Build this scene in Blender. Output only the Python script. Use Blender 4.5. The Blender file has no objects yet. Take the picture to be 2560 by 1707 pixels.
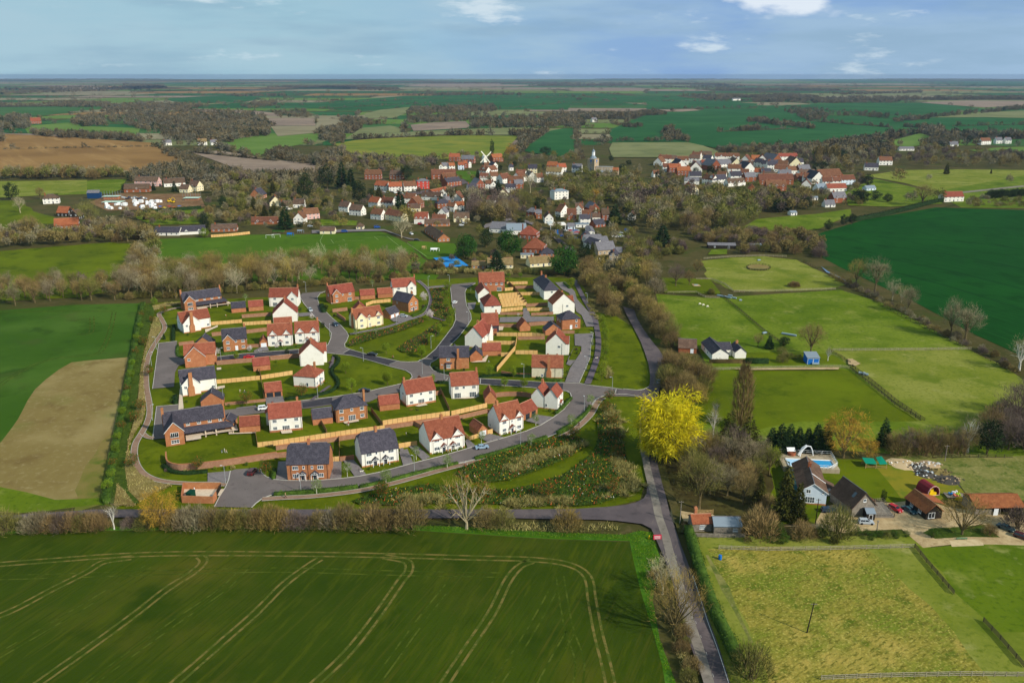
import bpy,math,random
import numpy as np
from mathutils import Vector,Matrix
from mathutils.geometry import tessellate_polygon
R=math.radians
random.seed(11)
rng=np.random.default_rng(11)
S=bpy.context.scene
COL=S.collection
CAMH,PITCH,FPX,CX,CY=118.0,R(17.6),2100.0,1280.0,853.5
SP,CP=math.sin(PITCH),math.cos(PITCH)
def G(px,py,z=0.0):
 0
 u,v=(px-CX)/FPX,(py-CY)/FPX
 t=(z-CAMH)/(-SP-v*CP)
 return(u*t,(CP-v*SP)*t)
def PX(x,y,z=0.0):
 w=z-CAMH
 d=y*CP-w*SP
 return(CX+FPX*x/d,CY-FPX*(y*SP+w*CP)/d)
def HT(x,y,py):
 0
 v=(py-CY)/FPX
 return CAMH-y*(v*CP+SP)/(CP-v*SP)
def MPP(px,py):
 0
 x,y=G(px,py)
 return(y*CP+CAMH*SP)/FPX
ZF={1:(300,640,.34014),2:(300,940,.34014),3:(1000,640,.34014),4:(900,900,.34014),5:(1650,1000,.38690),6:(1600,600,.40816),7:(0,400,.34014),8:(800,360,.34014),9:(1560,360,.25510),10:(0,170,.36565),11:(800,170,.38265),12:(1640,170,.39116),13:(0,1240,.42517),14:(1000,1240,.38265),15:(0,620,.45914),16:(1380,340,.08503),17:(1080,380,.12755),18:(1340,500,.12755),19:(200,430,.13605),20:(400,1180,.13605),21:(1940,1120,.14029),22:(2260,1120,.16584),23:(1600,960,.15306),0:(0,0,1.0)}
def Q(f,x,y):
 a,b,s=ZF[f]
 return(a+x*s,b+y*s)
def P(f,x,y,z=0.0):
 return G(*Q(f,x,y),z)
def PL(f,pts,z=0.0):
 return[P(f,a,b,z)for a,b in pts]
def lin(h):
 if isinstance(h,str):
  h=h.lstrip('#')
  v=[int(h[i:i+2],16)/255 for i in(0,2,4)]
  return tuple(((c/12.92)if c<=.04045 else((c+.055)/1.055)**2.4)for c in v)+(1.0,)
 return tuple(h)+(1.0,)
MATS={}
def mat(name,base,layers=(),rough=.9,spec=.04,bump=0.0,bscale=3.0,rand=0.0,metal=0.0,emit=None,world=True,trans=0.0):
 0
 if name in MATS:
  return MATS[name]
 m=bpy.data.materials.new(name)
 m.use_nodes=True
 nt=m.node_tree
 N,L=nt.nodes,nt.links
 b=N['Principled BSDF']
 b.inputs['Roughness'].default_value=rough
 b.inputs['Specular IOR Level'].default_value=spec
 b.inputs['Metallic'].default_value=metal
 b.inputs['Base Color'].default_value=lin(base)
 src=None
 pos=None
 if layers or bump:
  pos=N.new('ShaderNodeNewGeometry').outputs['Position']if world else N.new('ShaderNodeTexCoord').outputs['Object']
 cur=None
 for ly in layers:
  col,sc,lo,hi=ly[:4]
  vec=pos
  if len(ly)>4:
   mp=N.new('ShaderNodeMapping')
   mp.inputs['Rotation'].default_value=(0,0,R(ly[4]))
   mp.vector_type='TEXTURE'
   mp.inputs['Scale'].default_value=(1/ly[5][0],1/ly[5][1],1)
   L.new(pos,mp.inputs['Vector'])
   vec=mp.outputs['Vector']
  nz=N.new('ShaderNodeTexNoise')
  nz.inputs['Scale'].default_value=sc
  nz.inputs['Detail'].default_value=4
  nz.inputs['Roughness'].default_value=.6
  L.new(vec,nz.inputs['Vector'])
  mr=N.new('ShaderNodeMapRange')
  mr.interpolation_type='SMOOTHSTEP'
  mr.inputs['From Min'].default_value=lo
  mr.inputs['From Max'].default_value=hi
  L.new(nz.outputs['Fac'],mr.inputs['Value'])
  mx=N.new('ShaderNodeMix')
  mx.data_type='RGBA'
  L.new(mr.outputs['Result'],mx.inputs[0])
  if cur is None:
   mx.inputs[6].default_value=lin(base)
  else:
   L.new(cur,mx.inputs[6])
  mx.inputs[7].default_value=lin(col)
  cur=mx.outputs[2]
 if rand:
  oi=N.new('ShaderNodeObjectInfo')
  hs=N.new('ShaderNodeHueSaturation')
  mr=N.new('ShaderNodeMapRange')
  mr.inputs['To Min'].default_value=1-rand
  mr.inputs['To Max'].default_value=1+rand
  L.new(oi.outputs['Random'],mr.inputs['Value'])
  L.new(mr.outputs['Result'],hs.inputs['Value'])
  ml=N.new('ShaderNodeMath')
  ml.operation='FRACT'
  m2=N.new('ShaderNodeMath')
  m2.operation='MULTIPLY'
  m2.inputs[1].default_value=17.3
  L.new(oi.outputs['Random'],m2.inputs[0])
  L.new(m2.outputs[0],ml.inputs[0])
  m3=N.new('ShaderNodeMapRange')
  m3.inputs['To Min'].default_value=.5-rand*.06
  m3.inputs['To Max'].default_value=.5+rand*.06
  L.new(ml.outputs[0],m3.inputs['Value'])
  L.new(m3.outputs['Result'],hs.inputs['Hue'])
  if cur is None:
   hs.inputs['Color'].default_value=lin(base)
  else:
   L.new(cur,hs.inputs['Color'])
  cur=hs.outputs['Color']
 if cur is not None:
  L.new(cur,b.inputs['Base Color'])
 if bump:
  nz=N.new('ShaderNodeTexNoise')
  nz.inputs['Scale'].default_value=bscale
  nz.inputs['Detail'].default_value=5
  L.new(pos,nz.inputs['Vector'])
  bp=N.new('ShaderNodeBump')
  bp.inputs['Strength'].default_value=bump
  bp.inputs['Distance'].default_value=.3
  L.new(nz.outputs['Fac'],bp.inputs['Height'])
  L.new(bp.outputs['Normal'],b.inputs['Normal'])
 if trans:
  tr=N.new('ShaderNodeBsdfTranslucent')
  if cur is not None:
   L.new(cur,tr.inputs['Color'])
  else:
   tr.inputs['Color'].default_value=lin(base)
  ms=N.new('ShaderNodeMixShader')
  ms.inputs[0].default_value=trans
  L.new(b.outputs[0],ms.inputs[1])
  L.new(tr.outputs[0],ms.inputs[2])
  L.new(ms.outputs[0],N['Material Output'].inputs['Surface'])
 if emit:
  b.inputs['Emission Color'].default_value=lin(emit)
  b.inputs['Emission Strength'].default_value=1
 MATS[name]=m
 return m
def tag(o,label=None,cat=None,group=None,kind=None):
 if label:o['label']=label
 if cat:o['category']=cat
 if group:o['group']=group
 if kind:o['kind']=kind
 return o
def obj(name,me,parent=None,loc=None,rz=0.0,sc=None):
 o=bpy.data.objects.new(name,me)
 COL.objects.link(o)
 if parent is not None:o.parent=parent
 if loc is not None:o.location=(loc[0],loc[1],loc[2]if len(loc)>2 else 0.0)
 if rz:o.rotation_euler=(0,0,rz)
 if sc is not None:o.scale=sc if isinstance(sc,tuple)else(sc,sc,sc)
 return o
def An(name,loc=(0,0,0),rz=0.0,label=None,cat=None,group=None):
 o=obj(name,None,None,loc,rz)
 o.empty_display_size=.5
 return tag(o,label,cat,group)
def Ax(o,parent=None):
 c=o.copy()
 COL.objects.link(c)
 if parent is not None:c.parent=parent
 for ch in list(o.children):
  Ax(ch,c)
 return c
class MB:
 0
 def __init__(s):
  s.v,s.f,s.m=[],[],[]
  s.T=None
 def add(s,vs,fs,mi=0):
  n=len(s.v)
  s.v+=[tuple(p)for p in vs]
  for f in fs:
   s.f.append([n+i for i in f])
   s.m.append(mi)
  return s
 def box(s,x0,x1,y0,y1,z0,z1,mi=0):
  return s.add([(x0,y0,z0),(x1,y0,z0),(x1,y1,z0),(x0,y1,z0),(x0,y0,z1),(x1,y0,z1),(x1,y1,z1),(x0,y1,z1)],[(3,2,1,0),(4,5,6,7),(0,1,5,4),(1,2,6,5),(2,3,7,6),(3,0,4,7)],mi)
 def prism(s,poly,d,mi=0):
  0
  n=len(poly)
  vs=list(poly)+[(p[0]+d[0],p[1]+d[1],p[2]+d[2])for p in poly]
  nx=Vector((0,0,0))
  for i in range(n):
   a,b=Vector(poly[i]),Vector(poly[(i+1)%n])
   nx+=a.cross(b)
  flip=nx.dot(Vector(d))<0
  fs=[tuple(range(n))[::-1],tuple(range(n,2*n))]+[(i,(i+1)%n,n+(i+1)%n,n+i)for i in range(n)]
  if flip:fs=[f[::-1]for f in fs]
  return s.add(vs,fs,mi)
 def slab(s,poly,th,mi=0):
  0
  n=Vector((0,0,0))
  for i in range(len(poly)):
   n+=Vector(poly[i]).cross(Vector(poly[(i+1)%len(poly)]))
  n.normalize()
  if n.z<0:n=-n
  return s.prism(poly,tuple(-n*th),mi)
 def tube(s,pts,r,n=6,mi=0,cap=True):
  rs=r if isinstance(r,(list,tuple))else[r]*len(pts)
  base=len(s.v)
  for i,p in enumerate(pts):
   p=Vector(p)
   d=(Vector(pts[min(i+1,len(pts)-1)])-Vector(pts[max(i-1,0)]))
   if d.length<1e-6:d=Vector((0,0,1))
   d.normalize()
   a=Vector((1,0,0))if abs(d.x)<.8 else Vector((0,1,0))
   u=d.cross(a).normalized()
   w=d.cross(u)
   for k in range(n):
    t=2*math.pi*k/n
    s.v.append(tuple(p+(u*math.cos(t)+w*math.sin(t))*rs[i]))
  for i in range(len(pts)-1):
   for k in range(n):
    s.f.append([base+i*n+k,base+i*n+(k+1)%n,base+(i+1)*n+(k+1)%n,base+(i+1)*n+k])
    s.m.append(mi)
  if cap:
   s.f.append([base+k for k in range(n)][::-1]);s.m.append(mi)
   e=base+(len(pts)-1)*n
   s.f.append([e+k for k in range(n)]);s.m.append(mi)
  return s
 def lathe(s,prof,n=12,cx=0,cy=0,mi=0):
  base=len(s.v)
  for r,z in prof:
   for k in range(n):
    t=2*math.pi*k/n
    s.v.append((cx+r*math.cos(t),cy+r*math.sin(t),z))
  for i in range(len(prof)-1):
   for k in range(n):
    s.f.append([base+i*n+k,base+i*n+(k+1)%n,base+(i+1)*n+(k+1)%n,base+(i+1)*n+k])
    s.m.append(mi)
  s.f.append([base+k for k in range(n)][::-1]);s.m.append(mi)
  e=base+(len(prof)-1)*n
  s.f.append([e+k for k in range(n)]);s.m.append(mi)
  return s
 def mesh(s,name,mats,smooth=False):
  me=bpy.data.meshes.new(name)
  me.from_pydata(s.v,[],s.f)
  for m in(mats if isinstance(mats,(list,tuple))else[mats]):
   me.materials.append(m)
  if any(s.m):me.polygons.foreach_set('material_index',s.m)
  if smooth:me.polygons.foreach_set('use_smooth',[True]*len(s.f))
  me.update()
  return me
 def build(s,name,mats,parent=None,loc=None,rz=0.0,smooth=False):
  return obj(name,s.mesh(name,mats,smooth),parent,loc,rz)
def AA(name,V,F,mats,mi=None):
 0
 me=bpy.data.meshes.new(name)
 V=np.asarray(V,dtype=np.float32).reshape(-1,3)
 F=np.asarray(F,dtype=np.int32)
 k=F.shape[1]
 me.vertices.add(len(V));me.vertices.foreach_set('co',V.ravel())
 me.loops.add(F.size);me.loops.foreach_set('vertex_index',F.ravel())
 me.polygons.add(len(F))
 me.polygons.foreach_set('loop_start',np.arange(0,F.size,k,dtype=np.int32))
 me.polygons.foreach_set('loop_total',np.full(len(F),k,dtype=np.int32))
 for m in mats:me.materials.append(m)
 if mi is not None:me.polygons.foreach_set('material_index',np.asarray(mi,dtype=np.int32))
 me.update(calc_edges=True)
 return me
def Ai(pts,n=6):
 0
 out=[]
 p=[pts[0]]+list(pts)+[pts[-1]]
 for i in range(1,len(p)-2):
  a,b,c,d=(np.array(q,float)for q in p[i-1:i+3])
  for k in range(n):
   t=k/n
   out.append(tuple(.5*((2*b)+(-a+c)*t+(2*a-5*b+4*c-d)*t*t+(-a+3*b-3*c+d)*t**3)))
 out.append(tuple(pts[-1]))
 return out
def Am(name,pts,m,z,kind='structure'):
 0
 v=[(a,b,z)for a,b in pts]
 tris=tessellate_polygon([[Vector(p)for p in v]])
 fs=[]
 for t in tris:
  a,b,c=(Vector(v[i])for i in t)
  fs.append(tuple(t)if(b-a).cross(c-a).z>0 else tuple(t)[::-1])
 me=bpy.data.meshes.new(name)
 me.from_pydata(v,[],fs)
 me.materials.append(m)
 o=obj(name,me)
 if kind:o['kind']=kind
 return o
def Aj(pts,d):
 out=[]
 for i,p in enumerate(pts):
  a=np.array(pts[max(i-1,0)]);b=np.array(pts[min(i+1,len(pts)-1)])
  t=b-a
  l=np.hypot(*t)or 1
  out.append((p[0]-t[1]/l*d,p[1]+t[0]/l*d))
 return out
def Ah(pts,w,z,h=0.0,mb=None,mi=0):
 mb=mb or MB()
 l,r=Aj(pts,w/2),Aj(pts,-w/2)
 n=len(pts)
 if h<=0:
  mb.add([(a,b,z)for a,b in l]+[(a,b,z)for a,b in r],[(i,n+i,n+i+1,i+1)for i in range(n-1)],mi)
 else:
  vs=[(a,b,z)for a,b in l]+[(a,b,z)for a,b in r]+[(a,b,z+h)for a,b in l]+[(a,b,z+h)for a,b in r]
  fs=[]
  for i in range(n-1):
   fs+=[(2*n+i,3*n+i,3*n+i+1,2*n+i+1),(i,2*n+i,2*n+i+1,i+1),(n+i+1,3*n+i+1,3*n+i,n+i)]
  fs+=[(0,n,3*n,2*n),(n-1,3*n-1,4*n-1,2*n-1)]
  mb.add(vs,fs,mi)
 return mb
def Ag(name,pts,w,m,z,h=0.0,kind='structure',sm=0):
 if sm:pts=Ai(pts,sm)
 o=Ah(pts,w,z,h).build(name,m)
 if kind:o['kind']=kind
 return o
ORD=['first','second','third','fourth','fifth','sixth','seventh','eighth','ninth','tenth','eleventh','twelfth','thirteenth','fourteenth','fifteenth','sixteenth','seventeenth','eighteenth','nineteenth']
TENS=['','','twent','thirt','fort','fift','sixt','sevent','eight','ninet']
def As(i):
 if i<19:return ORD[i]
 n=i+1
 if n<100:
  return TENS[n//10]+('ieth' if n%10==0 else 'y-'+ORD[n%10-1])
 h='one hundred' if n<200 else 'two hundred'
 return h+('th' if n%100==0 else ' and '+As(n%100-1))
cam=bpy.data.cameras.new('camera')
cam.lens=FPX/2560*36
cam.sensor_width=36
cam.clip_start,cam.clip_end=1.0,120000
co=obj('camera',cam)
co.location=(0,0,CAMH)
co.rotation_euler=(R(90)-PITCH,0,0)
S.camera=co
SUN_EL,SUN_AZ=R(34),math.atan2(.80,-.60)
ts=Vector((math.cos(SUN_EL)*math.sin(SUN_AZ),math.cos(SUN_EL)*math.cos(SUN_AZ),math.sin(SUN_EL)))
sun=bpy.data.lights.new('sun','SUN')
sun.energy,sun.angle,sun.color=5.0,R(.55),(1.0,.94,.80)
so=obj('sun',sun)
so.rotation_euler=ts.to_track_quat('Z','Y').to_euler()
so.location=(300,-300,600)
W=bpy.data.worlds.new('World')
S.world=W
W.use_nodes=True
wn,wl=W.node_tree.nodes,W.node_tree.links
bg=wn['Background']
sky=wn.new('ShaderNodeTexSky')
sky.sky_type='NISHITA'
sky.sun_disc=False
sky.sun_elevation,sky.sun_rotation=SUN_EL,SUN_AZ
sky.altitude=120
sky.ozone_density=2.0
sky.dust_density=.6
wl.new(sky.outputs[0],bg.inputs['Color'])
bg.inputs['Strength'].default_value=.055
tc=wn.new('ShaderNodeTexCoord')
def Aw(scale,stretch,lo,hi,detail=5,rough=.55):
 mp=wn.new('ShaderNodeMapping')
 mp.inputs['Scale'].default_value=stretch
 wl.new(tc.outputs['Generated'],mp.inputs['Vector'])
 nz=wn.new('ShaderNodeTexNoise')
 nz.inputs['Scale'].default_value=scale
 nz.inputs['Detail'].default_value=detail
 nz.inputs['Roughness'].default_value=rough
 wl.new(mp.outputs[0],nz.inputs['Vector'])
 mr=wn.new('ShaderNodeMapRange')
 mr.interpolation_type='SMOOTHSTEP'
 mr.inputs['From Min'].default_value,mr.inputs['From Max'].default_value=lo,hi
 wl.new(nz.outputs['Fac'],mr.inputs['Value'])
 return mr.outputs['Result']
def Av(col,strength):
 b=wn.new('ShaderNodeBackground')
 b.inputs['Color'].default_value=lin(col)
 b.inputs['Strength'].default_value=strength
 return b.outputs[0]
def wmix(a,b,fac,mul=1.0):
 m=wn.new('ShaderNodeMixShader')
 if mul!=1.0:
  mm=wn.new('ShaderNodeMath');mm.operation='MULTIPLY';mm.inputs[1].default_value=mul
  wl.new(fac,mm.inputs[0]);fac=mm.outputs[0]
 wl.new(fac,m.inputs[0]);wl.new(a,m.inputs[1]);wl.new(b,m.inputs[2])
 return m.outputs[0]
sx=wn.new('ShaderNodeSeparateXYZ')
wl.new(tc.outputs['Generated'],sx.inputs[0])
mrx=wn.new('ShaderNodeMapRange')
mrx.interpolation_type='SMOOTHSTEP'
mrx.inputs['From Min'].default_value,mrx.inputs['From Max'].default_value=.22,-.26
wl.new(sx.outputs['X'],mrx.inputs['Value'])
mrz=wn.new('ShaderNodeMapRange')
mrz.inputs['From Min'].default_value,mrz.inputs['From Max'].default_value=.30,.08
wl.new(sx.outputs['Z'],mrz.inputs['Value'])
soft=Aw(3.4,(1,1,5),.40,.60,6)
grey=Aw(4.0,(1,1,7),.46,.66,6)
puff=Aw(7.5,(1,1,4),.55,.68,8,.62)
base=wmix(bg.outputs[0],Av('#8cb2e2',.95),mrz.outputs[0],.92)
left=wmix(base,Av('#a2c8d6',1.0),mrx.outputs[0],.9)
base=wmix(left,Av('#b4d0de',.95),soft,.5)
base=wmix(base,Av('#8aacc6',.95),grey,.45)
base=wmix(base,Av('#d6e4ec',1.05),puff,.7)
vd=wn.new('ShaderNodeVectorMath');vd.operation='DISTANCE'
mpc=wn.new('ShaderNodeMapping');mpc.inputs['Scale'].default_value=(1,1,2.6)
wl.new(tc.outputs['Generated'],mpc.inputs['Vector'])
q=Vector(((1965-CX)/FPX,CP-(0-CY)/FPX*SP,-SP-(0-CY)/FPX*CP)).normalized()
vd.inputs[1].default_value=(q.x,q.y,q.z*2.6+.02)
wl.new(mpc.outputs[0],vd.inputs[0])
nzc=wn.new('ShaderNodeTexNoise');nzc.inputs['Scale'].default_value=26;nzc.inputs['Detail'].default_value=7
wl.new(mpc.outputs[0],nzc.inputs['Vector'])
sb=wn.new('ShaderNodeMath');sb.operation='MULTIPLY_ADD';sb.inputs[1].default_value=-.10
wl.new(nzc.outputs['Fac'],sb.inputs[0]);wl.new(vd.outputs['Value'],sb.inputs[2])
mrc=wn.new('ShaderNodeMapRange');mrc.interpolation_type='SMOOTHSTEP'
mrc.inputs['From Min'].default_value,mrc.inputs['From Max'].default_value=.022,-.015
wl.new(sb.outputs[0],mrc.inputs['Value'])
base=wmix(base,Av('#e2ebf4',1.05),mrc.outputs[0],.9)
wl.new(base,wn['World Output'].inputs['Surface'])
S.view_settings.view_transform='Standard'
S.view_settings.look='None'
S.view_settings.exposure=0.0
S.view_settings.gamma=1.0
S.cycles.use_denoising=True
S.cycles.max_bounces=5
S.cycles.diffuse_bounces=2
S.cycles.glossy_bounces=2
S.cycles.transmission_bounces=3
S.cycles.volume_bounces=0
S.cycles.transparent_max_bounces=6
S.cycles.sample_clamp_indirect=4
M_base=mat('soil_scrub','#454222',[('#524a2b',.02,.4,.65),('#383d17',.06,.45,.7),('#5a5034',.3,.5,.75),('#3d4a19',.015,.55,.7)],bump=.3,bscale=.5)
M_crop=mat('young_crop','#304008',[('#3a4a0a',.012,.38,.66),('#555218',.02,.50,.76),('#293b06',.05,.48,.72),('#484a13',.5,.50,.78,67,(.06,1.6)),('#2d3c06',.8,.46,.78,67,(.1,2.0)),('#434c0c',.35,.52,.7,72,(.15,1))],bump=.5,bscale=1.6)
M_track=mat('tramline_soil','#6e6232',[('#46521a',.35,.40,.58),('#7c6e40',.8,.5,.8)],bump=.3)
M_ltrack=mat('faint_tramline','#525a1e',[('#35450b',.3,.36,.54)],bump=.3)
M_dcrop=mat('lush_crop','#103f10',[('#154813',.01,.4,.7),('#0b3709',.05,.45,.7),('#1a4d19',.4,.5,.75,-72,(.1,2))],bump=.2,bscale=1)
M_dtrack=mat('dark_tramline','#08300d')
M_lcrop=mat('thin_crop','#355312',[('#425e1d',.02,.4,.65),('#2a460d',.06,.5,.7),('#4f5c28',.03,.55,.8)],bump=.2)
M_tan=mat('dry_grass','#7a6a3e',[('#8c7c50',.03,.45,.7),('#5f6a2e',.018,.52,.72),('#6c5a34',.08,.5,.75),('#90825a',.5,.5,.8)],bump=.35)
M_mead=mat('pasture','#586a12',[('#6a7822',.02,.4,.62),('#485e0c',.05,.45,.7),('#787e36',.07,.54,.74),('#44580e',.6,.48,.74),('#84884a',.2,.58,.8)],bump=.4,bscale=1.2)
M_mead2=mat('worn_pasture','#6e7626',[('#80823a',.02,.4,.62),('#5c6a1c',.06,.46,.68),('#8c8a4e',.1,.54,.76),('#566418',.7,.48,.76)],bump=.4,bscale=1.2)
M_mead3=mat('green_pasture','#4f5b08',[('#5c6909',.02,.4,.65),('#3f4f06',.06,.5,.7),('#616711',.4,.5,.8)],bump=.3,bscale=1.2)
M_lawn=mat('estate_lawn','#4e5907',[('#5c660a',.05,.4,.65),('#404e04',.15,.45,.7),('#696914',.9,.5,.85)],bump=.3,bscale=2)
M_pitch=mat('mown_grass','#446012',[('#4d6916',.02,.4,.66),('#3b570f',.08,.5,.7),('#486516',.5,.5,.8,5,(.1,2))],bump=.1)
M_verge=mat('bright_verge','#3f630e',[('#4a7224',.3,.45,.7),('#254e0a',.6,.5,.75)],bump=.6,bscale=1.5)
M_straw=mat('straw_field','#867c33',[('#697324',.06,.42,.60),('#9f8c44',.05,.50,.66),('#505f18',.15,.54,.68),('#5f5d20',.8,.46,.66,35,(.5,1.8)),('#a59a4e',1.6,.5,.72)],bump=.9,bscale=1.1)
M_rough=mat('rough_grass','#646a30',[('#7c7844',.07,.4,.65),('#4a5a20',.2,.48,.7),('#8a8452',.9,.5,.8)],bump=.9,bscale=1.0)
M_yel=mat('yellowed_lawn','#7a7420',[('#54681a',.08,.4,.62),('#8a7a28',.3,.5,.8)],bump=.2)
M_asph=mat('fresh_asphalt','#68605e',[('#736a68',.1,.4,.7),('#5d5554',.4,.5,.75),('#7a6f6e',3,.5,.8)],rough=.9,bump=.05)
M_dasph=mat('dark_asphalt','#3e3c42',[('#4a484e',.2,.4,.7),('#343238',.8,.5,.75)],rough=.9)
M_road=mat('old_road','#564e51',[('#645a5b',.08,.4,.65),('#494346',.3,.5,.75),('#7b6c61',.5,.62,.8,68,(.15,2))],rough=.9)
M_shoul=mat('worn_road_edge','#787068',[('#888076',.3,.4,.7),('#5d5850',.8,.5,.8)],rough=.95)
M_pave=mat('block_paving','#777070',[('#6a6465',.6,.4,.7),('#847d7f',2.0,.45,.75)],rough=.9)
M_brickpath=mat('brick_path','#8c7260',[('#7e6454',.4,.4,.7),('#9c8270',2,.5,.8)],rough=.9)
M_dpath=mat('tarmac_path','#5d545a',[('#6a6068',.4,.4,.7)],rough=.9)
AN=mat('kerb_stone','#b4b0a8',[('#a29e96',1,.4,.7)],rough=.9)
M_gravel=mat('gravel','#a8916c',[('#b8a27c',.2,.4,.65),('#96805c',.5,.45,.7),('#c0ac8a',2.5,.5,.8)],rough=.95,bump=.15)
M_patio=mat('patio_slab','#cbb9a4',[('#bfad98',1.2,.4,.7),('#d6c6b4',3,.5,.8)],rough=.9)
AM=mat('white_line','#d8d6d0')
M_pline=mat('pitch_line','#9db07c')
M_mulch=mat('bed_soil','#3a4a16',[('#4a5a1e',.5,.4,.7),('#2c3c10',.8,.5,.7)],bump=.5)
Am('ground',[(-17000,-300),(17000,-300),(17000,23500),(-17000,23500)],M_base,0)
FZ=[.004]
RG=random.Random(3)
def ragged(w,step=7,amp=1.3):
 out=[]
 for i in range(len(w)):
  a,b=w[i],w[(i+1)%len(w)]
  L=math.hypot(b[0]-a[0],b[1]-a[1])
  n=max(1,min(40,int(L/step)))
  for k in range(n):
   j=amp if k else 0
   out.append((a[0]+(b[0]-a[0])*k/n+RG.uniform(-j,j),a[1]+(b[1]-a[1])*k/n+RG.uniform(-j,j)))
 return out
def Ak(name,f,pts,m,dz=.004):
 FZ[0]+=dz
 return Am(name,ragged(PL(f,pts))if FZ[0]<.22 else PL(f,pts),m,FZ[0])
def Al(name,pts,m,dz=.004):
 FZ[0]+=dz
 return Am(name,[G(*p)for p in pts],m,FZ[0])
Al('crop_field',[(-260,1345),(0,1335),(110,1331),(255,1327),(638,1322),(1000,1324),(1191,1336),(1383,1348),(1574,1354),(1582,1393),(1600,1470),(1634,1584),(1655,1661),(1685,1850),(-400,1850)],M_crop)
Al('grass_verge',[(-260,1337),(0,1327),(110,1322),(255,1317),(638,1312),(1000,1311),(1191,1318),(1383,1330),(1560,1336),(1600,1326),(1632,1330),(1650,1390),(1632,1500),(1650,1600),(1690,1707),(1730,1850),(1687,1850),(1655,1661),(1634,1584),(1600,1470),(1582,1393),(1574,1352),(1383,1347),(1191,1335),(1000,1323),(638,1321),(255,1326),(110,1330),(0,1334),(-260,1344)],M_verge)
TRK=[([(-80,1416),(130,1400),(300,1388),(480,1383),(800,1385),(1000,1389),(1190,1394),(1330,1398),(1420,1410),(1468,1440),(1480,1500),(1495,1580),(1520,1680),(1540,1790)],1),([(-80,1562),(20,1530),(130,1473),(215,1430),(260,1404),(330,1393)],1),([(500,1390),(508,1404),(480,1432),(420,1470),(330,1540),(220,1620),(90,1712),(0,1780)],1),([(800,1396),(770,1415),(710,1460),(640,1530),(560,1600),(440,1705),(350,1785)],1),([(960,1391),(1015,1402),(1022,1425),(1000,1455),(930,1555),(860,1640),(770,1725),(720,1785)],1),([(1330,1402),(1300,1415),(1270,1450),(1230,1530),(1170,1620),(1110,1710),(1060,1790)],1),([(370,1415),(300,1460),(200,1520),(80,1590),(-60,1670)],0),([(620,1410),(560,1470),(430,1560),(250,1690),(150,1770)],0),([(1140,1440),(1060,1540),(980,1650),(900,1760)],0),([(1380,1480),(1330,1570),(1260,1680),(1200,1770)],0),([(1425,1580),(1370,1680),(1330,1760)],0),([(1400,1440),(1420,1560),(1450,1660),(1430,1760)],0),([(-60,1445),(200,1437),(420,1430),(700,1424),(1000,1432),(1270,1437)],0)]
FZ[0]+=.004
zt=FZ[0]
for pts,big in TRK:
 c=Ai([G(*p)for p in pts],6)
 for d in(-.95,.95):
  Ag('tractor_track',Aj(c,d),.62 if big else .4,M_track if big else M_ltrack,zt+(.004 if big else 0)+(.002 if d>0 else 0))
FZ[0]+=.012
Al('crop_field',[(-260,800),(0,776),(184,762),(351,758),(345,790),(317,941),(298,1033),(275,1171),(260,1262),(0,1278),(-300,1290)],M_lcrop)
Ak('dry_grass',15,[(702,594),(600,603),(480,612),(390,622),(320,662),(250,715),(190,770),(150,830),(120,890),(60,985),(10,1050),(-150,1250),(-200,1420),(100,1440),(560,1392),(600,1200),(640,1000),(665,850),(690,690)],M_tan)
Ak('rough_grass',15,[(400,1440),(440,1250),(520,1120),(600,1010),(640,1000),(600,1200),(560,1392)],mat('thin_rough_grass','#626428',[('#7a6c3c',.04,.42,.6),('#52601e',.1,.5,.7)],bump=.3))
Ak('rough_grass',15,[(-200,1420),(-150,1250),(0,1300),(150,1330),(300,1370),(560,1360),(560,1394),(100,1442)],M_mead)
for pts in([(0,745),(120,668),(260,610),(400,590),(520,578),(565,540),(600,450),(622,350)],[(500,375),(495,460),(420,470)],[(-60,355),(300,345),(620,345)]):
 c=Ai(PL(15,pts),5)
 for d in(-.9,.9):
  Ag('tractor_track',Aj(c,d),.5,M_ltrack,FZ[0]+.004+(.002 if d>0 else 0))
FZ[0]+=.008
Ak('meadow',7,[(-300,700),(0,670),(400,637),(800,606),(1005,622),(960,800),(900,945),(600,1010),(0,1040),(-300,1060)],M_mead3)
Ak('meadow',7,[(-200,300),(0,298),(130,300),(280,390),(400,420),(390,470),(180,470),(60,520),(-200,540)],M_mead3)
Ak('playing_field',8,[(-1225,700),(-850,690),(-500,668),(0,664),(200,655),(425,642),(500,660),(645,735),(790,860),(880,960),(850,1000),(-1290,1010)],M_pitch)
Al('estate_lawn',[(352,760),(460,752),(700,742),(1000,722),(1060,700),(1200,694),(1400,694),(1450,700),(1490,780),(1540,790),(1600,830),(1640,920),(1640,960),(1610,990),(1605,1080),(1615,1200),(1600,1250),(1520,1268),(1280,1279),(1000,1275),(560,1280),(300,1276),(262,1262),(280,1150),(310,960),(345,800)],M_lawn)
Al('paddock',[(1640,735),(1780,745),(2100,725),(2200,755),(2420,870),(2600,990),(2600,1180),(2300,1140),(1760,1100),(1700,1010),(1770,920),(1740,860),(1660,830)],M_mead)
Ak('paddock',6,[(370,130),(560,108),(760,100),(960,122),(1130,200),(1260,275),(1130,305),(700,318),(560,308),(420,240)],M_mead2)
Ak('paddock',6,[(1180,680),(1700,668),(2010,668),(2250,790),(2500,980),(2500,1180),(1800,1150),(1640,1080),(1290,775)],M_mead2)
Ak('paddock',6,[(420,800),(1210,790),(1270,800),(1420,910),(1700,1110),(1000,1110),(560,1200),(330,1090)],M_mead3)
Ak('garden_lawn',6,[(640,690),(1000,690),(1180,700),(1260,760),(900,764),(640,740)],M_mead3)
Al('crop_field',[(2008,600),(2060,580),(2160,550),(2340,519),(2640,528),(2640,930),(2560,892),(2440,838),(2280,752),(2100,668),(2057,645)],M_dcrop)
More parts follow.
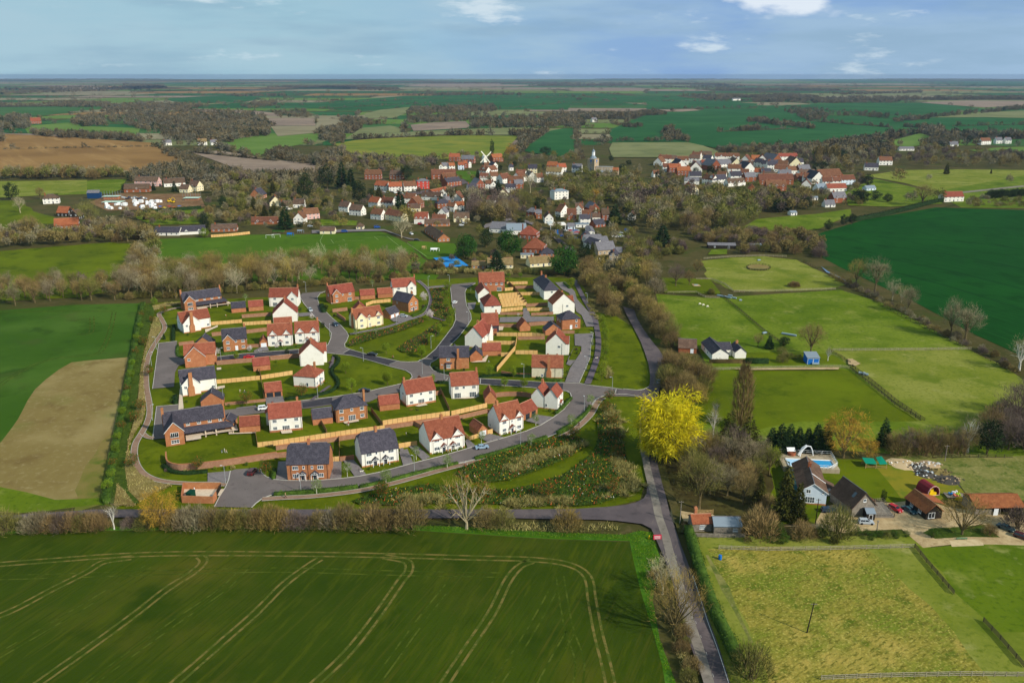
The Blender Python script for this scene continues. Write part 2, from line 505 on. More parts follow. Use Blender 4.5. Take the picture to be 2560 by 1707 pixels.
for k in range(7):
 a,b=(2070+k*36,640-k*17+(k%2)*3),(2640,800+40*k-k*95)
 mid=((a[0]+b[0])/2,(a[1]+b[1])/2-8)
 c=Ai([G(*a),G(*mid),G(*b)],5)
 for d in(-1,1):
  Ag('tractor_track',Aj(c,d),.8,M_dtrack,FZ[0]+.006+(.003 if d>0 else 0))
FZ[0]+=.012
Al('grass_bank',[(1730,1345),(1760,1340),(2200,1340),(2290,1330),(2330,1372),(2640,1366),(2640,1850),(1830,1850),(1790,1660),(1745,1440)],M_mead2)
Ak('straw_field',14,[(2010,345),(2120,345),(2500,330),(3050,345),(3180,440),(3320,600),(3700,1010),(3900,1260),(2420,1380),(2330,1000),(2190,700),(2060,450)],M_straw)
Ak('rough_track',14,[(1995,385),(2015,385),(2070,480),(2200,730),(2310,960),(2290,960),(2170,730),(2045,490)],M_rough)
Ak('green_field',5,[(1660,940),(1700,958),(2352,935),(2500,930),(2500,1500),(2200,1500),(1900,1240),(1730,1030)],M_mead)
Ak('farm_lawn',5,[(640,470),(760,400),(1060,380),(1300,385),(1480,400),(1560,470),(1700,560),(1720,640),(1500,665),(1380,640),(1100,640),(1060,690),(1090,800),(800,800),(700,700)],M_mead3)
Ak('worn_lawn',5,[(1400,440),(1520,420),(1700,480),(1900,520),(2010,650),(1700,645),(1560,640),(1500,560)],M_yel)
Ak('rough_grass',5,[(1480,380),(1650,350),(2352,360),(2500,380),(2500,640),(2010,650),(1930,540),(1800,440)],M_rough)
Ak('gravel_yard',5,[(1060,690),(1200,660),(1500,665),(1700,640),(1850,690),(2352,760),(2500,800),(2500,938),(2352,940),(1700,955),(1560,835),(1330,845),(1200,860),(1000,830),(800,815),(1000,800)],M_gravel)
Ak('gravel_drive',5,[(70,705),(240,735),(340,740),(420,790),(150,790),(100,800),(60,770)],M_gravel)
Ak('gravel_patch',22,[(690,1395),(1100,1375),(1190,1430),(1200,1470),(720,1490),(700,1440)],mat('pale_gravel','#c4b08c',[('#b49f7a',.6,.4,.7)],rough=.95))
Ak('tree_bed',22,[(280,1280),(420,1210),(700,1200),(1200,1160),(1450,1350),(470,1370)],M_mulch)
Ak('wood_floor',5,[(20,440),(640,330),(720,480),(690,820),(540,880),(420,740),(240,735),(90,700)],mat('wood_floor','#40381e',[('#4e4a26',.1,.4,.65),('#2e2a14',.3,.5,.7)],bump=.5))
Ak('village_green',17,[(455,400),(520,375),(860,378),(900,420),(920,560),(1010,600),(1010,640),(740,640),(700,570),(560,500)],M_pitch,.02)
Ak('churchyard',8,[(2080,350),(2352,290),(2400,400),(2100,400)],M_mead,.02)
Ak('garden_lawn',8,[(0,555),(280,568),(270,600),(100,600),(0,600)],M_mead,.02)
Ak('play_area',8,[(640,720),(700,715),(1000,735),(1010,830),(850,850),(790,850)],M_pitch,.01)
Ak('garden_lawn',7,[(1000,385),(1500,360),(1560,390),(1480,470),(1120,480),(1000,430)],M_mead,.02)
Ak('site_mud',19,[(180,560),(380,480),(750,400),(1500,410),(2200,400),(2300,640),(1100,700),(500,720),(240,600)],mat('building_site_mud','#7a5f44',[('#6a4e34',.05,.4,.65),('#93795c',.2,.5,.75)],bump=.3),.02)
Ak('meadow',19,[(-400,210),(0,180),(420,145),(860,140),(740,330),(560,400),(-400,430)],M_mead,.02)
Ak('paddock',9,[(1150,830),(1300,740),(1500,720),(1880,690),(2220,640),(2230,700),(2080,760),(1900,840),(1600,860),(1300,870)],M_mead,.02)
Ak('paddock',12,[(1330,690),(1580,655),(1950,650),(2352,655),(2460,660),(2460,760),(2352,760),(1950,800),(1780,790),(1600,740)],M_mead2,.02)
Ak('paddock',12,[(1800,790),(2352,690),(2460,690),(2460,900),(1950,895),(1850,840)],M_mead,.02)
Ak('meadow',7,[(-300,160),(300,156),(640,150),(640,230),(320,262),(-300,300)],M_mead2,.02)
Ak('paddock',12,[(1180,800),(1400,710),(1780,795),(1830,870),(1500,890),(1230,880)],M_mead,.02)
Ak('paddock',6,[(130,235),(345,240),(430,245),(500,335),(150,328)],M_mead3,.01)
Ak('paddock',9,[(860,1040),(1010,1035),(1010,1085),(820,1090)],M_mead,.02)
Ak('lane',12,[(1940,795),(2352,752),(2460,740),(2460,750),(2352,763),(1940,805)],M_shoul,.02)
Ak('stream',6,[(1095,150),(1108,165),(1150,195),(1250,245),(1262,258),(1200,225),(1140,200)],mat('stream_water','#5f7894',rough=.08,spec=.6),.01)
FARM={'g1':mat('far_wheat','#245128',[('#2f5c2f',.004,.4,.65),('#1d4822',.012,.5,.7)]),'g2':mat('far_grass','#365a2b',[('#416132',.004,.4,.65)]),'g3':mat('far_meadow','#55702c',[('#637a38',.006,.4,.65)]),'y':mat('mustard_field','#6f7626',[('#858030',.006,.45,.7),('#5c6c22',.02,.4,.65),('#7d7a34',.05,.5,.75,20,(.2,1.5))]),'b':mat('ploughed_field','#8a6a3e',[('#7a5c34',.006,.4,.65),('#9a7a4c',.02,.5,.75,35,(2,.2))]),'t':mat('stubble_field','#857c62',[('#787056',.006,.4,.65),('#928a70',.03,.5,.75,70,(2,.2))]),'p':mat('bare_soil_field','#8a7868',[('#7a6a5e',.006,.4,.65),('#988676',.05,.5,.75)]),'o':mat('olive_field','#6c7048',[('#7a7c54',.006,.4,.65),('#5c6440',.02,.5,.7)]),'w':mat('far_woodland_floor','#3a3a2c')}
z=.25
rr=random.Random(5)
PATCH=[]
d=1500.0
while d<22800:
 dep=d*(.10 if d<5000 else .13)
 x=-.70*d-400
 while x<.70*d+400:
  w=rr.uniform(.10,.26)*d**.93*1.5
  k=rr.choices(['g1','g2','o','t','p','w','b','g3'],[36,14,10,8,8,12,4,8])[0]
  j=lambda:rr.uniform(-.16,.16)*dep
  PATCH.append((k,[(x+j(),d+j()),(x+w+j(),d+j()),(x+w+j(),d+dep*.96+j()),(x+j(),d+dep*.96+j())],d))
  x+=w*rr.uniform(.98,1.03)
 d+=dep
for i,(k,pts,dd)in enumerate(PATCH):
 Am('field',pts,FARM[k],z+.002*(i%9)+.01*(i%2))
FZ[0]=.6
VAL=[(10,'b',[(-200,470),(60,455),(400,470),(1050,515),(1110,560),(1250,620),(1180,660),(900,720),(0,740),(-200,740)]),(10,'p',[(1290,575),(1500,570),(1650,590),(1800,620),(2200,665),(2290,720),(1700,730),(1480,640)]),(10,'g3',[(1490,535),(1640,480),(1800,475),(2170,485),(2160,510),(1860,560),(1770,605),(1600,570)]),(10,'g3',[(160,400),(480,375),(560,400),(960,415),(940,460),(600,440),(190,450)]),(10,'t',[(1850,400),(2160,400),(2170,345),(2400,360),(2340,430),(1900,470)]),(10,'p',[(1820,345),(2150,345),(2160,398),(1840,398)]),(10,'g2',[(-200,275),(0,270),(720,262),(700,285),(480,300),(300,330),(-200,330)]),(10,'g1',[(1110,212),(1400,195),(1760,188),(1780,215),(1640,240),(1240,246)]),(10,'p',[(1000,285),(1300,280),(1680,290),(1920,312),(1920,335),(1600,310)]),(11,'y',[(90,500),(230,475),(560,450),(960,444),(1300,446),(1230,520),(1190,575),(800,600),(560,610),(250,590)]),(11,'o',[(160,470),(270,395),(460,380),(540,395),(530,425),(590,420),(900,405),(1280,390),(1400,392),(1330,440),(900,440),(230,470)]),(11,'p',[(590,375),(750,358),(950,350),(980,380),(960,395),(610,415)]),(11,'o',[(290,300),(400,275),(580,258),(560,300),(480,330),(300,335)]),(11,'g1',[(1330,545),(1420,470),(1500,415),(1590,398),(1660,396),(1650,470),(1670,590),(1560,580),(1400,560)]),(11,'g1',[(-80,235),(560,185),(1100,178),(1640,225),(1620,275),(1140,275),(700,250),(280,280),(-80,265)]),(12,'g1',[(-80,310),(60,290),(400,265),(820,260),(960,290),(1100,310),(1500,330),(1680,385),(1500,430),(1200,470),(960,490),(600,515),(380,515),(200,480),(-80,470),(-280,480),(-300,400)]),(12,'o',[(-280,480),(200,478),(300,500),(400,535),(360,575),(-280,575),(-300,520)]),(12,'g1',[(820,240),(1300,225),(1700,225),(2000,250),(1900,290),(1700,320),(1500,325),(1100,275),(900,255)]),(12,'p',[(1680,222),(2000,210),(2460,215),(2460,240),(2100,255),(2000,248)]),(12,'o',[(1740,320),(2100,285),(2460,270),(2460,325),(2100,318)]),(12,'g1',[(1580,350),(1740,326),(2460,328),(2460,420),(1950,430),(1800,400)]),(12,'g3',[(1500,470),(1690,420),(1780,450),(1770,490),(1620,508),(1510,500)]),(12,'g3',[(2000,530),(2200,512),(2460,505),(2460,560),(2150,555)]),(12,'g1',[(-60,215),(200,205),(650,230),(640,250),(300,262),(-60,268)]),(11,'p',[(520,122),(700,105),(1060,108),(1460,112),(1300,122),(900,128)])]
for f,k,pts in VAL:
 Ak('field',f,pts,FARM[k],.02)
AP={'brick':mat('orange_brick','#a86e4c',[('#b67e5a',.8,.4,.7),('#925a3c',4,.5,.75),('#c08c68',9,.55,.8)],bump=.15,bscale=9,rand=.1),'oldbrick':mat('old_red_brick','#8a5038',[('#9a6044',.8,.4,.7),('#70402c',4,.5,.75)],bump=.15,bscale=9,rand=.1),'wallbrick':mat('garden_wall_brick','#96705a',[('#a67f68',.8,.4,.7),('#7f5a46',3,.5,.75),('#b08a74',8,.55,.8)],bump=.15,bscale=9),'white':mat('white_render','#e6e3db',[('#dcd8ce',.7,.45,.75),('#ece9e2',3,.5,.8)]),'cream':mat('cream_render','#e4d9b4',[('#dacda6',.7,.45,.75)]),'board':mat('cream_weatherboard','#cfc7ae',[('#bfb79c',1,.45,.7),('#d8d0ba',8,.5,.8)]),'pink':mat('pink_render','#d0a8a0'),'coral':mat('coral_render','#b8483c'),'ridge':mat('ridge_tile','#b08068'),'red':mat('red_clay_tile','#824838',[('#905442',.7,.4,.65),('#6e3c30',2.2,.48,.7),('#9c6450',5,.55,.75)],bump=.3,bscale=5,rand=.13),'old':mat('weathered_tile','#6a4838',[('#7a5440',.5,.4,.65),('#543a2e',1.6,.48,.7),('#866048',4,.55,.75)],bump=.3,bscale=4,rand=.13),'bright':mat('orange_tile','#8e5238',[('#9c5e40',.6,.4,.65),('#74442e',2,.5,.7)],bump=.3,bscale=4,rand=.13),'brown':mat('brown_tile','#5c4a3e',[('#6c584a',.5,.4,.65),('#4a3a30',2,.5,.7)],bump=.3,bscale=4,rand=.13),'slate':mat('dark_slate','#413f48',[('#4e4b55',.9,.42,.62),('#34323a',2.6,.48,.66),('#5a5762',6,.56,.74)],rough=.7,bump=.25,bscale=5,rand=.1),'grey':mat('grey_slate','#6c6a70',[('#7a787e',.8,.4,.65),('#5a585e',2.5,.5,.7)],rough=.7,bump=.2),'thatch':mat('thatch','#7c6a48',[('#8e7c58',.6,.4,.7),('#685838',3,.5,.75)],rough=.95,bump=.4),'pipe':mat('dark_plastic','#26262a',rough=.5),'frame':mat('white_joinery','#e4e6e8',rough=.5),'glass':mat('window_glass','#3a4650',rough=.08,spec=.8),'dglass':mat('dark_glass','#262c34',rough=.1,spec=.7),'door':mat('grey_door','#454850',rough=.5),'gdoor':mat('white_garage_door','#dfe3ea',rough=.5),'black':mat('black_timber','#2c2824',[('#3c3630',1.5,.4,.7),('#1e1a18',5,.5,.75)],rough=.9),'greyt':mat('weathered_timber','#7c746a',[('#92897e',1.2,.4,.7),('#5c554c',4,.5,.75)],rough=.95,bump=.3),'oak':mat('oak_timber','#b09468',[('#a08458',2,.4,.7)]),'lead':mat('lead_sheet','#7c8894',rough=.6),'stone':mat('church_flint','#a8957c',[('#b8a68c',.4,.4,.65),('#907c66',1.2,.5,.7),('#bfa890',3,.55,.75)],bump=.2),'blue':mat('blue_white_render','#ccd9e6',[('#bfcddc',.6,.4,.7)]),'ply':mat('blue_panel','#1f66b4',rough=.5),}
WIN={}
def AH(w,h,n,tr,dark):
 k=(round(w,2),round(h,2),n,tr,dark)
 if k not in WIN:
  b=MB()
  t=.09
  b.box(-w/2,w/2,-.06,.02,0,t).box(-w/2,w/2,-.06,.02,h-t,h)
  for i in range(n+1):
   x=-w/2+(w-t)*i/n
   b.box(x,x+t,-.062,.018,t,h-t)
  if tr:
   b.box(-w/2+t,w/2-t,-.05,.01,h*.5-.03,h*.5+.03)
  b.box(-w/2-.08,w/2+.08,-.12,.02,-.07,0)
  p=MB().box(-w/2+.02,w/2-.02,-.028,.004,.02,h-.02)
  WIN[k]=(b.mesh('window_frame',AP['frame']),p.mesh('window_pane',AP['dglass' if dark else 'glass']))
 return WIN[k]
HBOX=[]
HOUSES=[]
class Bld:
 def __init__(s,name,label,A,B,D,cat='house',group=None,rot=False):
  A,B=np.array(A),np.array(B)
  u=(B-A)/np.hypot(*(B-A))
  n=np.array([-u[1],u[0]])
  s.L,s.D=float(np.hypot(*(B-A))),D
  if rot:
   A,u,n,s.L,s.D=B,n,-u,D,s.L
  s.o,s.u,s.n=A,u,n
  s.root=An(name,(A[0],A[1],0),math.atan2(u[1],u[0]),label,cat,group)
  s.wall,s.roof,s.extra=MB(),MB(),{}
  s.rg=None
 def part(s,name):
  return s.extra.setdefault(name,MB())
 def face(s,f):
  0
  return{'f':((0,0),0),'r':((s.L,0),R(90)),'b':((s.L,s.D),R(180)),'l':((0,s.D),R(-90))}[f]
 def fpt(s,f,a,out=0.0):
  (x,y),r=s.face(f)
  return(x+a*math.cos(r)+out*math.sin(r),y+a*math.sin(r)-out*math.cos(r)),r
 def flen(s,f):
  return s.L if f in 'fb' else s.D
 def win(s,f,a,z,w=1.2,h=1.15,n=2,tr=False,out=0.0,name='window',dark=False):
  (x,y),r=s.fpt(f,a,out)
  fm,pm=AH(w,h,n,tr,dark)
  o=obj(name,fm,s.root,(x,y,z),r)
  obj('pane',pm,o)
  return o
 def body(s,eaves,pitch,kind='gable',hh=0.0,oh=.35,gh=.2,th=.18,z0=0.0):
  L,D=s.L,s.D
  t=math.tan(R(pitch))
  s.eaves,s.t=eaves,t
  rise=D/2*t
  zr=eaves+rise
  s.ridge=zr
  s.rg=((hh-gh,D/2,zr+.14),(L+gh-hh,D/2,zr+.14))if kind=='gable' else((min(D/2,L/2-.2),D/2,zr+.12),(L-min(D/2,L/2-.2),D/2,zr+.12))if kind=='hip' else None
  e=eaves-oh*t
  if kind=='gable':
   if hh<=0:
    s.wall.prism([(0,0,z0),(0,D,z0),(0,D,eaves),(0,D/2,zr),(0,0,eaves)],(L,0,0))
    s.roof.slab([(-gh,-oh,e+.12),(L+gh,-oh,e+.12),(L+gh,D/2,zr+.12),(-gh,D/2,zr+.12)],th)
    s.roof.slab([(L+gh,D+oh,e+.12),(-gh,D+oh,e+.12),(-gh,D/2,zr+.123),(L+gh,D/2,zr+.123)],th)
   else:
    c=hh*1.1
    zc,yc=zr-c,c/t
    s.wall.prism([(0,0,z0),(0,D,z0),(0,D,eaves),(0,D/2+yc,zc),(0,D/2-yc,zc),(0,0,eaves)],(L,0,0))
    for y0,ym,y1 in((-oh,D/2-yc,D/2),(D+oh,D/2+yc,D/2)):
     s.roof.slab([(-gh,y0,e+.12),(L+gh,y0,e+.12),(L+gh,ym,zc+.12),(L-hh,y1,zr+.12),(hh,y1,zr+.12),(-gh,ym,zc+.12)],th)
    for x0,x1 in((-gh,hh),(L+gh,L-hh)):
     s.roof.slab([(x0,D/2-yc,zc+.12),(x0,D/2+yc,zc+.12),(x1,D/2,zr+.12)],th)
  elif kind=='hip':
   s.wall.box(0,L,0,D,z0,eaves)
   i=min(D/2,L/2-.2)
   a,b=(i,D/2,zr+.1),(L-i,D/2,zr+.1)
   p=[(-oh,-oh,e+.1),(L+oh,-oh,e+.1),(L+oh,D+oh,e+.1),(-oh,D+oh,e+.1)]
   for q in([p[0],p[1],b,a],[p[2],p[3],a,b],[p[1],p[2],b],[p[3],p[0],a]):
    s.roof.slab(q,th)
  elif kind=='mono':
   zt=eaves+D*t
   s.ridge=zt
   s.wall.prism([(0,0,z0),(0,D,z0),(0,D,zt),(0,0,eaves)],(L,0,0))
   s.roof.slab([(-gh,-oh,e+.12),(L+gh,-oh,e+.12),(L+gh,D+.15,zt+.15*t+.12),(-gh,D+.15,zt+.15*t+.12)],th)
  elif kind=='flat':
   s.wall.box(0,L,0,D,z0,eaves)
   s.roof.box(-.2,L+.2,-.2,D+.2,eaves,eaves+.3)
  return s
 def ridge_tiles(s):
  if not s.rg:return
  a,b=s.rg
  MB().tube([a,b],.13,6).build('ridge_tiles',AP['ridge']if s.tile else AP['grey'],s.root)
 def fgable(s,c,w,proj,pitch,ev=None,face='f',gh=.2,th=.16):
  0
  if face=='b':
   pass
  ev=s.eaves if ev is None else ev
  t=math.tan(R(pitch))
  zr=ev+w/2*t
  yb=min((zr-s.eaves)/s.t+.1,s.D/2)
  y0=-proj
  ym=max(0.3,(ev-s.eaves)/s.t)
  s.wall.prism([(c-w/2,y0,0),(c+w/2,y0,0),(c+w/2,y0,ev),(c,y0,zr),(c-w/2,y0,ev)],(0,proj+.4,0))
  oh=.28
  for sg in(-1,1):
   s.roof.slab([(c+sg*(w/2+oh),y0-gh,ev-oh*t+.13),(c,y0-gh,zr+.13),(c,yb+.15,zr+.13),(c+sg*(w/2+oh),ym,ev-oh*t+.13)],th)
  bb=MB()
  for sg in(-1,1):
   bb.prism([(c+sg*(w/2+oh),y0-gh-.03,ev-oh*t-.1),(c,y0-gh-.03,zr-.1),(c,y0-gh-.03,zr+.1),(c+sg*(w/2+oh),y0-gh-.03,ev-oh*t+.1)],(0,.05,0))
  bb.build('bargeboard',AP['frame'],s.root)
  return zr
 def chim(s,x,y,w=.7,d=.9,top=None,z0=None):
  z0=s.eaves if z0 is None else z0
  top=(s.ridge+1.2)if top is None else top
  c=s.part('chimney')
  c.box(x-w/2,x+w/2,y-d/2,y+d/2,z0,top)
  c.box(x-w/2-.08,x+w/2+.08,y-d/2-.08,y+d/2+.08,top,top+.15)
  c.lathe([(.14,top+.15),(.11,top+.5)],8,x-w*.2,y)
  c.lathe([(.14,top+.15),(.11,top+.5)],8,x+w*.2,y)
 def stack(s,f,a,w=1.7,top=None,mid=3.2,proj=.6):
  0
  (x,y),r=s.fpt(f,a,0)
  top=(s.ridge+1.1)if top is None else top
  m=Matrix.Translation((x,y,0))@Matrix.Rotation(r,4,'Z')
  w2=w*.56
  prof=[(-w/2,0),(w/2,0),(w/2,mid),(w2/2,mid+.8),(w2/2,top),(-w2/2,top),(-w2/2,mid+.8),(-w/2,mid)]
  c=s.part('chimney')
  c.prism([tuple(m@Vector((p,-proj,q)))for p,q in prof],tuple((m.to_3x3()@Vector((0,proj+.05,0)))))
 def plinth(s,h=.6):
  s.part('plinth').box(-.03,s.L+.03,-.03,s.D+.03,0,h)
 def pipe(s,f,a):
  (x,y),r=s.fpt(f,a,.07)
  MB().tube([(x,y,.1),(x,y,s.eaves-.2)],.055,6).build('downpipe',AP['pipe'],s.root)
 def door(s,f,a,w=1.0,h=2.1,m='door',out=0.0,name='door',z=0.0):
  (x,y),r=s.fpt(f,a,out)
  b=MB().box(-w/2,w/2,-.05,.02,z,z+h)
  d=b.build(name,AP[m],s.root,(x,y,0),r)
  MB().box(-w/2-.1,-w/2,-.07,.02,z,z+h).box(w/2,w/2+.1,-.07,.02,z,z+h).box(-w/2-.1,w/2+.1,-.07,.02,z+h,z+h+.12).build('frame',AP['frame'],d)
  return d
 def porch(s,f,a,rm,w=2.0,dep=1.3,h=2.35):
  (x,y),r=s.fpt(f,a,0)
  t=.95
  zr=h+w/2*t
  o=obj('porch',None,s.root,(x,y,0),r)
  b=MB()
  for sg in(-1,1):
   b.slab([(sg*(w/2+.2),-dep,h-.2*t),(0,-dep,zr),(0,0,zr),(sg*(w/2+.2),0,h-.2*t)],.12)
  b.build('roof',rm,o)
  p=MB()
  for sg in(-1,1):
   p.box(sg*w/2-.07,sg*w/2+.07,-dep+.1,-dep+.24,0,h-.1)
   p.tube([(sg*(w/2+.1),-dep+.05,h-.1),(0,-dep+.05,zr-.12)],.07,4)
  p.box(-w/2,w/2,-dep+.02,-dep+.12,h-.12,h+.02)
  p.box(-.05,.05,-dep+.02,-dep+.12,h,zr-.15)
  p.build('timber_frame',AP['frame'],o)
 def done(s,wm,rm,chm='brick',pl='brick',box=True,bargem='frame'):
  ms={'chimney':AP[chm],'plinth':AP[pl],'downpipe':AP['pipe'],'bargeboard':AP[bargem]}
  s.wall.build('wall',AP[wm],s.root)
  r=s.roof.build('roof',AP[rm],s.root)
  for k,b in s.extra.items():
   b.build(k,ms.get(k,AP['frame']),s.root)
  s.tile=rm not in('slate','grey','lead','brown')
  s.ridge_tiles()
  if box:s.mark()
  return s
 def mark(s):
  q=[]
  for a in(0,s.L):
   for b in(0,s.D):
    w=s.o+s.u*a+s.n*b
    q.append(PX(w[0],w[1],0));q.append(PX(w[0],w[1],getattr(s,'ridge',3)))
  xs,ys=[p[0]for p in q],[p[1]for p in q]
  HBOX.append((min(xs),max(xs),min(ys),max(ys)))
  c=s.o+s.u*s.L/2+s.n*s.D/2
  HOUSES.append((c[0],c[1],max(s.L,s.D)/2+1.0))
Z0,Z1=.95,3.6
def row(h,f,lst,fl,w=1.25,n=2,hh=1.15,tr=False):
 for q in lst:
  if isinstance(q,tuple):
   a,ww,nn=q
  else:
   a,ww,nn=q,w,n
  h.win(f,a*h.flen(f),Z1 if fl else Z0,ww,hh,nn,tr)
def Ae(label,f,A,B,D,rm,wm='brick',rot=False,pitch=42,eaves=2.5,doors=None,dm='gdoor',group='garages of the new estate'):
 g=Bld('garage',label,P(f,*A),P(f,*B),D,'garage',group,rot)
 g.body(eaves,pitch,oh=.25,gh=.12)
 if doors:
  fc,lst,w=doors
  for a in lst:
   (x,y),r=g.fpt(fc,a*g.flen(fc),0)
   b=MB().box(-w/2,w/2,-.06,.02,0,2.1)
   for i in range(1,5):
    b.box(-w/2,w/2,-.075,-.06,.42*i-.02,.42*i)
   b.build('garage_door',AP[dm],g.root,(x,y,0),r)
 g.done(wm,rm)
 return g
NEW='new houses of the estate'
EV=5.35
def semi(label,f,A,B,D,wm,rm,hh=0.0,gables=False,porches=(.37,.66),EV=5.6,pt=46):
 h=Bld('semi_detached_house',label,P(f,*A),P(f,*B),D,'house',NEW)
 L=h.L
 h.body(EV,pt,hh=hh)
 if gables:
  for c in(.2,.8):
   h.fgable(c*L,3.7,.05,50,EV)
 for a in(.2,.8):
  h.win('f',a*L,Z1+(.25 if gables else 0),1.75,1.2,3,out=.05 if gables else 0)
  h.win('f',a*L-.05,Z0,1.75,1.25,3,out=.05 if gables else 0)
 for a in(.4,.6):
  h.win('f',a*L,Z1+.2,.65,.95,1)
 for a in porches:
  h.door('f',a*L)
  h.porch('f',a*L,AP[rm])
 h.chim(L*.5,h.D*.5,.8,.9)
 if wm=='white':h.plinth(.55)
 for a in(.09,.5,.96):h.pipe('f',a*L)
 row(h,'b',(.2,.8),1);row(h,'b',(.2,.8),0)
 h.done(wm,rm)
 return h
semi('brick semi-detached pair with slate roof and two porches at front left',2,(1234,768),(1541,758),9.0,'brick','slate',.9)
semi('white semi-detached pair under a dark half-hipped slate roof beside the front road',2,(1781,674),(2049,627),9.4,'white','slate',1.2,porches=(.36,.64),EV=5.0)
semi('white semi-detached pair with red roof, two front gables and two porches, facing the front road',4,(515,692),(769,641),10.2,'white','red',0,True,(.4,.66),4.85,43)
h=Bld('detached_house','white red-roofed house with two small front gables and one porch beside the open double garage',P(4,1026,553),P(4,1200,511),8.2,'house',NEW)
h.body(EV,47)
for c in(.2,.82):
 h.fgable(c*h.L,3.0,.05,52,EV)
 h.win('f',c*h.L,Z1+.2,1.6,1.2,3,out=.05);h.win('f',c*h.L,Z0,1.6,1.25,3,out=.05)
h.door('f',.52*h.L);h.porch('f',.52*h.L,AP['red']);h.win('f',.52*h.L,Z1+.2,.6,.9,1)
h.win('l',.2*h.D,Z0,.7,1.0,1)
h.chim(1.3,h.D*.5);h.plinth(.5);h.pipe('f',.41*h.L);h.pipe('f',.97*h.L)
h.done('white','red')
h=Bld('detached_house','tall white house with two red gables side by side near the estate entrance',P(4,1258,345),P(4,1452,370),7.2,'house',NEW)
h.wall.box(0,h.L,0,h.D,0,5.0)
h.eaves,h.t,h.ridge=5.0,1.0,9.2
for c in(.25,.75):
 w=h.L/2-.1
 cx=c*h.L
 zr=5.0+w/2*1.25
 h.wall.prism([(cx-w/2,.002,4.9),(cx+w/2,.002,4.9),(cx,.002,zr)],(0,h.D-.004,0))
 for sg in(-1,1):
  h.roof.slab([(cx+sg*(w/2+.12),-.2,4.95),(cx,-.2,zr+.12),(cx,h.D+.2,zr+.12),(cx+sg*(w/2+.12),h.D+.2,4.95)],.16)
h.ridge=zr
h.chim(h.L*.26,h.D*.75,.7,.8)
h.pipe('f',h.L*.5)
h.win('f',.57*h.L,Z0,.8,1.2,1)
for a in(.25,.75):h.win('r',a*h.D,Z1,1.2,1.2,2);h.win('r',a*h.D,Z0,1.3,1.2,2)
h.door('r',.5*h.D);h.porch('r',.5*h.D,AP['red'],1.8,1.0);h.plinth(.4)
h.done('white','red')
def Au(label,f,A,B,D,wm,rm,kind='gable',pitch=46,small=True,plin=True,patio=.5,chims=((.05,.5),),hh=0,rearg=None,up=(.17,.5,.83),lo=(.17,.83),pw=2.5,wing=None,gtype='detached_house',stackf=None):
 h=Bld(gtype,label,P(f,*A),P(f,*B),D,'house',NEW)
 L=h.L
 h.body(EV,pitch,kind,hh)
 if wing:
  c,w,pr=wing
  h.fgable(c*L,w,pr,48,EV)
 sash=kind=='hip'
 for i,a in enumerate(up):
  mid=abs(a-.5)<.08
  h.win('f',a*L,Z1+(.25 if mid else 0),.95 if mid else 1.4,.95 if mid else 1.25,1 if(mid or sash)else 3,sash,out=wing[2]if wing and abs(a-wing[0])<.2 else 0)
 for a in lo:
  h.win('f',a*L,Z0,1.4,1.2,1 if sash else 3,sash,out=wing[2]if wing and abs(a-wing[0])<.2 else 0)
 if patio is not None:
  h.win('f',patio*L,.12,pw,2.15,4,name='patio_door')
 for x,y in chims:h.chim(x*L,y*D)
 if plin:h.plinth(.8)
 for a in(.03,.97):h.pipe('f',a*L)
 if rearg:AG(h,*rearg)
 if stackf:h.stack(*stackf)
 row(h,'l',(.5,),1);row(h,'r',(.5,),1)
 h.done(wm,rm)
 return h
def AG(h,c,w):
 0
 t=math.tan(R(50))
 cx=c*h.L
 zr=h.eaves+w/2*t
 y1=h.D+.6
 h.wall.prism([(cx-w/2,y1,0),(cx+w/2,y1,0),(cx+w/2,y1,h.eaves),(cx,y1,zr),(cx-w/2,y1,h.eaves)],(0,-1.0,0))
 for sg in(-1,1):
  h.roof.slab([(cx+sg*(w/2+.28),y1+.2,h.eaves-.2),(cx,y1+.2,zr+.13),(cx,h.D*.45,zr+.13),(cx+sg*(w/2+.28),h.D*.7,h.eaves-.2)],.16)
Au('white house with plain red roof, patio doors opening to the dog lawn',4,(344,346),(557,308),7.2,'white','red',chims=((.04,.5),),rearg=(.7,5.6))
Au('white house with a broad red roof and tall right chimney beside the narrow brick garage',4,(674,285),(874,270),7.4,'white','red',plin=False,patio=.22,pw=2.6,up=(.2,.45,.82),lo=(),chims=((.97,.5),)).win('f',8.2,.12,2.6,2.15,4,name='patio_door')
Au('brick house with a hipped dark slate roof and white sash windows above a walled lawn',2,(1593,346),(1821,310),7.8,'brick','slate','hip',40,plin=False,chims=((.97,.4),))
Au('white house with red roof and rear gable, brick plinth, between two single garages',2,(1103,418),(1343,394),7.6,'white','red',chims=((.9,.55),),rearg=(.12,5.0))
Ae('open double garage with red roof between two white houses on the front road',4,(1200,448),(1305,398),6.0,'red',doors=('f',(.3,.72),2.3),dm='dglass')  # open bays filled with dark panels that stand in for the shade inside
Ae('narrow brick garage with a steep red gable beside the curved garden wall',4,(920,324),(1001,320),6.5,'red',rot=True,pitch=52)
Ae('red-roofed brick garage left of the white house with the dog on its lawn',4,(147,377),(294,360),5.6,'red')
Ae('slate-roofed brick garage left of the hipped brick house',2,(1420,364),(1566,346),5.8,'slate')
Ae('red-roofed brick garage between the long slate house and the white house',2,(882,420),(1030,407),5.6,'red')
Ae('brick garage with dark purple tiles and a white door facing the front road',4,(870,568),(936,552),6.4,'red',rot=True,pitch=46,doors=('l',(.5,),2.5))
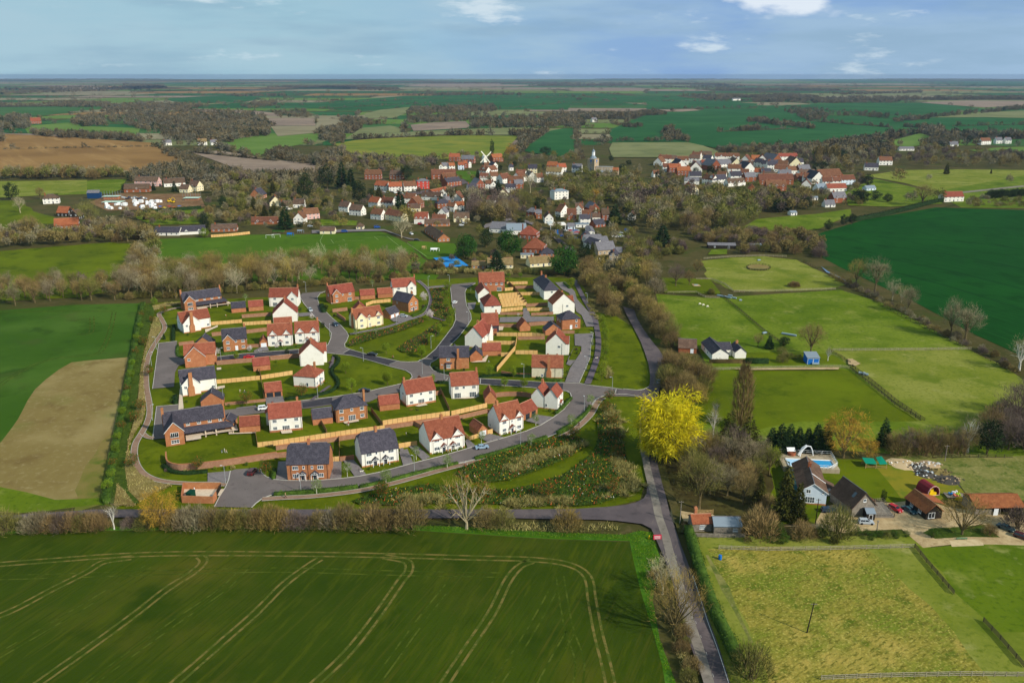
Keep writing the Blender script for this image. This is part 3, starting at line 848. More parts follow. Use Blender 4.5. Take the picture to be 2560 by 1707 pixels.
def AD(label,f,A,B,D,wingw,proj,group=NEW):
 0
 h=Bld('long_brick_house',label,P(f,*A),P(f,*B),D,'house',group)
 L=h.L
 h.body(5.5,44)
 w=wingw
 t=math.tan(R(52))
 h.fgable(w/2,w,proj,48,5.1)
 zr=4.6+w/2*math.tan(R(50))
 h.win('f',w/2,3.0,2.5,1.7,4,out=proj,name='balcony_window',dark=True)
 b=MB().box(w/2-1.4,w/2+1.4,-proj-.2,-proj-.14,3.7,3.76)
 for i in range(12):b.box(w/2-1.4+i*.25,w/2-1.36+i*.25,-proj-.19,-proj-.15,2.9,3.7)
 b.build('balcony_rail',AP['pipe'],h.root)
 h.win('f',w/2,.8,2.5,1.3,3,True,out=proj,dark=True)
 for a in np.linspace(w+1.6,L-1.2,4):h.win('f',a,4.2,1.2,1.0,2,True,dark=True)
 vd,x0,x1=2.6,w,L+2.4
 v=MB()
 v.slab([(x0,-vd-.3,2.55),(x1+.3,-vd-.3,2.55),(L,.0,3.75),(x0,0,3.75)],.15)
 v.slab([(x1+.3,-vd-.3,2.551),(x1+.3,D*.75,2.551),(L,D*.75,3.75),(L,0,3.75)],.15)
 v.build('veranda_roof',AP['slate'],h.root)
 for a in(L*.66,L*.84,x1):
  MB().box(a-.2,a+.2,-vd-.05,-vd+.3,0,2.5).build('pillar',AP['patio']if 'patio' in AP else M_patio,h.root)
 for a0,a1,n in((w+1.2,w+4.4,4),(L*.58,L*.72,3),(L*.75,L*.88,3)):
  h.win('f',(a0+a1)/2,.1,a1-a0,2.25,n,name='glazed_door')
 MB().box(L,x1-.3,-1.0,D*.7,0,2.5).build('side_room',AP['brick'],h.root)
 h.chim(-.1,D/2,.8,1.2,h.ridge+1.3,0)
 h.stack('r',D*.5,1.5,h.ridge+1.6,4.5)
 h.pipe('f',L-.6)
 h.done('brick','slate')
 Am('patio',[tuple(h.o+h.u*a+h.n*b)for a,b in((w+.4,-vd-3.4),(w+5.2,-vd-3.4),(w+5.2,-vd-.6),(x1+1.6,-vd-.6),(x1+1.6,2),(w+.4,2))],M_patio,FZ[0]+.03)
 return h
AD('long brick slate-roofed house with glazed veranda above the curved garden wall',2,(338,470),(775,405),6.8,5.9,6.0)
AD('long brick and slate house with glazed veranda at the top left corner of the estate',1,(470,400),(752,362),6.8,5.6,3.6)
Ae('slate annex garage joined behind the long brick house at front left',2,(742,396),(840,392),6.0,'slate',rot=True,pitch=35)
Ae('dark slate garage right of the top left brick house',1,(822,420),(928,411),5.6,'slate')
Ae('red-roofed brick garage behind the white gabled house in the top row',1,(948,408),(1056,400),5.6,'red')
def AE(label,f,A,B,wingw,proj,D,wm,rm,pitch=46,stackm=True,x0=.3,right=True,plin=True):
 0
 h=Bld('detached_house',label,P(f,*A),P(f,*B),D,'house',NEW)
 L=h.L
 h.body(EV,pitch)
 c=x0+wingw/2
 h.fgable(c,wingw,proj,pitch,4.7)
 if stackm:
  b=h.part('chimney')
  zt=4.7+wingw/2*math.tan(R(pitch))+1.3
  m=3.4
  b.prism([(c-1.25,-proj-.65,0),(c+1.15,-proj-.65,0),(c+1.15,-proj-.65,m),(c+.75,-proj-.65,m+.8),(c+.75,-proj-.65,zt),(c-.55,-proj-.65,zt),(c-.75,-proj-.65,m+.8),(c-1.25,-proj-.65,m)],(0,.7,0))
 h.win('f',x0+wingw*.2,3.0,1.1,1.1,2,out=proj)
 if right:
  h.win('f',L-1.3,1.2,1.2,1.1,2)
  h.pipe('f',L-.5)
 if plin:
  h.part('plinth').box(x0+.03,x0+wingw+.03,-proj-.03,-proj+.5,0,.5)
  h.part('plinth').box(0,L+.03,-.03,D+.03,0,.6)
 row(h,'r',(.3,.7),1);row(h,'l',(.3,.7),1)
 h.done(wm,rm)
 return h
AE('white slate-roofed house with tall brick gable stack beside the left parking court',1,(455,1022),(715,985),6.6,2.2,7.0,'white','slate')
AE('white red-roofed house with tall brick gable stack below the top left house',1,(455,560),(670,525),8.0,3.0,7.0,'white','red')
AE('brick house with red roofs and plain gable beside the middle of the left parking court',1,(480,815),(708,796),8.2,1.6,7.0,'brick','red',stackm=False,right=False,plin=False)
Ae('small slate garage with a plain brick gable beside the planted border',1,(598,1117),(763,1102),6.0,'slate',rot=True,pitch=38,eaves=2.6)
Ae('slate double garage with two white doors above the left parking court',1,(548,690),(686,684),6.0,'slate',rot=True,pitch=40,doors=('l',(.28,.72),2.3))
h=Au('brick house with dark slate roof and front gable in the second row',1,(760,702),(938,686),7.6,'brick','slate',plin=False,patio=None,wing=(.24,4.4,.8),up=(.22,.55,.84),lo=(.22,.84),chims=((.95,.6),))
h.door('f',.56*h.L,m='gdoor')
def AF(label,f,A,B):
 h=Bld('detached_house',label,P(f,*A),P(f,*B),7.8,'house',NEW)
 h.body(EV,47)
 for c in(.22,.78):
  h.fgable(c*h.L,3.2,.05,52,EV)
  h.win('f',c*h.L,Z1+.2,1.5,1.2,3,out=.05);h.win('f',c*h.L,Z0,1.5,1.25,3,out=.05)
 h.door('f',.5*h.L);h.porch('f',.5*h.L,AP['red'])
 h.chim(h.L-.4,h.D*.5);h.plinth(.3)
 h.pipe('f',.4*h.L);h.pipe('f',.97*h.L)
 h.done('white','red')
AF('left of two matching white houses with paired red-roofed gables in the middle row',1,(1091,666),(1270,656))
AF('right of two matching white houses with paired red-roofed gables, beside the estate road bend',1,(1291,647),(1466,637))
Ae('brick garage with white door and red gable left of the matching white houses',1,(1030,674),(1084,670),6.0,'red',rot=True,pitch=50,doors=('l',(.52,),2.4))
Ae('low red-roofed garage behind the left matching white house',1,(1135,540),(1268,530),5.6,'red')
h=Au('white red-roofed house with right front gable in the top row by the road',1,(1100,372),(1312,368),7.4,'white','red',plin=False,patio=.2,pw=2.4,wing=(.82,5.0,1.2),up=(.2,.55,.82),lo=(.82,),chims=((.96,.7),))
g=Bld('detached_house','white house with plain gable end and steep red roof in the second row',P(1,1128,492),P(1,1306,482),10.5,'house',NEW,rot=True)
g.body(4.8,44);g.chim(g.L*.6,g.D*.5);g.win('f',g.L*.3,Z1,1.3,1.2,2);g.win('f',g.L*.7,Z1,1.3,1.2,2);g.pipe('f',.3);g.done('white','red')
h=Au('brick house with red roof and left front gable in the top middle row',1,(1552,352),(1728,327),7.4,'brick','red',plin=False,patio=.78,pw=2.4,wing=(.22,4.4,1.0),up=(.22,.5,.8),lo=(.22,),chims=((0,.6),))
Ae('left of two red-roofed garages right of the top middle brick house',1,(1768,323),(1876,316),5.6,'red')
Ae('right of two red-roofed garages beside the top right white house',1,(1898,312),(2006,304),5.6,'red')
Au('white house with red roof and right front gable beside the curving path, top row',1,(2007,298),(2178,285),7.4,'white','red',plin=False,patio=None,wing=(.8,4.6,.8),up=(.25,.8),lo=(.25,.8),chims=((1.0,.6),))
h=Bld('detached_house','brick house with dark slate roof and gable facing right inside the curving path',P(1,2004,388),P(1,2122,416),7.2,'house',NEW)
h.body(EV,45);h.chim(h.L*.85,h.D*.6);row(h,'r',(.3,.75),1);row(h,'r',(.3,.75),0);h.door('r',.5*h.D);h.win('f',h.L*.3,Z1,.6,1.0,1);h.done('brick','slate')
Ae('slate double garage with two white doors beside the parked silver car',1,(1985,466),(2056,442),5.8,'slate',doors=('f',(.27,.73),2.3))
Ae('red-tiled brown garage tucked behind the cream house',1,(1720,432),(1815,425),6.0,'red',rot=True,pitch=46)
h=Bld('detached_house','cream red-roofed house with large and small front gables and left brick stack',P(1,1733,541),P(1,1936,506),7.6,'house',NEW)
h.body(EV,46)
h.fgable(.21*h.L,4.4,.5,48,EV);h.fgable(.83*h.L,2.9,.05,52,EV);h.fgable(.5*h.L,1.6,.05,52,EV)
for a,o_ in((.21,.5),(.83,.05)):h.win('f',a*h.L,Z1+.1,1.6,1.2,3,out=o_);h.win('f',a*h.L,Z0,1.6,1.2,3,out=o_)
h.win('f',.5*h.L,Z1+.2,.9,1.0,2,out=.05);h.door('f',.52*h.L,m='gdoor');h.stack('l',h.D*.6,1.7);h.plinth(.4);h.pipe('f',.42*h.L);h.pipe('f',.97*h.L)
h.done('cream','red')
Ae('red-roofed brick garage standing on the back lawn behind the red parked car',1,(982,850),(1107,836),5.6,'red')
g=Bld('detached_house','white house with a plain left gable and red cross roof beside the estate road junction',P(1,1326,812),P(1,1500,800),8.5,'house',NEW,rot=True)
g.body(EV,44);g.fgable(g.L*.7,5.5,1.3,46,EV);row(g,'f',(.3,.7),1);g.chim(g.L*.5,g.D*.5,top=g.ridge+.6);g.pipe('l',.3);g.done('white','red')
h=Bld('detached_house','white house with a hipped red roof beside the curved green',P(1,1280,960),P(1,1440,972),8.4,'house',NEW)
h.body(4.8,38,'hip');h.win('f',.62*h.L,.5,.9,1.6,1)
for a in(.2,.5,.8):h.win('r',a*h.D,Z1,1.0,1.25,2,True)
for a in(.2,.8):h.win('r',a*h.D,Z0,1.0,1.3,2,True)
h.door('r',.5*h.D);h.porch('r',.5*h.D,AP['lead'],1.5,.9);h.chim(h.L*.75,h.D*.6,top=h.ridge+.8);h.plinth(.6);h.pipe('f',.97*h.L);h.done('white','red')
Ae('red-roofed double garage with two dark doors beside the lawn with playing children',1,(1069,1046),(1196,1031),6.0,'red',doors=('f',(.27,.73),2.4),dm='dglass')
h=Au('long brick terrace with a big red roof at the top of the central road',3,(585,262),(770,256),9.0,'brick','red',plin=False,patio=None,up=(.25,.45,.67,.88),lo=(),chims=((.55,.5),),gtype='terraced_house')
h.win('f',.78*h.L,.12,2.6,2.15,4,name='patio_door')
g=Bld('terraced_house','rear brown-roofed terrace house stepping down beside the central road',P(3,575,340),P(3,668,336),13,'house',NEW,rot=True)
g.body(4.8,44);row(g,'f',(.2,.5,.8),1);row(g,'f',(.2,.5,.8),0);g.done('white','red')
g=Bld('terraced_house','white terrace house with red roof hipped at its near end beside pale fences',P(3,620,432),P(3,742,426),15,'house',NEW,rot=True)
g.body(4.8,42,'hip');row(g,'f',(.15,.4,.65,.9),1);row(g,'f',(.2,.6),0);g.win('l',g.D*.5,Z1,1.2,1.1,2);g.chim(g.L*.55,g.D*.5);g.done('white','red')
h=Bld('detached_house','broad red-roofed house with slate-clad lower storey amid the east block',P(3,607,585),P(3,727,580),9.0,'house',NEW)
h.body(5.0,46);h.chim(h.L*.9,h.D*.5);h.pipe('f',.97*h.L);row(h,'r',(.5,),1);h.done('slate','red')
Ae('low red-roofed garage with white side door below the slate-clad house',3,(632,586),(712,584),5.0,'red')
g=Bld('detached_house','white house with a tall plain gable and steep red roof beside the dark central road',P(3,478,668),P(3,606,680),13.5,'house',NEW,rot=True)
g.body(EV,47);g.fgable(g.L*.75,5.5,.9,48,EV);row(g,'f',(.25,.5,.75),1);row(g,'f',(.3,.7),0);g.chim(g.L*.45,g.D*.5);g.plinth(.4);g.done('white','red')
h=Bld('detached_house','brick house with dark slate roof, tall brick stack and bay window at the central junction',P(3,292,832),P(3,508,828),7.6,'house',NEW)
h.body(EV,42)
h.stack('f',.63*h.L,1.6,h.ridge+.2,4.0,.7)
h.win('f',.3*h.L,Z1+.1,1.4,1.2,2,True)
b=MB().prism([(.3*h.L-1.4,0,0),(.3*h.L-.9,-.9,0),(.3*h.L+.9,-.9,0),(.3*h.L+1.4,0,0)],(0,0,2.4))
bay=b.build('bay_window',AP['brick'],h.root)
MB().prism([(.3*h.L-1.55,0,2.4),(.3*h.L-1.0,-1.05,2.4),(.3*h.L+1.0,-1.05,2.4),(.3*h.L+1.55,0,2.4)],(0,.1,.5)).build('bay_roof',AP['slate'],bay)
h.win('f',.3*h.L,.85,1.7,1.4,4,True,out=.9);row(h,'l',(.5,),1);h.pipe('f',.03);AG(h,.5,5.4);h.done('brick','slate')
Ae('slate garage with brick gable behind the brick house at the central junction',3,(515,778),(606,776),7.0,'slate',rot=True,pitch=44,eaves=2.8)
Ae('wide red-roofed garage between white gabled house and back lawns of the east block',3,(607,736),(744,732),5.8,'red')
Ae('small red-gabled garage standing alone behind brick walls in the east block',3,(880,556),(958,550),6.0,'red',rot=True,pitch=48)
g=Bld('terraced_house','long white terrace with a dark slate roof at the top right of the estate',P(3,1058,322),P(3,1172,316),26,'house',NEW,rot=True)
g.body(EV,40,'hip');g.chim(g.L*.55,g.D*.5);g.chim(g.L*.95,g.D*.5);row(g,'f',(.1,.3,.5,.7,.9),1);row(g,'f',(.1,.3,.5,.7,.9),0);row(g,'b',(.2,.4,.6,.8),1);g.win('l',g.D*.5,Z1,1.2,1.1,2);g.done('white','slate')
g=Bld('detached_house','white red-roofed house with one gable window atop the east drive',P(3,1122,428),P(3,1282,418),9.5,'house',NEW,rot=True)
g.body(EV,42);g.win('l',g.D*.66,Z1-.2,1.3,1.1,2);g.fgable(g.L*.7,4.5,.8,46,EV);row(g,'f',(.3,.7),1);g.chim(g.L*.4,g.D*.5,top=g.ridge+.5);g.pipe('l',g.D*.45);g.done('white','red')
h=Bld('detached_house','square brick house with a pyramid slate roof beside the east drive',P(3,1188,545),P(3,1325,533),8.2,'house',NEW)
h.body(EV,36,'hip');h.win('f',.78*h.L,Z1,1.0,1.3,1,True);h.win('f',.78*h.L,Z0,1.0,1.4,1,True);h.door('f',.5*h.L,m='gdoor');row(h,'l',(.3,.7),1);h.pipe('f',.2);h.done('brick','slate')
Ae('slate-roofed brick garage left of the pyramid-roofed house',3,(1068,585),(1186,578),5.6,'slate',rot=True,pitch=38)
g=Bld('detached_house','white house with red cross roofs beside the middle of the east drive',P(3,1072,722),P(3,1218,728),9.0,'house',NEW,rot=True)
g.body(EV,45);g.win('l',g.D*.66,Z1-.4,1.3,1.1,2);g.fgable(g.L*.3,5.0,1.2,47,EV);row(g,'f',(.3,.75),1);row(g,'f',(.75,),0);g.door('f',g.L*.55);g.porch('f',g.L*.55,AP['red'],1.8,1.0);g.chim(g.L*.5,g.D*.55,top=g.ridge+.5);g.pipe('l',g.D*.8);g.done('white','red')
h=Bld('detached_house','cream weatherboarded house with red roof and a tall brick stack on its near wall',P(3,968,893),P(3,1196,898),8.0,'house',NEW)
h.body(4.7,43)
h.stack('f',.55*h.L,2.0,h.ridge+.6,2.8,.7);h.win('f',.34*h.L,.4,.9,1.3,2)
h.part('plinth').box(-.03,h.L+.03,-.03,h.D+.03,0,.35)
AG(h,.5,5.0);AG(h,.8,5.0);row(h,'r',(.3,.7),1);row(h,'r',(.3,.7),0);h.pipe('f',.75*h.L);h.pipe('f',.99*h.L)
h.done('board','red')
FZ[0]=.30
spine=PL(3,[(1800,980),(1760,996),(1700,992),(1640,985),(1540,970),(1400,955),(1320,940),(1210,935),(1100,935),(900,922),(700,910),(585,905),(480,897),(370,885),(300,868),(245,846),(220,815),(225,790),(260,770),(300,740),(370,660),(430,600),(500,510),(525,470),(520,430),(490,370),(480,320),(478,270),(490,240),(555,205)])
n1=len(spine)
spine+=PL(3,[(555,196),(380,212),(205,227)])
n2=len(spine)
spine+=PL(3,[(205,238),(370,228),(372,245),(378,300),(385,370),(405,420),(410,470),(390,520),(330,600),(260,690),(190,750),(130,780),(60,783)])+PL(1,[(2060,780),(1850,735),(1690,690),(1655,675),(1650,650),(1665,630),(1680,590),(1665,560),(1620,510),(1560,460),(1500,400),(1460,350),(1450,310),(1470,280),(1512,262)])
n3=len(spine)
spine+=PL(1,[(1340,277),(1320,300),(1350,350),(1390,400),(1430,450),(1490,500),(1530,540),(1555,570),(1550,610),(1530,655),(1490,680),(1310,690),(1100,706),(900,722),(705,746),(470,764)])
n4=len(spine)
spine+=PL(1,[(472,792),(710,776),(1100,742),(1310,717),(1500,713),(1545,719),(1700,735),(1850,775),(2000,820),(2100,845),(2138,868),(2148,893),(2125,920),(2060,945),(1900,980),(1820,1000),(1560,1040),(1330,1067),(1212,1083)])
n5=len(spine)
spine+=PL(2,[(1076,224),(1000,230),(850,246),(738,256),(440,270)])
spine+=PL(2,[(440,300),(838,302),(1095,268),(1390,240),(1560,215),(1830,195),(1890,168),(2060,120),(2110,60),(2160,20)])
n6=len(spine)
spine+=PL(3,[(300,935),(370,936),(585,946),(700,953),(850,962),(970,971),(1100,985),(1186,991),(1240,1000),(1500,1036),(1650,1035),(1740,1040),(1790,1062)])
FZ[0]+=.01
Am('estate_road',spine,M_asph,FZ[0])
for a,b in((0,n1),(n2,n3),(n3+1,n4),(n4,n5),(n6,n6+9)):
 Ag('kerb',spine[a:b],.26,AN,FZ[0]-.05,.14)
up=PL(2,[(695,966),(730,895),(775,825),(800,765),(812,702),(850,690),(940,684),(1035,688),(1040,715),(1075,745),(1130,765),(1240,773),(1440,773),(1630,758),(1760,741),(1900,713),(2050,673),(2200,633)])+PL(4,[(588,713),(750,667),(940,610),(1100,564),(1220,527),(1330,482),(1420,427),(1500,367),(1540,317),(1555,277),(1545,247),(1515,232),(1480,227)])
lo=PL(4,[(1790,268),(1740,288),(1715,315),(1700,345),(1660,398),(1600,458),(1500,523),(1350,583),(1180,643),(1000,697),(840,737),(600,792),(400,840),(150,895),(-20,930)])+PL(2,[(1700,824),(1500,847),(1300,864),(1130,874),(1085,890),(1040,910),(1000,940),(968,972)])
FZ[0]+=.012
Am('estate_road',up+lo,M_asph,FZ[0])
for e in(up[:5],up[7:],lo):Ag('kerb',e,.26,AN,FZ[0]-.05,.14)
FZ[0]+=.012
for pts in([(285,645),(420,630),(418,720),(440,750),(475,762),(478,795),(430,812),(405,860),(398,965),(240,980)],[(270,1110),(430,1097),(440,1140),(470,1135),(600,1100),(640,1110),(620,1180),(440,1225),(330,1345),(240,1352)]):
 w=PL(1,pts)
 Am('parking_court',w,M_asph,FZ[0])
 Ag('kerb',w[-1:]+w[:2],.22,AN,FZ[0]-.05,.14)
 FZ[0]+=.012
dark=[(1,[(1690,693),(1850,738),(2040,779),(1975,808),(1850,773),(1700,733),(1640,722)]),(3,[(590,908),(1200,938),(1195,984),(970,968),(700,951),(590,944)]),(3,[(500,513),(430,603),(370,663),(300,741),(264,766),(195,749),(263,690),(333,600),(393,521),(412,478)]),(1,[(1310,692),(1100,708),(900,724),(705,748),(710,774),(1100,740),(1310,715)]),(2,[(1340,200),(1560,163),(1560,210),(1345,238)])]
for f,p in dark:
 Am('dark_road_surface',PL(f,p),M_dasph,FZ[0]+.004)
FZ[0]+=.012
for f,p in[(2,[(1545,634),(1628,632),(1628,756),(1545,762)]),(2,[(1165,634),(1226,632),(1234,766),(1146,764)]),(2,[(1640,627),(1716,620),(1812,730),(1725,742)]),(2,[(2052,562),(2112,540),(2152,634),(2082,662)]),(4,[(358,640),(412,628),(516,718),(462,744)]),(4,[(290,656),(314,650),(396,762),(328,780)]),(4,[(772,602),(792,582),(850,636),(792,655)]),(4,[(872,575),(952,546),(1062,574),(945,610)]),(4,[(1215,452),(1300,407),(1425,425),(1332,482)]),(2,[(645,718),(812,704),(795,770),(770,792),(645,790)]),(1,[(985,700),(1030,676),(1085,672),(1095,700),(985,712)]),(1,[(1068,1047),(1196,1034),(1212,1083),(1076,1100)]),(1,[(1310,425),(1400,418),(1440,440),(1320,450)]),(3,[(1285,662),(1230,770),(1290,770),(1250,812),(1222,800)]),(3,[(1140,198),(1215,195),(1285,265),(1300,320),(1340,365),(1400,430),(1455,500),(1455,522),(1370,524),(1335,440),(1295,412),(1278,335),(1240,275),(1190,250)]),(3,[(1282,578),(1420,572),(1405,640),(1395,760),(1318,937),(1212,932),(1250,830),(1290,770),(1332,705),(1333,668),(1285,662)]),(3,[(735,455),(905,450),(905,388),(935,388),(962,450),(1130,450),(1130,482),(960,490),(730,492)]),(3,[(495,350),(560,345),(545,395),(505,400)]),(2,[(850,248),(1000,232),(1000,222),(860,238)])]:
 Am('driveway',PL(f,p),M_pave,FZ[0]+.004)
 FZ[0]+=.002
FZ[0]+=.01
Ag('kerb',PL(3,[(1420,572),(1405,640),(1395,760),(1318,937)]),.22,AN,FZ[0]-.03,.12)
def path(name,parts,w,m,edge=True):
 p=[]
 for f,q in parts:p+=PL(f,q)
 p=Ai(p,4)
 FZ[0]+=.01
 Ag(name,p,w,m,FZ[0])
 if edge:
  for d in(-w/2,w/2):Ag('kerb',Aj(p,d),.16,AN,FZ[0]-.03,.05)
path('brick_path',[(15,[(985,326),(925,338),(868,360),(880,390),(897,425),(893,450),(870,485),(835,540),(808,600),(797,660),(798,760),(812,840),(816,900),(800,960),(770,1015),(742,1062),(732,1110),(737,1160),(757,1205),(792,1240),(850,1266),(930,1280)]),(2,[(520,797),(640,797),(780,805)])],2.0,M_brickpath)
path('brick_path',[(15,[(775,1010),(800,1032),(835,1040)])],1.7,M_brickpath)
path('brick_path',[(2,[(1045,912),(1100,908),(1220,901),(1400,892),(1600,872),(1780,846)]),(4,[(200,924),(400,871),(600,815),(760,775),(950,735),(1200,665),(1400,600),(1550,535),(1640,465),(1700,400),(1735,335),(1762,298),(1790,282)])],2.2,M_brickpath)
path('footpath',[(3,[(1285,180),(1310,235),(1350,315),(1385,375),(1430,460),(1447,540),(1458,620),(1455,700),(1440,780),(1408,870),(1378,945)])],2.6,M_dpath,False)
path('footpath',[(1,[(2190,185),(2240,225),(2275,270),(2285,330),(2265,400),(2220,440),(2100,480),(1950,530),(1820,555),(1690,580)])],1.9,M_dpath)
path('footpath',[(1,[(2262,408),(2300,455),(2390,480)])],1.5,M_dpath,False)
path('footpath',[(1,[(1545,960),(1500,990),(1440,1040),(1410,1065)])],1.4,M_dpath,False)
path('footpath',[(1,[(1572,735),(1560,790),(1545,830)])],1.2,M_dpath,False)
FZ[0]+=.01
Am('driveway',PL(1,[(1985,468),(2056,444),(2120,440),(2170,468),(2080,490),(2010,488)]),M_pave,FZ[0])
FZ[0]+=.01
for f,p in[(4,[(405,345),(478,322),(498,338),(430,350)]),(4,[(685,292),(790,280),(865,284),(780,292)]),(2,[(1180,410),(1262,400),(1268,425),(1190,432)]),(2,[(1640,345),(1752,325),(1758,340),(1655,358)]),(1,[(1640,325),(1718,320),(1720,328),(1645,336)]),(1,[(670,535),(718,515),(720,528),(690,540),(630,570),(625,545)]),(1,[(712,828),(745,826),(745,842),(712,845)]),(1,[(715,968),(770,958),(772,975),(718,988)]),(3,[(725,520),(765,515),(755,552),(720,554)]),(3,[(605,765),(640,735),(650,740),(630,785),(520,790)]),(3,[(635,590),(665,590),(640,610),(620,606)]),(2,[(800,400),(820,398),(826,428),(1000,420),(1000,428),(800,436)]),(1,[(440,985),(455,985),(470,1140),(430,1140)]),(1,[(1550,352),(1600,344),(1602,350),(1556,358)])]:
 Am('patio',PL(f,p),M_patio,FZ[0])
 FZ[0]+=.004
FZ[0]+=.01
ml=PL(3,[(1640,380),(1655,420),(1690,485),(1730,562),(1770,640),(1800,720),(1825,800),(1838,880),(1836,940),(1828,972)])+PL(4,[(2110,250),(2085,298),(2072,350),(2060,430),(2051,500),(2056,600),(2075,700),(2098,800),(2110,900),(2106,990),(2085,1026),(2030,1056),(1950,1076),(1800,1091),(1600,1104),(1100,1109)])+[G(900,1277),G(560,1277),G(240,1277),G(36,1291),G(-120,1296),G(-120,1313),G(70,1300),G(300,1297),G(700,1299),G(1200,1299)]+PL(14,[(730,154),(1000,160),(1300,164),(1420,172),(1580,192),(1640,222),(1690,332),(1735,440),(1800,650),(1850,855),(1905,1010),(1990,1250),(2100,1700),(2300,1700),(2152,1220),(2080,990),(2020,830),(1960,660),(1900,500),(1850,370),(1800,230),(1762,120),(1740,30)])+PL(4,[(2222,880),(2205,780),(2180,690),(2160,600),(2150,520),(2150,430),(2165,340),(2200,230),(2235,130),(2245,60)])+PL(3,[(1945,765),(1910,705),(1850,630),(1785,540),(1740,460),(1720,400)])
Am('road',ml,M_road,FZ[0])
mj=PL(4,[(2127,190),(2110,212),(2080,230),(2040,234),(1900,222),(1890,262),(1960,262),(2040,276),(2088,302),(2130,290)])
FZ[0]+=.01
Am('road',mj,M_road,FZ[0])
Ag('kerb',PL(3,[(1640,985),(1740,995),(1788,990),(1826,972)]),.26,AN,FZ[0]-.05,.14)
Ag('kerb',PL(4,[(1790,265),(1880,262),(1960,262),(2040,276),(2086,298)]),.26,AN,FZ[0]-.05,.14)
rc=PL(4,[(2105,640),(2128,740),(2150,840)])+PL(14,[(1700,50),(1720,140),(1765,270),(1800,400),(1840,530),(1880,660),(1930,830),(1985,990),(2055,1220),(2120,1450)])
FZ[0]+=.01
Ag('worn_road_edge',Aj(Ai(rc,4),-1.3),2.2,M_shoul,FZ[0])
FZ[0]+=.01
rl=Ai(rc,10)
for i in range(60,len(rl)-4,6):
 Ag('centre_line',rl[i:i+2],.1,AN,FZ[0])
Ag('edge_line',Aj(Ai(rc[7:],5),2.7),.12,AM,FZ[0])
for f,a,b in((1,(1640,722),(1692,693)),(1,(1980,806),(2048,778)),(3,(590,945),(592,907)),(4,(1872,258),(1884,222)),(3,(332,930),(368,888))):
 Ag('give_way_line',[P(f,*a),P(f,*b)],.3,AN,FZ[0])
Ag('dirt_verge',PL(4,[(2175,560),(2200,700),(2228,830),(2262,960),(2310,1090),(2370,1280)]),2.4,M_base,FZ[0]-.004,sm=4)  # dark strip along the road, the hedge's shade put into the colour
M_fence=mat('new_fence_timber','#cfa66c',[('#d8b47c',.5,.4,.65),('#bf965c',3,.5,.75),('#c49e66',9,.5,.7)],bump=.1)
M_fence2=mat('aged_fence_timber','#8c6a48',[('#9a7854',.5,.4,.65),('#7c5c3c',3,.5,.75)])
NEWLBL={}
def Ad(label,f,pts,h=1.8,z0=0.0,m=None,group='board fences of the estate gardens'):
 w=PL(f,pts)
 b=MB()
 p=MB()
 for i in range(len(w)-1):
  a,c=np.array(w[i]),np.array(w[i+1])
  L=np.hypot(*(c-a));u=(c-a)/L;n=np.array([-u[1],u[0]])*.03
  k=max(1,round(L/1.8))
  for j in range(k):
   q0,q1=a+u*(L*j/k),a+u*(L*(j+1)/k)
   dz=.03 if j%2 else 0
   q=[q0+n,q0-n,q1-n,q1+n]
   b.prism([(t[0],t[1],z0+.05)for t in q],(0,0,h+dz))
  for j in range(k+1):
   q=a+u*(L*j/k)
   p.box(q[0]-.06,q[0]+.06,q[1]-.06,q[1]+.06,z0,z0+h+.1)
 o=An('garden_fence',(0,0,0),0,label,'fence',group)
 o.location=(w[0][0],w[0][1],0)
 for nm,bb in(('panel',b),('post',p)):
  bb.v=[(x-w[0][0],y-w[0][1],z)for x,y,z in bb.v]
 b.build('panel',m or M_fence,o)
 p.build('post',m or M_fence2,o)['kind']='stuff'
 return o
def Ac(label,f,pts,h=1.8,t=.3,sm=0,group='brick garden walls of the estate'):
 w=PL(f,pts)
 if sm:w=Ai(w,sm)
 o=An('brick_wall',(w[0][0],w[0][1],0),0,label,'wall',group)
 r=[(a-w[0][0],b-w[0][1])for a,b in w]
 Ah(r,t,0,h).build('wall',AP['wallbrick'],o)
 Ah(r,t+.1,h+.002,.08).build('coping',AP['brick'],o)
 return o
Ad('pale board fence right of the two-storey slate brick house lawn, short front run',2,[(1012,524),(1130,512)])
Ad('long pale board fence behind the front semi-detached pairs, below the hipped brick house',2,[(1130,545),(1400,506),(1700,460),(1950,428)],1.8,1.6)
Ac('long brick retaining wall under the pale fence behind the brick semi-detached pair',2,[(1148,546),(1400,509),(1700,463),(1950,431)],1.7)
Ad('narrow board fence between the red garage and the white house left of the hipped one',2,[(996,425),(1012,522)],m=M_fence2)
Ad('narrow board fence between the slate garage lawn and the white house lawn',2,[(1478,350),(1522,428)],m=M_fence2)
Ad('short fence right of the brick semi-detached pair',2,[(1541,633),(1613,628)])
Ad('pale fence between the slate-roofed and red-roofed white pairs',2,[(2050,532),(2184,512)])
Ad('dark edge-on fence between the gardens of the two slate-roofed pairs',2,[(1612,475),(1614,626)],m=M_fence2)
Ac('curved tall brick wall around the lawn of the front left slate house',2,[(343,600),(346,650),(365,676),(410,690),(480,692),(700,670),(900,641),(1157,602)],2.2,.35,5)
Ac('short brick wall joining the curved wall to the brick pair',2,[(1157,602),(1226,596)])
Ac('short brick wall left of the slate-roofed white pair',2,[(1618,628),(1722,614)],1.6)
Ac('low brick wall along the lawn with the playing children',2,[(772,216),(1072,188)],1.1)
Ad('pale board fence below the dog lawn, behind the red-roofed white pair',4,[(170,510),(420,472),(662,438)],1.8,1.6)
Ac('brick retaining wall below the dog lawn',4,[(184,513),(420,476),(658,442)],1.7)
Ad('pale board fence below the lawn of the white house with patio doors, stepping up right',4,[(672,425),(935,365)],1.8,.9)
Ac('brick retaining wall behind the dark purple garage',4,[(680,450),(938,388)],1.6)
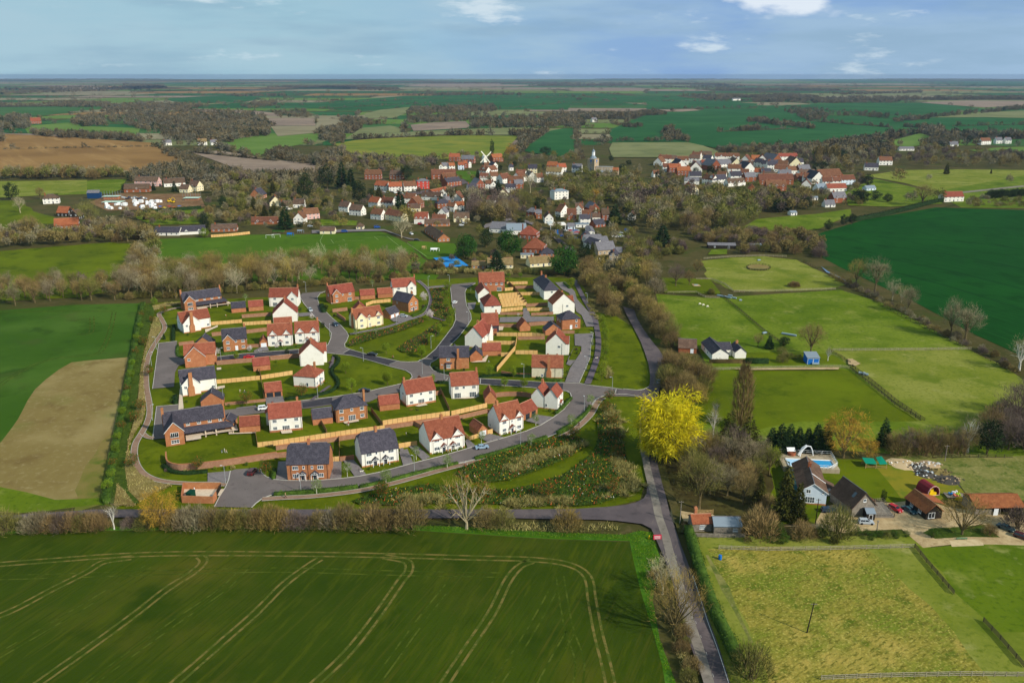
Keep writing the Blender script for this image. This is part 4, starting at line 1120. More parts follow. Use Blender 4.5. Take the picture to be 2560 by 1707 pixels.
Ad('edge-on board fence left of the dog lawn',2,[(1846,262),(1930,372)],m=M_fence2)
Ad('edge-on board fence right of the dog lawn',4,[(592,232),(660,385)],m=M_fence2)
Ad('low angled fence beside the purple-roofed garage',4,[(770,560),(800,592),(875,568)],1.5)
Ad('short fence between purple-roofed garage and the white gabled house',4,[(937,550),(976,540)])
Ac('curved brick wall behind the narrow steep garage',3,[(700,1038),(800,1030),(900,1032),(965,1042)],1.8,.3,3)
Ac('brick wall right of the retaining wall beside the purple garage',4,[(938,388),(980,400)],1.5)
Ac('short brick wall at the back corner of the dog lawn',4,[(400,480),(450,506)],1.7)
Ad('pale fence below the top left slate house lawn',1,[(672,510),(898,491)])
Ad('pale fence in front of the white plain-gabled house',1,[(904,511),(1112,499)])
Ac('brick wall in the second row lawn behind the pale fence',1,[(897,456),(1112,440)])
Ac('short brick wall left of the second row brick house',1,[(676,590),(762,582)])
Ac('brick wall right of the second row brick house',1,[(930,570),(1078,552)])
Ad('pale fence between the two left lawns with the children',1,[(712,940),(1034,909)])
Ad('pale fence left of the hipped white house',1,[(1034,908),(1270,872)])
Ad('edge-on fence beside the standing red garage lawn',1,[(1024,850),(1040,912)],m=M_fence2)
Ad('edge-on fence beside the dark-doored double garage',1,[(1040,930),(1062,1058)],m=M_fence2)
Ac('brick wall along the dark road behind the left lawns',1,[(712,802),(972,780)],1.9)
Ac('brick wall along the dark road left of the white cross-roofed house',1,[(1106,767),(1318,748)],1.9)
Ac('short brick wall left of the white garage door',1,[(938,674),(1030,670)],1.5)
Ac('brick wall above the left parking court',1,[(434,660),(546,648)],1.6)
Ad('curving pale fence behind the cream house',1,[(1808,370),(1860,350),(1990,338)])
Ac('brick wall left of the cream house top side',1,[(1563,415),(1672,402)])
Ac('angled brick wall left of the cream house',1,[(1595,440),(1656,482)])
Ac('brick wall of the garden behind the top middle garages',1,[(1728,322),(1768,320)],1.7)
for k,(a,b)in enumerate([((722,300),(868,289)),((730,320),(885,308)),((737,340),(905,326)),((744,360),(925,346)),((750,378),(932,363))]):
 Ad('%s of five parallel pale fences between terrace gardens, counted from the top'%ORD[k],3,[a,b])
Ad('pale fence in the top gardens beside the long brick terrace',3,[(785,212),(938,208)])
Ad('short pale fence right of the big brick terrace',3,[(770,258),(832,252)])
Ad('edge-on spine fence dividing the terrace gardens',3,[(782,190),(860,265),(932,362)],m=M_fence2)
Ac('upper brick wall in the gardens left of the white slate terrace',3,[(845,242),(986,238)])
Ad('pale fence left of the white slate terrace',3,[(866,290),(1028,288)])
Ac('brick wall left of the red-roofed house on the east drive',3,[(925,376),(1084,366)])
Ad('pale fence left of the tall white gable on the east drive',3,[(935,406),(1104,402)])
Ad('pale fence below the hipped terrace house',3,[(745,412),(902,396)])
Ac('brick wall along the mid lane, left half',3,[(735,434),(905,432)],1.5)
Ac('brick wall along the mid lane, right half',3,[(964,440),(1126,432)],1.5)
Ac('brick wall left of the lone small garage',3,[(732,524),(874,526)])
Ac('brick wall right of the lone small garage',3,[(946,516),(1138,502)])
Ad('pale fence right of the low red garage',3,[(710,588),(862,590)])
Ad('pale fence in the middle of the east block, upper right run',3,[(866,590),(975,590),(1064,600)])
Ac('brick wall under the middle fence of the east block',3,[(866,617),(1064,614)],1.6)
Ad('pale fence above the wide red garage',3,[(608,650),(848,652)])
Ad('tall pale diagonal fence through the middle of the east block',3,[(862,602),(846,692),(712,852)],2.1)
Ad('pale fence left of the white cross-roofed house on the east drive',3,[(850,722),(1012,722)])
Ad('short pale fence right of the wide red garage',3,[(742,738),(802,738)])
Ac('low brick wall along the spine road verge',3,[(745,860),(860,878),(970,880)],.9)
Ac('brick wall in front of the pyramid-roofed house',3,[(1186,572),(1282,570)],1.5)
Ac('brick wall between white houses at the spine road',4,[(548,262),(596,250)],1.6)
o=An('pumping_station',(*P(20,420,560),0),0,'brick-walled pumping station yard with a green kiosk beside the road mouth','pumping station')
ox,oy=P(20,420,560)
rel=lambda pts:[(a-ox,b-oy)for a,b in PL(20,pts)]
c4=rel([(410,562),(985,578),(1128,330),(440,330)])
Am('slab',[(a,b)for a,b in c4],M_patio,.46,None).parent=o
for i,(p,q,nm)in enumerate(((c4[3],c4[0],'wall'),(c4[0],c4[1],'wall'),(c4[2],c4[3],'wall'))):
 Ah([p,q],.3,0,2.3 if i<2 else 2.5).build(nm,AP['brick'],o)
Ah([c4[1],((c4[1][0]*.62+c4[2][0]*.38),(c4[1][1]*.62+c4[2][1]*.38))],.3,0,2.3).build('wall',AP['brick'],o)
g=MB()
ga=(c4[1][0]*.6+c4[2][0]*.4,c4[1][1]*.6+c4[2][1]*.4)
for k in range(15):
 t=k/14
 x,y=ga[0]+(c4[2][0]-ga[0])*t,ga[1]+(c4[2][1]-ga[1])*t
 g.box(x-.06,x+.06,y-.06,y+.06,.1,2.2)
g.build('gate',AP['black'],o)
k_=P(20,575,490)
MB().box(-1.2,1.2,-.8,.8,0,1.9).prism([(-1.3,-.9,1.9),(1.3,-.9,1.9),(1.3,.9,1.9),(-1.3,.9,1.9)],(0,0,.12)).build('kiosk',mat('green_grp','#0c3a2c',rough=.5),o,(k_[0]-ox,k_[1]-oy,.46),R(78))
for px_ in((640,380),(600,440)):
 q=P(20,*px_)
 MB().tube([(0,0,0),(0,0,1.3)],.12).build('vent_pipe',AP['frame'],o,(q[0]-ox,q[1]-oy,.46))
Am('driveway',PL(20,[(1060,465),(1105,345),(1190,338),(1110,465)]),M_patio,FZ[0]+.01)
M_galv=mat('galvanised_steel','#a8acb0',rough=.5,metal=.4)
LP=[(2,778,797,180,'beside the pumping station'),(2,1331,859,150,'opposite the brick semi-detached pair'),(2,2165,722,150,'on the verge right of the slate-roofed white pair'),(4,1180,642,120,'below the white gabled house on the front road bend'),(4,1648,388,100,'near the top of the front hedge'),(4,1853,237,180,'at the estate entrance'),(1,1545,597,90,'beside the right matching white house'),(1,1790,777,180,'at the top edge of the left green'),(1,745,777,0,'behind the red parked car'),(2,240,330,0,'beside the brick path at the lower parking court'),(15,852,556,200,'at the top corner of the left parking court'),(15,826,645,20,'left of the middle parking court'),(1,1368,270,180,'at the far end of the north road'),(1,2035,512,180,'below the cream house drive'),(3,505,502,180,'at the bend of the central road'),(3,229,685,0,'on the central green right edge'),(3,325,907,180,'at the corner of the junction by the bay window house'),(3,910,900,180,'on the verge of the dark spine road'),(3,1416,657,180,'beside the middle of the east drive'),(3,1371,842,180,'beside the lower east drive'),(3,1375,357,180,'beside the upper east drive'),(3,365,217,180,'right one at the top of the central road'),(3,208,227,0,'left one at the top of the central road'),(1,1455,1048,180,'beside the hipped white house'),(2,763,200,180,'beside the small brick-gabled slate garage'),(3,165,872,180,'at the fork behind the dog-lawn house')]
lamp0=None
for f,x,y,rz,lb in LP:
 w=P(f,x,y)
 if lamp0 is None:
  lamp0=An('street_lamp',(0,0,0),0,'','street lamp','street lamps of the estate')
  MB().tube([(0,0,0),(0,0,1.2),(0,0,6.0)],[.12,.1,.07],8).tube([(0,0,5.95),(.7,0,6.05)],.05).build('pole',M_galv,lamp0)
  MB().box(.5,1.15,-.14,.14,6.0,6.12).build('lantern',mat('lamp_housing','#c0c4c8',rough=.4),lamp0)
  o=lamp0
 else:
  o=Ax(lamp0)
 o.location=(w[0],w[1],.3)
 o.rotation_euler=(0,0,R(rz))
 o['label']='grey street lamp '+lb
AQ={'brown':mat('brown_twigs','#8a764c',[('#6a5a38',.35,.42,.62),('#9a8858',.12,.5,.72)],rand=.22,rough=.95,spec=.05),'grey':mat('grey_twigs','#8f8468',[('#766a52',.35,.42,.62),('#a39a80',.12,.5,.72)],rand=.2,rough=.95,spec=.05),'pale':mat('pale_twigs','#b0a888',[('#948a6a',.35,.42,.62)],rand=.15,rough=.95,spec=.05),'tawny':mat('tawny_twigs','#94804a',[('#786838',.35,.42,.62),('#a49048',.12,.5,.72)],rand=.18,rough=.95,spec=.05),'purple':mat('purple_twigs','#72625a',[('#5c4e48',.35,.42,.62),('#86766a',.12,.5,.72)],rand=.18,rough=.95,spec=.05),'olive':mat('olive_twigs','#77733c',[('#5e5e2e',.35,.42,.62),('#88844a',.12,.5,.72)],rand=.2,rough=.95,spec=.05),'bark':mat('tree_bark','#5c5138',[('#74684a',1.5,.4,.7)],rough=.95),'pbark':mat('pale_bark','#a89c80',[('#8c8268',1.5,.4,.7)],rough=.95),'wbark':mat('white_bark','#c8c4ba',[('#6c665c',2,.55,.7)],rough=.9),'willow':mat('yellow_willow','#d8c820',[('#bcae1c',.4,.42,.62),('#e2d63c',.15,.5,.7)],rough=.9,spec=.05,trans=.25),'ochre':mat('ochre_willow','#ae8a34',[('#947430',.4,.42,.62)],rough=.9,spec=.05),'conifer':mat('dark_conifer','#24381c',[('#1a2c16',.5,.42,.62),('#344a22',.2,.5,.72)],rand=.2,rough=.85,spec=.1),'oconifer':mat('olive_conifer','#48491c',[('#363a16',.5,.42,.62),('#5c5a24',.2,.5,.72)],rand=.2,rough=.85,spec=.1),'yew':mat('dark_evergreen','#26361a',[('#1c2a14',.5,.42,.62),('#3a4a20',.2,.5,.72)],rand=.22,rough=.85,spec=.1),'holm':mat('fresh_evergreen','#2e5418',[('#234412',.5,.42,.62),('#40681e',.2,.5,.72)],rough=.8,spec=.15),'lime':mat('lime_foliage','#788a1e',[('#627418',.5,.42,.62),('#8c9a30',.2,.5,.72)],rand=.15,rough=.85,spec=.1,trans=.2),'leaf':mat('spring_leaf','#6c8420',[('#567218',.5,.42,.62),('#80982e',.2,.5,.72)],rand=.15,rough=.85,spec=.1,trans=.2),'sage':mat('pale_leaf','#7e9050',[('#66783c',.5,.42,.62)],rand=.12,rough=.85,spec=.1,trans=.2),'berry':mat('orange_berry','#a8502c',rough=.8),'blossom':mat('pale_blossom','#d8cfcc',[('#c2b0ae',.6,.42,.62)],rough=.9,spec=.05),'hedge':mat('clipped_hedge','#41591c',[('#344a16',.8,.42,.62),('#536c26',.3,.5,.72)],rough=.9,spec=.1),'dhedge':mat('dark_hedge','#24391a',[('#1a2c12',.8,.42,.62)],rough=.9,spec=.1),'bhedge':mat('brown_hedge','#54482a',[('#443a22',.6,.42,.62),('#645634',.3,.5,.72)],rough=.95,spec=.05),'straw':mat('straw_grass','#b0a468',[('#8e8450',.6,.42,.62),('#c0b67c',.3,.5,.72)],rough=.95,spec=.05),'fl_r':mat('red_flowers','#b4502c'),'fl_y':mat('yellow_flowers','#c8a83a'),'fl_w':mat('white_flowers','#c8c4b8'),'fl_p':mat('purple_flowers','#7c4050'),}
def At(a):
 return a/np.maximum(np.linalg.norm(a,axis=1,keepdims=True),1e-6)
def Ar(p,d,ln,wd,g):
 0
 n=len(p)
 side=At(np.cross(d,At(g.normal(size=(n,3)))))
 ln=np.asarray(ln).reshape(-1,1);wd=np.asarray(wd).reshape(-1,1)
 V=np.stack([p-side*wd/2,p+side*wd/2,p+d*ln],1).reshape(-1,3)
 return V
def ball(n,g,inner=.0):
 v=At(g.normal(size=(n,3)))
 r=(inner+(1-inner)*g.random(n))**(1/2.4)
 return v*r[:,None]
PROTO,PV={},{}
def AL(kind,var):
 0
 key=(kind,var)
 if key in PROTO:return PROTO[key]
 g=np.random.default_rng(abs(Ay(kind))%9999+var*77)
 K=KINDS[kind]
 form=K['form']
 tb=MB()
 V=[]
 mi=[]
 H=10.0
 if form in('bare','wide','willow','sparse'):
  R0=K.get('r',3.6)
  z0=K.get('z0',2.6)
  zc=(H+z0)/2+.2
  rz=(H-z0)/2
  nl=K.get('limbs',11)
  tb.tube([(0,0,-.1),(.05,0,z0*.6),(g.normal()*.15,g.normal()*.15,z0+.6)],[.30,.22,.17],6)
  tips=[]
  for i in range(nl):
   t=2*math.pi*(i/nl+g.random()*.06)
   el=g.uniform(.15,1.25)
   q=np.array([math.cos(t)*math.cos(el)*R0,math.sin(t)*math.cos(el)*R0,zc-.6+math.sin(el)*rz])*g.uniform(.72,.86)+np.array([0,0,.6])
   s_=np.array([0,0,z0*g.uniform(.75,1.2)])
   m=s_*.5+q*.5+g.normal(size=3)*.3+np.array([0,0,.35])
   tb.tube([tuple(s_),tuple(m),tuple(q)],[.14,.085,.03],4,cap=False)
   tips.append(q)
   for k in range(3 if form!='sparse' else 4):
    b0=m if k%2 else(m+q)/2
    dq=At((b0-np.array([0,0,z0*.8]))[None])[0]+g.normal(size=3)*.55
    e=b0+At(dq[None])[0]*g.uniform(1.0,1.9)
    tb.tube([tuple(b0),tuple(e)],[.06,.02],3,cap=False)
    tips.append(e)
  tips=np.array(tips)
  nfan=K.get('fans',70)
  c=ball(nfan,g,.25)*np.array([R0,R0,rz])+np.array([0,0,zc])
  c*=(1+K.get('lump',.10)*np.sin(c[:,:1]*2.1+var)*np.cos(c[:,1:2]*1.7+c[:,2:]*.6))
  c=np.concatenate([c,tips])
  per=K.get('per',18)
  p=np.repeat(c,per,0)+g.normal(size=(len(c)*per,3))*.42
  d=At(At(p-np.array([0,0,z0+.3]))+g.normal(size=p.shape)*.55+np.array([0,0,.25]))
  if form=='willow':
   d=At(At(p-np.array([0,0,z0+2]))*np.array([.8,.8,.3])+g.normal(size=p.shape)*.5+np.array([0,0,-.28]))
  V.append(Ar(p,d,g.uniform(.55,1.25,len(p))*K.get('ln',1),g.uniform(.03,.075,len(p))*K.get('wd',1),g))
 elif form=='column':
  R0=K.get('r',1.3)
  tb.tube([(0,0,-.1),(0,0,4),(0,0,9)],[.2,.14,.03],6)
  n=1900
  z=g.uniform(.4,9.4,n)
  rr_=R0*np.minimum(1,np.minimum(z/1.2,(10.2-z)/3.2))*np.sqrt(g.random(n))
  t=g.uniform(0,2*math.pi,n)
  p=np.stack([rr_*np.cos(t),rr_*np.sin(t),z],1)
  d=At(np.stack([np.cos(t)*.25,np.sin(t)*.25,np.ones(n)],1)+g.normal(size=(n,3))*.14)
  V.append(Ar(p,d,g.uniform(.7,1.6,n),g.uniform(.04,.09,n),g))
 elif form=='cone':
  R0=K.get('r',2.4)
  tb.tube([(0,0,-.1),(0,0,5),(0,0,9.6)],[.22,.14,.03],6)
  n=2100
  z=10-9.3*np.sqrt(g.random(n))
  z=np.clip(z,.6,9.9)
  rm_=R0*((10-z)/9.4)**.85*(.82+.22*np.sin(z*5.2+var))
  t=g.uniform(0,2*math.pi,n)
  rm_=rm_*(1+.16*np.sin(3*t+z*1.3)+.1*np.sin(7*t+2*z))
  rr_=rm_*(.35+.65*np.sqrt(g.random(n)))
  p=np.stack([rr_*np.cos(t),rr_*np.sin(t),z],1)
  d=At(np.stack([np.cos(t),np.sin(t),np.full(n,-.25)],1)+g.normal(size=(n,3))*.35)
  V.append(Ar(p,d,g.uniform(.45,.85,n),g.uniform(.16,.32,n),g))
 elif form in('leafy','dome'):
  R0=K.get('r',3.6)
  z0=K.get('z0',1.0)
  zc,rz=(H+z0)/2,(H-z0)/2
  tb.tube([(0,0,-.1),(0,0,z0+1),(0,0,zc)],[K.get('tr',.28),K.get('tr',.28)*.75,.08],6)
  for i in range(7):
   t=i*.9+g.random()*.4
   e=np.array([math.cos(t)*R0*.6,math.sin(t)*R0*.6,zc+g.uniform(-.2,.6)*rz])
   tb.tube([(0,0,z0+.5),tuple(e*.55+np.array([0,0,z0*.5])),tuple(e)],[.12,.08,.03],4,cap=False)
  nc=K.get('clumps',60)
  c=ball(nc,g,.3)*np.array([R0,R0,rz])*.86+np.array([0,0,zc])
  per=K.get('per',36)
  p=np.repeat(c,per,0)+ball(nc*per,g,.2)*K.get('cs',1.25)
  d=At(g.normal(size=p.shape)+At(p-np.repeat(c,per,0))*.8)
  V.append(Ar(p,d,g.uniform(.3,.6,len(p)),g.uniform(.22,.42,len(p)),g))
  if K.get('fruit'):
   mi=(g.random(len(p))<K['fruit']).astype(int)
 elif form=='bush':
  R0=K.get('r',5.2)
  for i in range(14):
   t=i*.45+g.random()*.3
   e=np.array([math.cos(t)*R0*g.uniform(.3,.75),math.sin(t)*R0*g.uniform(.3,.75),g.uniform(6,8.6)])
   tb.tube([(g.normal()*.5,g.normal()*.5,-.1),tuple(e*np.array([.45,.45,.5])),tuple(e)],[.17,.1,.03],4,cap=False)
  n=K.get('n',2100)
  p=ball(n,g,.12)*np.array([R0,R0,6.6])
  p[:,2]=np.abs(p[:,2])+1.0
  p*=(1+.13*np.sin(p[:,:1]*1.3+var*2)*np.cos(p[:,1:2]*1.1+var))
  d=At(At(p-np.array([0,0,-1.0]))+g.normal(size=p.shape)*.4+np.array([0,0,.3]))
  V.append(Ar(p,d,g.uniform(.8,1.9,n),g.uniform(.07,.16,n)*K.get('wd',1),g))
 V=np.concatenate(V)
 F=np.arange(len(V)).reshape(-1,3)
 cm=[AQ[K['mat']]]+([AQ[K['fm']]]if K.get('fruit')else[])
 PV[key]=V.reshape(-1,3,3)
 crown=AA(kind+'_crown',V,F,cm,mi if len(mi)else None)
 bark=AQ[K.get('bark','bark')]
 trunk=tb.mesh(kind+'_trunk',bark)
 tv=np.array(tb.v,dtype=np.float32)
 tf=[f for q in tb.f for f in([q[:3],[q[0],q[2],q[3]]]if len(q)==4 else[[q[0],q[i],q[i+1]]for i in range(1,len(q)-1)])]
 Vj=V
 if form not in('leafy','cone','dome'):
  w3=V.reshape(-1,3,3)
  md=(w3[:,0]+w3[:,1])/2
  Vj=np.stack([md+(w3[:,0]-md)*2.3,md+(w3[:,1]-md)*2.3,w3[:,2]],1).reshape(-1,3)
 J=AA(kind,np.concatenate([Vj,tv]),np.concatenate([F,np.array(tf)+len(V)]),cm+[bark],np.concatenate([np.array(mi,dtype=int)if len(mi)else np.zeros(len(F),dtype=int),np.full(len(tf),len(cm))]))
 PROTO[key]=(trunk,crown,J)
 return PROTO[key]
def Ay(s):
 v=7
 for ch in s:v=(v*131+ord(ch))%1000003
 return v
KINDS={'brown_tree':dict(form='bare',mat='brown',word='brown bare tree',cls='bare'),'grey_tree':dict(form='bare',mat='grey',word='grey bare tree',cls='bare',r=3.3),'pale_tree':dict(form='sparse',mat='pale',bark='pbark',word='pale bare tree',cls='bare',r=3.8,fans=40,per=12),'tawny_tree':dict(form='bare',mat='tawny',word='tawny bare tree',cls='bare',r=4.0),'purple_tree':dict(form='bare',mat='purple',word='purplish bare tree',cls='bare',r=3.6),'olive_tree':dict(form='bare',mat='olive',word='olive-brown bare tree',cls='bare',r=3.9),'white_birch':dict(form='sparse',mat='grey',bark='wbark',word='slender white-stemmed birch',cls='bare',r=2.0,fans=22,per=9,limbs=9),'limb_tree':dict(form='sparse',mat='tawny',bark='pbark',word='long-limbed bare tree',cls='bare',r=5.6,z0=1.6,limbs=14,fans=22,per=9),'spread_tree':dict(form='wide',mat='tawny',word='wide spreading bare tree',cls='bare',r=5.6,z0=1.2,limbs=16,fans=90,per=16),'poplar':dict(form='column',mat='brown',word='columnar bare poplar',cls='bare'),'willow':dict(form='willow',mat='willow',word='bright yellow willow',cls='willow',r=5.0,z0=1.2,limbs=14,fans=240,per=30,wd=2.4,ln=1.1,lump=.22),'ochre_tree':dict(form='willow',mat='ochre',word='ochre willow',cls='willow',r=4.6,z0=1.4,limbs=12,fans=110,per=20,wd=1.3,ln=1.0),'spruce':dict(form='cone',mat='conifer',word='dark green conifer',cls='evergreen',r=2.3),'slim_spruce':dict(form='cone',mat='oconifer',word='slim olive conifer',cls='evergreen',r=1.9),'broad_cypress':dict(form='cone',mat='oconifer',word='broad olive conifer',cls='evergreen',r=4.0),'yew':dict(form='leafy',mat='yew',word='dark rounded evergreen',cls='evergreen',r=4.2,z0=.6),'holm_oak':dict(form='leafy',mat='holm',word='dense green evergreen',cls='evergreen',r=5.0,z0=.4,clumps=90,per=44),'lime_shrub':dict(form='leafy',mat='lime',word='yellow-green shrub',cls='shrub',r=4.4,z0=.4),'leaf_shrub':dict(form='leafy',mat='hedge',word='green shrub',cls='shrub',r=4.8,z0=.2),'brown_bush':dict(form='bush',mat='brown',word='brown bush',cls='shrub'),'tawny_bush':dict(form='bush',mat='tawny',word='tawny bush',cls='shrub'),'grey_bush':dict(form='bush',mat='grey',word='grey-brown bush',cls='shrub'),'olive_bush':dict(form='bush',mat='olive',word='olive bush',cls='shrub'),'purple_bush':dict(form='bush',mat='purple',word='purplish bush',cls='shrub'),'straw_bush':dict(form='bush',mat='straw',word='straw-coloured bush',cls='shrub'),'rowan':dict(form='leafy',mat='hedge',word='small rowan with orange berries',cls='young',r=4.3,z0=3.2,clumps=44,fruit=.2,fm='berry',cs=1.5,tr=.2),'young_tree':dict(form='leafy',mat='leaf',word='young green tree',cls='young',r=3.2,z0=3.4,clumps=34,cs=1.3,tr=.2),'lime_tree':dict(form='leafy',mat='lime',word='young yellow-green tree',cls='young',r=3.2,z0=2.6,clumps=40,cs=1.3,tr=.2),'sage_tree':dict(form='leafy',mat='sage',bark='wbark',word='young pale-leaved tree',cls='young',r=3.4,z0=3.4,clumps=26,per=30,cs=1.3,tr=.2),'blossom_tree':dict(form='leafy',mat='blossom',word='small white blossom tree',cls='young',r=3.6,z0=2.4,clumps=36,per=26,cs=1.4,tr=.2),}
PLAN=[]
CATS={'bare':'tree','willow':'tree','evergreen':'evergreen tree','shrub':'shrub','young':'young tree'}
def Aa(kind,f,x,y,h,label=None,place=None,w=1.0,xy=None):
 if KINDS[kind]['cls']=='young':h*=1.1
 p=xy if xy is not None else P(f,x,y)
 PLAN.append(dict(kind=kind,p=p,h=h,label=label,place=place,w=w))
def Az(x,y,poly):
 c=False
 j=len(poly)-1
 for i in range(len(poly)):
  if(poly[i][1]>y)!=(poly[j][1]>y)and x<(poly[j][0]-poly[i][0])*(y-poly[i][1])/(poly[j][1]-poly[i][1])+poly[i][0]:
   c=not c
  j=i
 return c
rv=random.Random(21)
def Af(place,f,poly,n,kinds,h0,h1,gap=.55,clear=True):
 0
 q=[Q(f,*a)for a in poly]
 x0,x1=min(a[0]for a in q),max(a[0]for a in q)
 y0,y1=min(a[1]for a in q),max(a[1]for a in q)
 done,tries=[],0
 while len(done)<n and tries<n*60:
  tries+=1
  x,y=rv.uniform(x0,x1),rv.uniform(y0,y1)
  if not Az(x,y,q):continue
  w=G(x,y)
  h=rv.uniform(h0,h1)
  if any((w[0]-a)**2+(w[1]-b)**2<((h+c)*.5*gap)**2 for a,b,c in done):continue
  if any((w[0]-a)**2+(w[1]-b)**2<(r+2.0)**2 for a,b,r in HOUSES):continue
  if clear:
   m=1/MPP(x,y)
   top,rad=y-h*m*.93,h*m*.3
   bad=False
   for a,b,t,u in HBOX:
    if y>u-1 and y-u<60 and x+rad>a and x-rad<b and top<u-(u-t)*.25:bad=True;break
   if bad and rv.random()>.12:continue
  done.append((w[0],w[1],h))
  Aa(rv.choice(kinds),None,0,0,h,None,place,rv.uniform(.88,1.15),w)
def line(place,f,pts,n,kinds,h0,h1,jit=1.0):
 w=PL(f,pts)
 seg=[np.hypot(w[i+1][0]-w[i][0],w[i+1][1]-w[i][1])for i in range(len(w)-1)]
 T=sum(seg)
 for k in range(n):
  t=T*(k+.5)/n
  i=0
  while i<len(seg)-1 and t>seg[i]:t-=seg[i];i+=1
  u=t/seg[i]
  Aa(rv.choice(kinds),None,0,0,rv.uniform(h0,h1),None,place,rv.uniform(.9,1.15),(w[i][0]+(w[i+1][0]-w[i][0])*u+rv.uniform(-jit,jit),w[i][1]+(w[i+1][1]-w[i][1])*u+rv.uniform(-jit,jit)))
def Ab(label,f,pts,w,h,m='hedge',name='hedge',group=None,dens=26,sm=0,sz=1.0):
 c=PL(f,pts)
 if sm:c=Ai(c,sm)
 g=np.random.default_rng(Ay(label))
 seg=np.array([np.hypot(c[i+1][0]-c[i][0],c[i+1][1]-c[i][1])for i in range(len(c)-1)])
 T=seg.sum()
 n=int(T*dens*(w+2*h)/3.4)
 i=g.choice(len(seg),n,p=seg/T)
 u=g.random(n)
 a=np.array(c)
 d=(a[i+1]-a[i])/seg[i][:,None]
 b=a[i]+d*(u*seg[i])[:,None]
 nrm=np.stack([-d[:,1],d[:,0]],1)
 wob=1+.12*np.sin(b[:,0]*.9+b[:,1]*.6)
 s=g.uniform(0,w+2*h,n)
 off=np.where(s<h,-w/2,np.where(s>w+h,w/2,s-h-w/2))*wob
 z=np.where(s<h,s,np.where(s>w+h,w+2*h-s,h))*wob
 p=np.concatenate([b+nrm*off[:,None],z[:,None]],1)+g.normal(size=(n,3))*.07
 dr=At(np.concatenate([nrm*np.sign(off)[:,None]*.5,np.full((n,1),.7)],1)+g.normal(size=(n,3))*.7)
 V=Ar(p,dr,g.uniform(.2,.45,n)*sz,g.uniform(.15,.3,n)*sz,g)
 core=Ah(c,w*.86,0,h*.93)
 cv=np.array(core.v)
 cf=np.array([t for q in core.f for t in([q[0],q[1],q[2]],[q[0],q[2],q[3]])])
 o0=np.array([c[0][0],c[0][1],0])
 me=AA(name,np.concatenate([V,cv])-o0,np.concatenate([np.arange(len(V)).reshape(-1,3),cf+len(V)]),[AQ[m]])
 o=obj(name,me,None,(c[0][0],c[0][1],0))
 return tag(o,label,'hedge',group)
def AB(name,f,polys,dens,h0,h1,ws,mats,probs,lean=.5,ln_sz=None):
 0
 g=np.random.default_rng(Ay(name))
 VS,MI=[],[]
 for ff,poly in polys:
  w=PL(ff,poly)
  xs,ys=[a[0]for a in w],[a[1]for a in w]
  A=(max(xs)-min(xs))*(max(ys)-min(ys))
  n=int(A*dens)
  x,y=g.uniform(min(xs),max(xs),n),g.uniform(min(ys),max(ys),n)
  wa=np.array(w)
  c=np.zeros(n,bool)
  j=len(wa)-1
  for i in range(len(wa)):
   dy=wa[j][1]-wa[i][1]
   if abs(dy)>1e-9:
    c^=((wa[i][1]>y)!=(wa[j][1]>y))&(x<(wa[j][0]-wa[i][0])*(y-wa[i][1])/dy+wa[i][0])
   j=i
  x,y=x[c],y[c]
  n=len(x)
  p=np.stack([x,y,np.full(n,.3)],1)
  d=At(np.array([0,0,1.0])+g.normal(size=(n,3))*lean)
  hh=g.uniform(h0,h1,n)
  m=g.choice(len(mats),n,p=probs)
  p[:,2]=np.where(m>0,.3+hh*.6,.3)if len(mats)>2 else .3
  VS.append(Ar(p,d,np.where(m>0,hh*.7,hh)if len(mats)>2 else hh,g.uniform(*ws,n),g))
  MI.append(m)
 V=np.concatenate(VS)
 o=obj(name,AA(name,V,np.arange(len(V)).reshape(-1,3),[AQ[m]for m in mats],np.concatenate(MI)))
 return tag(o,kind='stuff')
def AC(name,f,pts,n,wid,h0,h1,mats,dens=70):
 0
 g=np.random.default_rng(Ay(name)+n)
 c=PL(f,pts)
 seg=np.array([np.hypot(c[i+1][0]-c[i][0],c[i+1][1]-c[i][1])for i in range(len(c)-1)])
 i=g.choice(len(seg),n,p=seg/seg.sum())
 a=np.array(c)
 b=a[i]+(a[i+1]-a[i])*g.random((n,1))+g.normal(size=(n,2))*wid/2.4
 q=np.repeat(b,dens,0)
 hh=np.repeat(g.uniform(h0,h1,n),dens)
 k=len(q)
 p=np.concatenate([q+g.normal(size=(k,2))*.3,np.full((k,1),.3)],1)
 r=np.concatenate([(p[:,:2]-q)*2.6,np.ones((k,1))],1)
 d=At(r+g.normal(size=(k,3))*.28)
 V=Ar(p,d,hh*g.uniform(.7,1.1,k),g.uniform(.1,.2,k),g)
 return V,g.choice(len(mats),k)
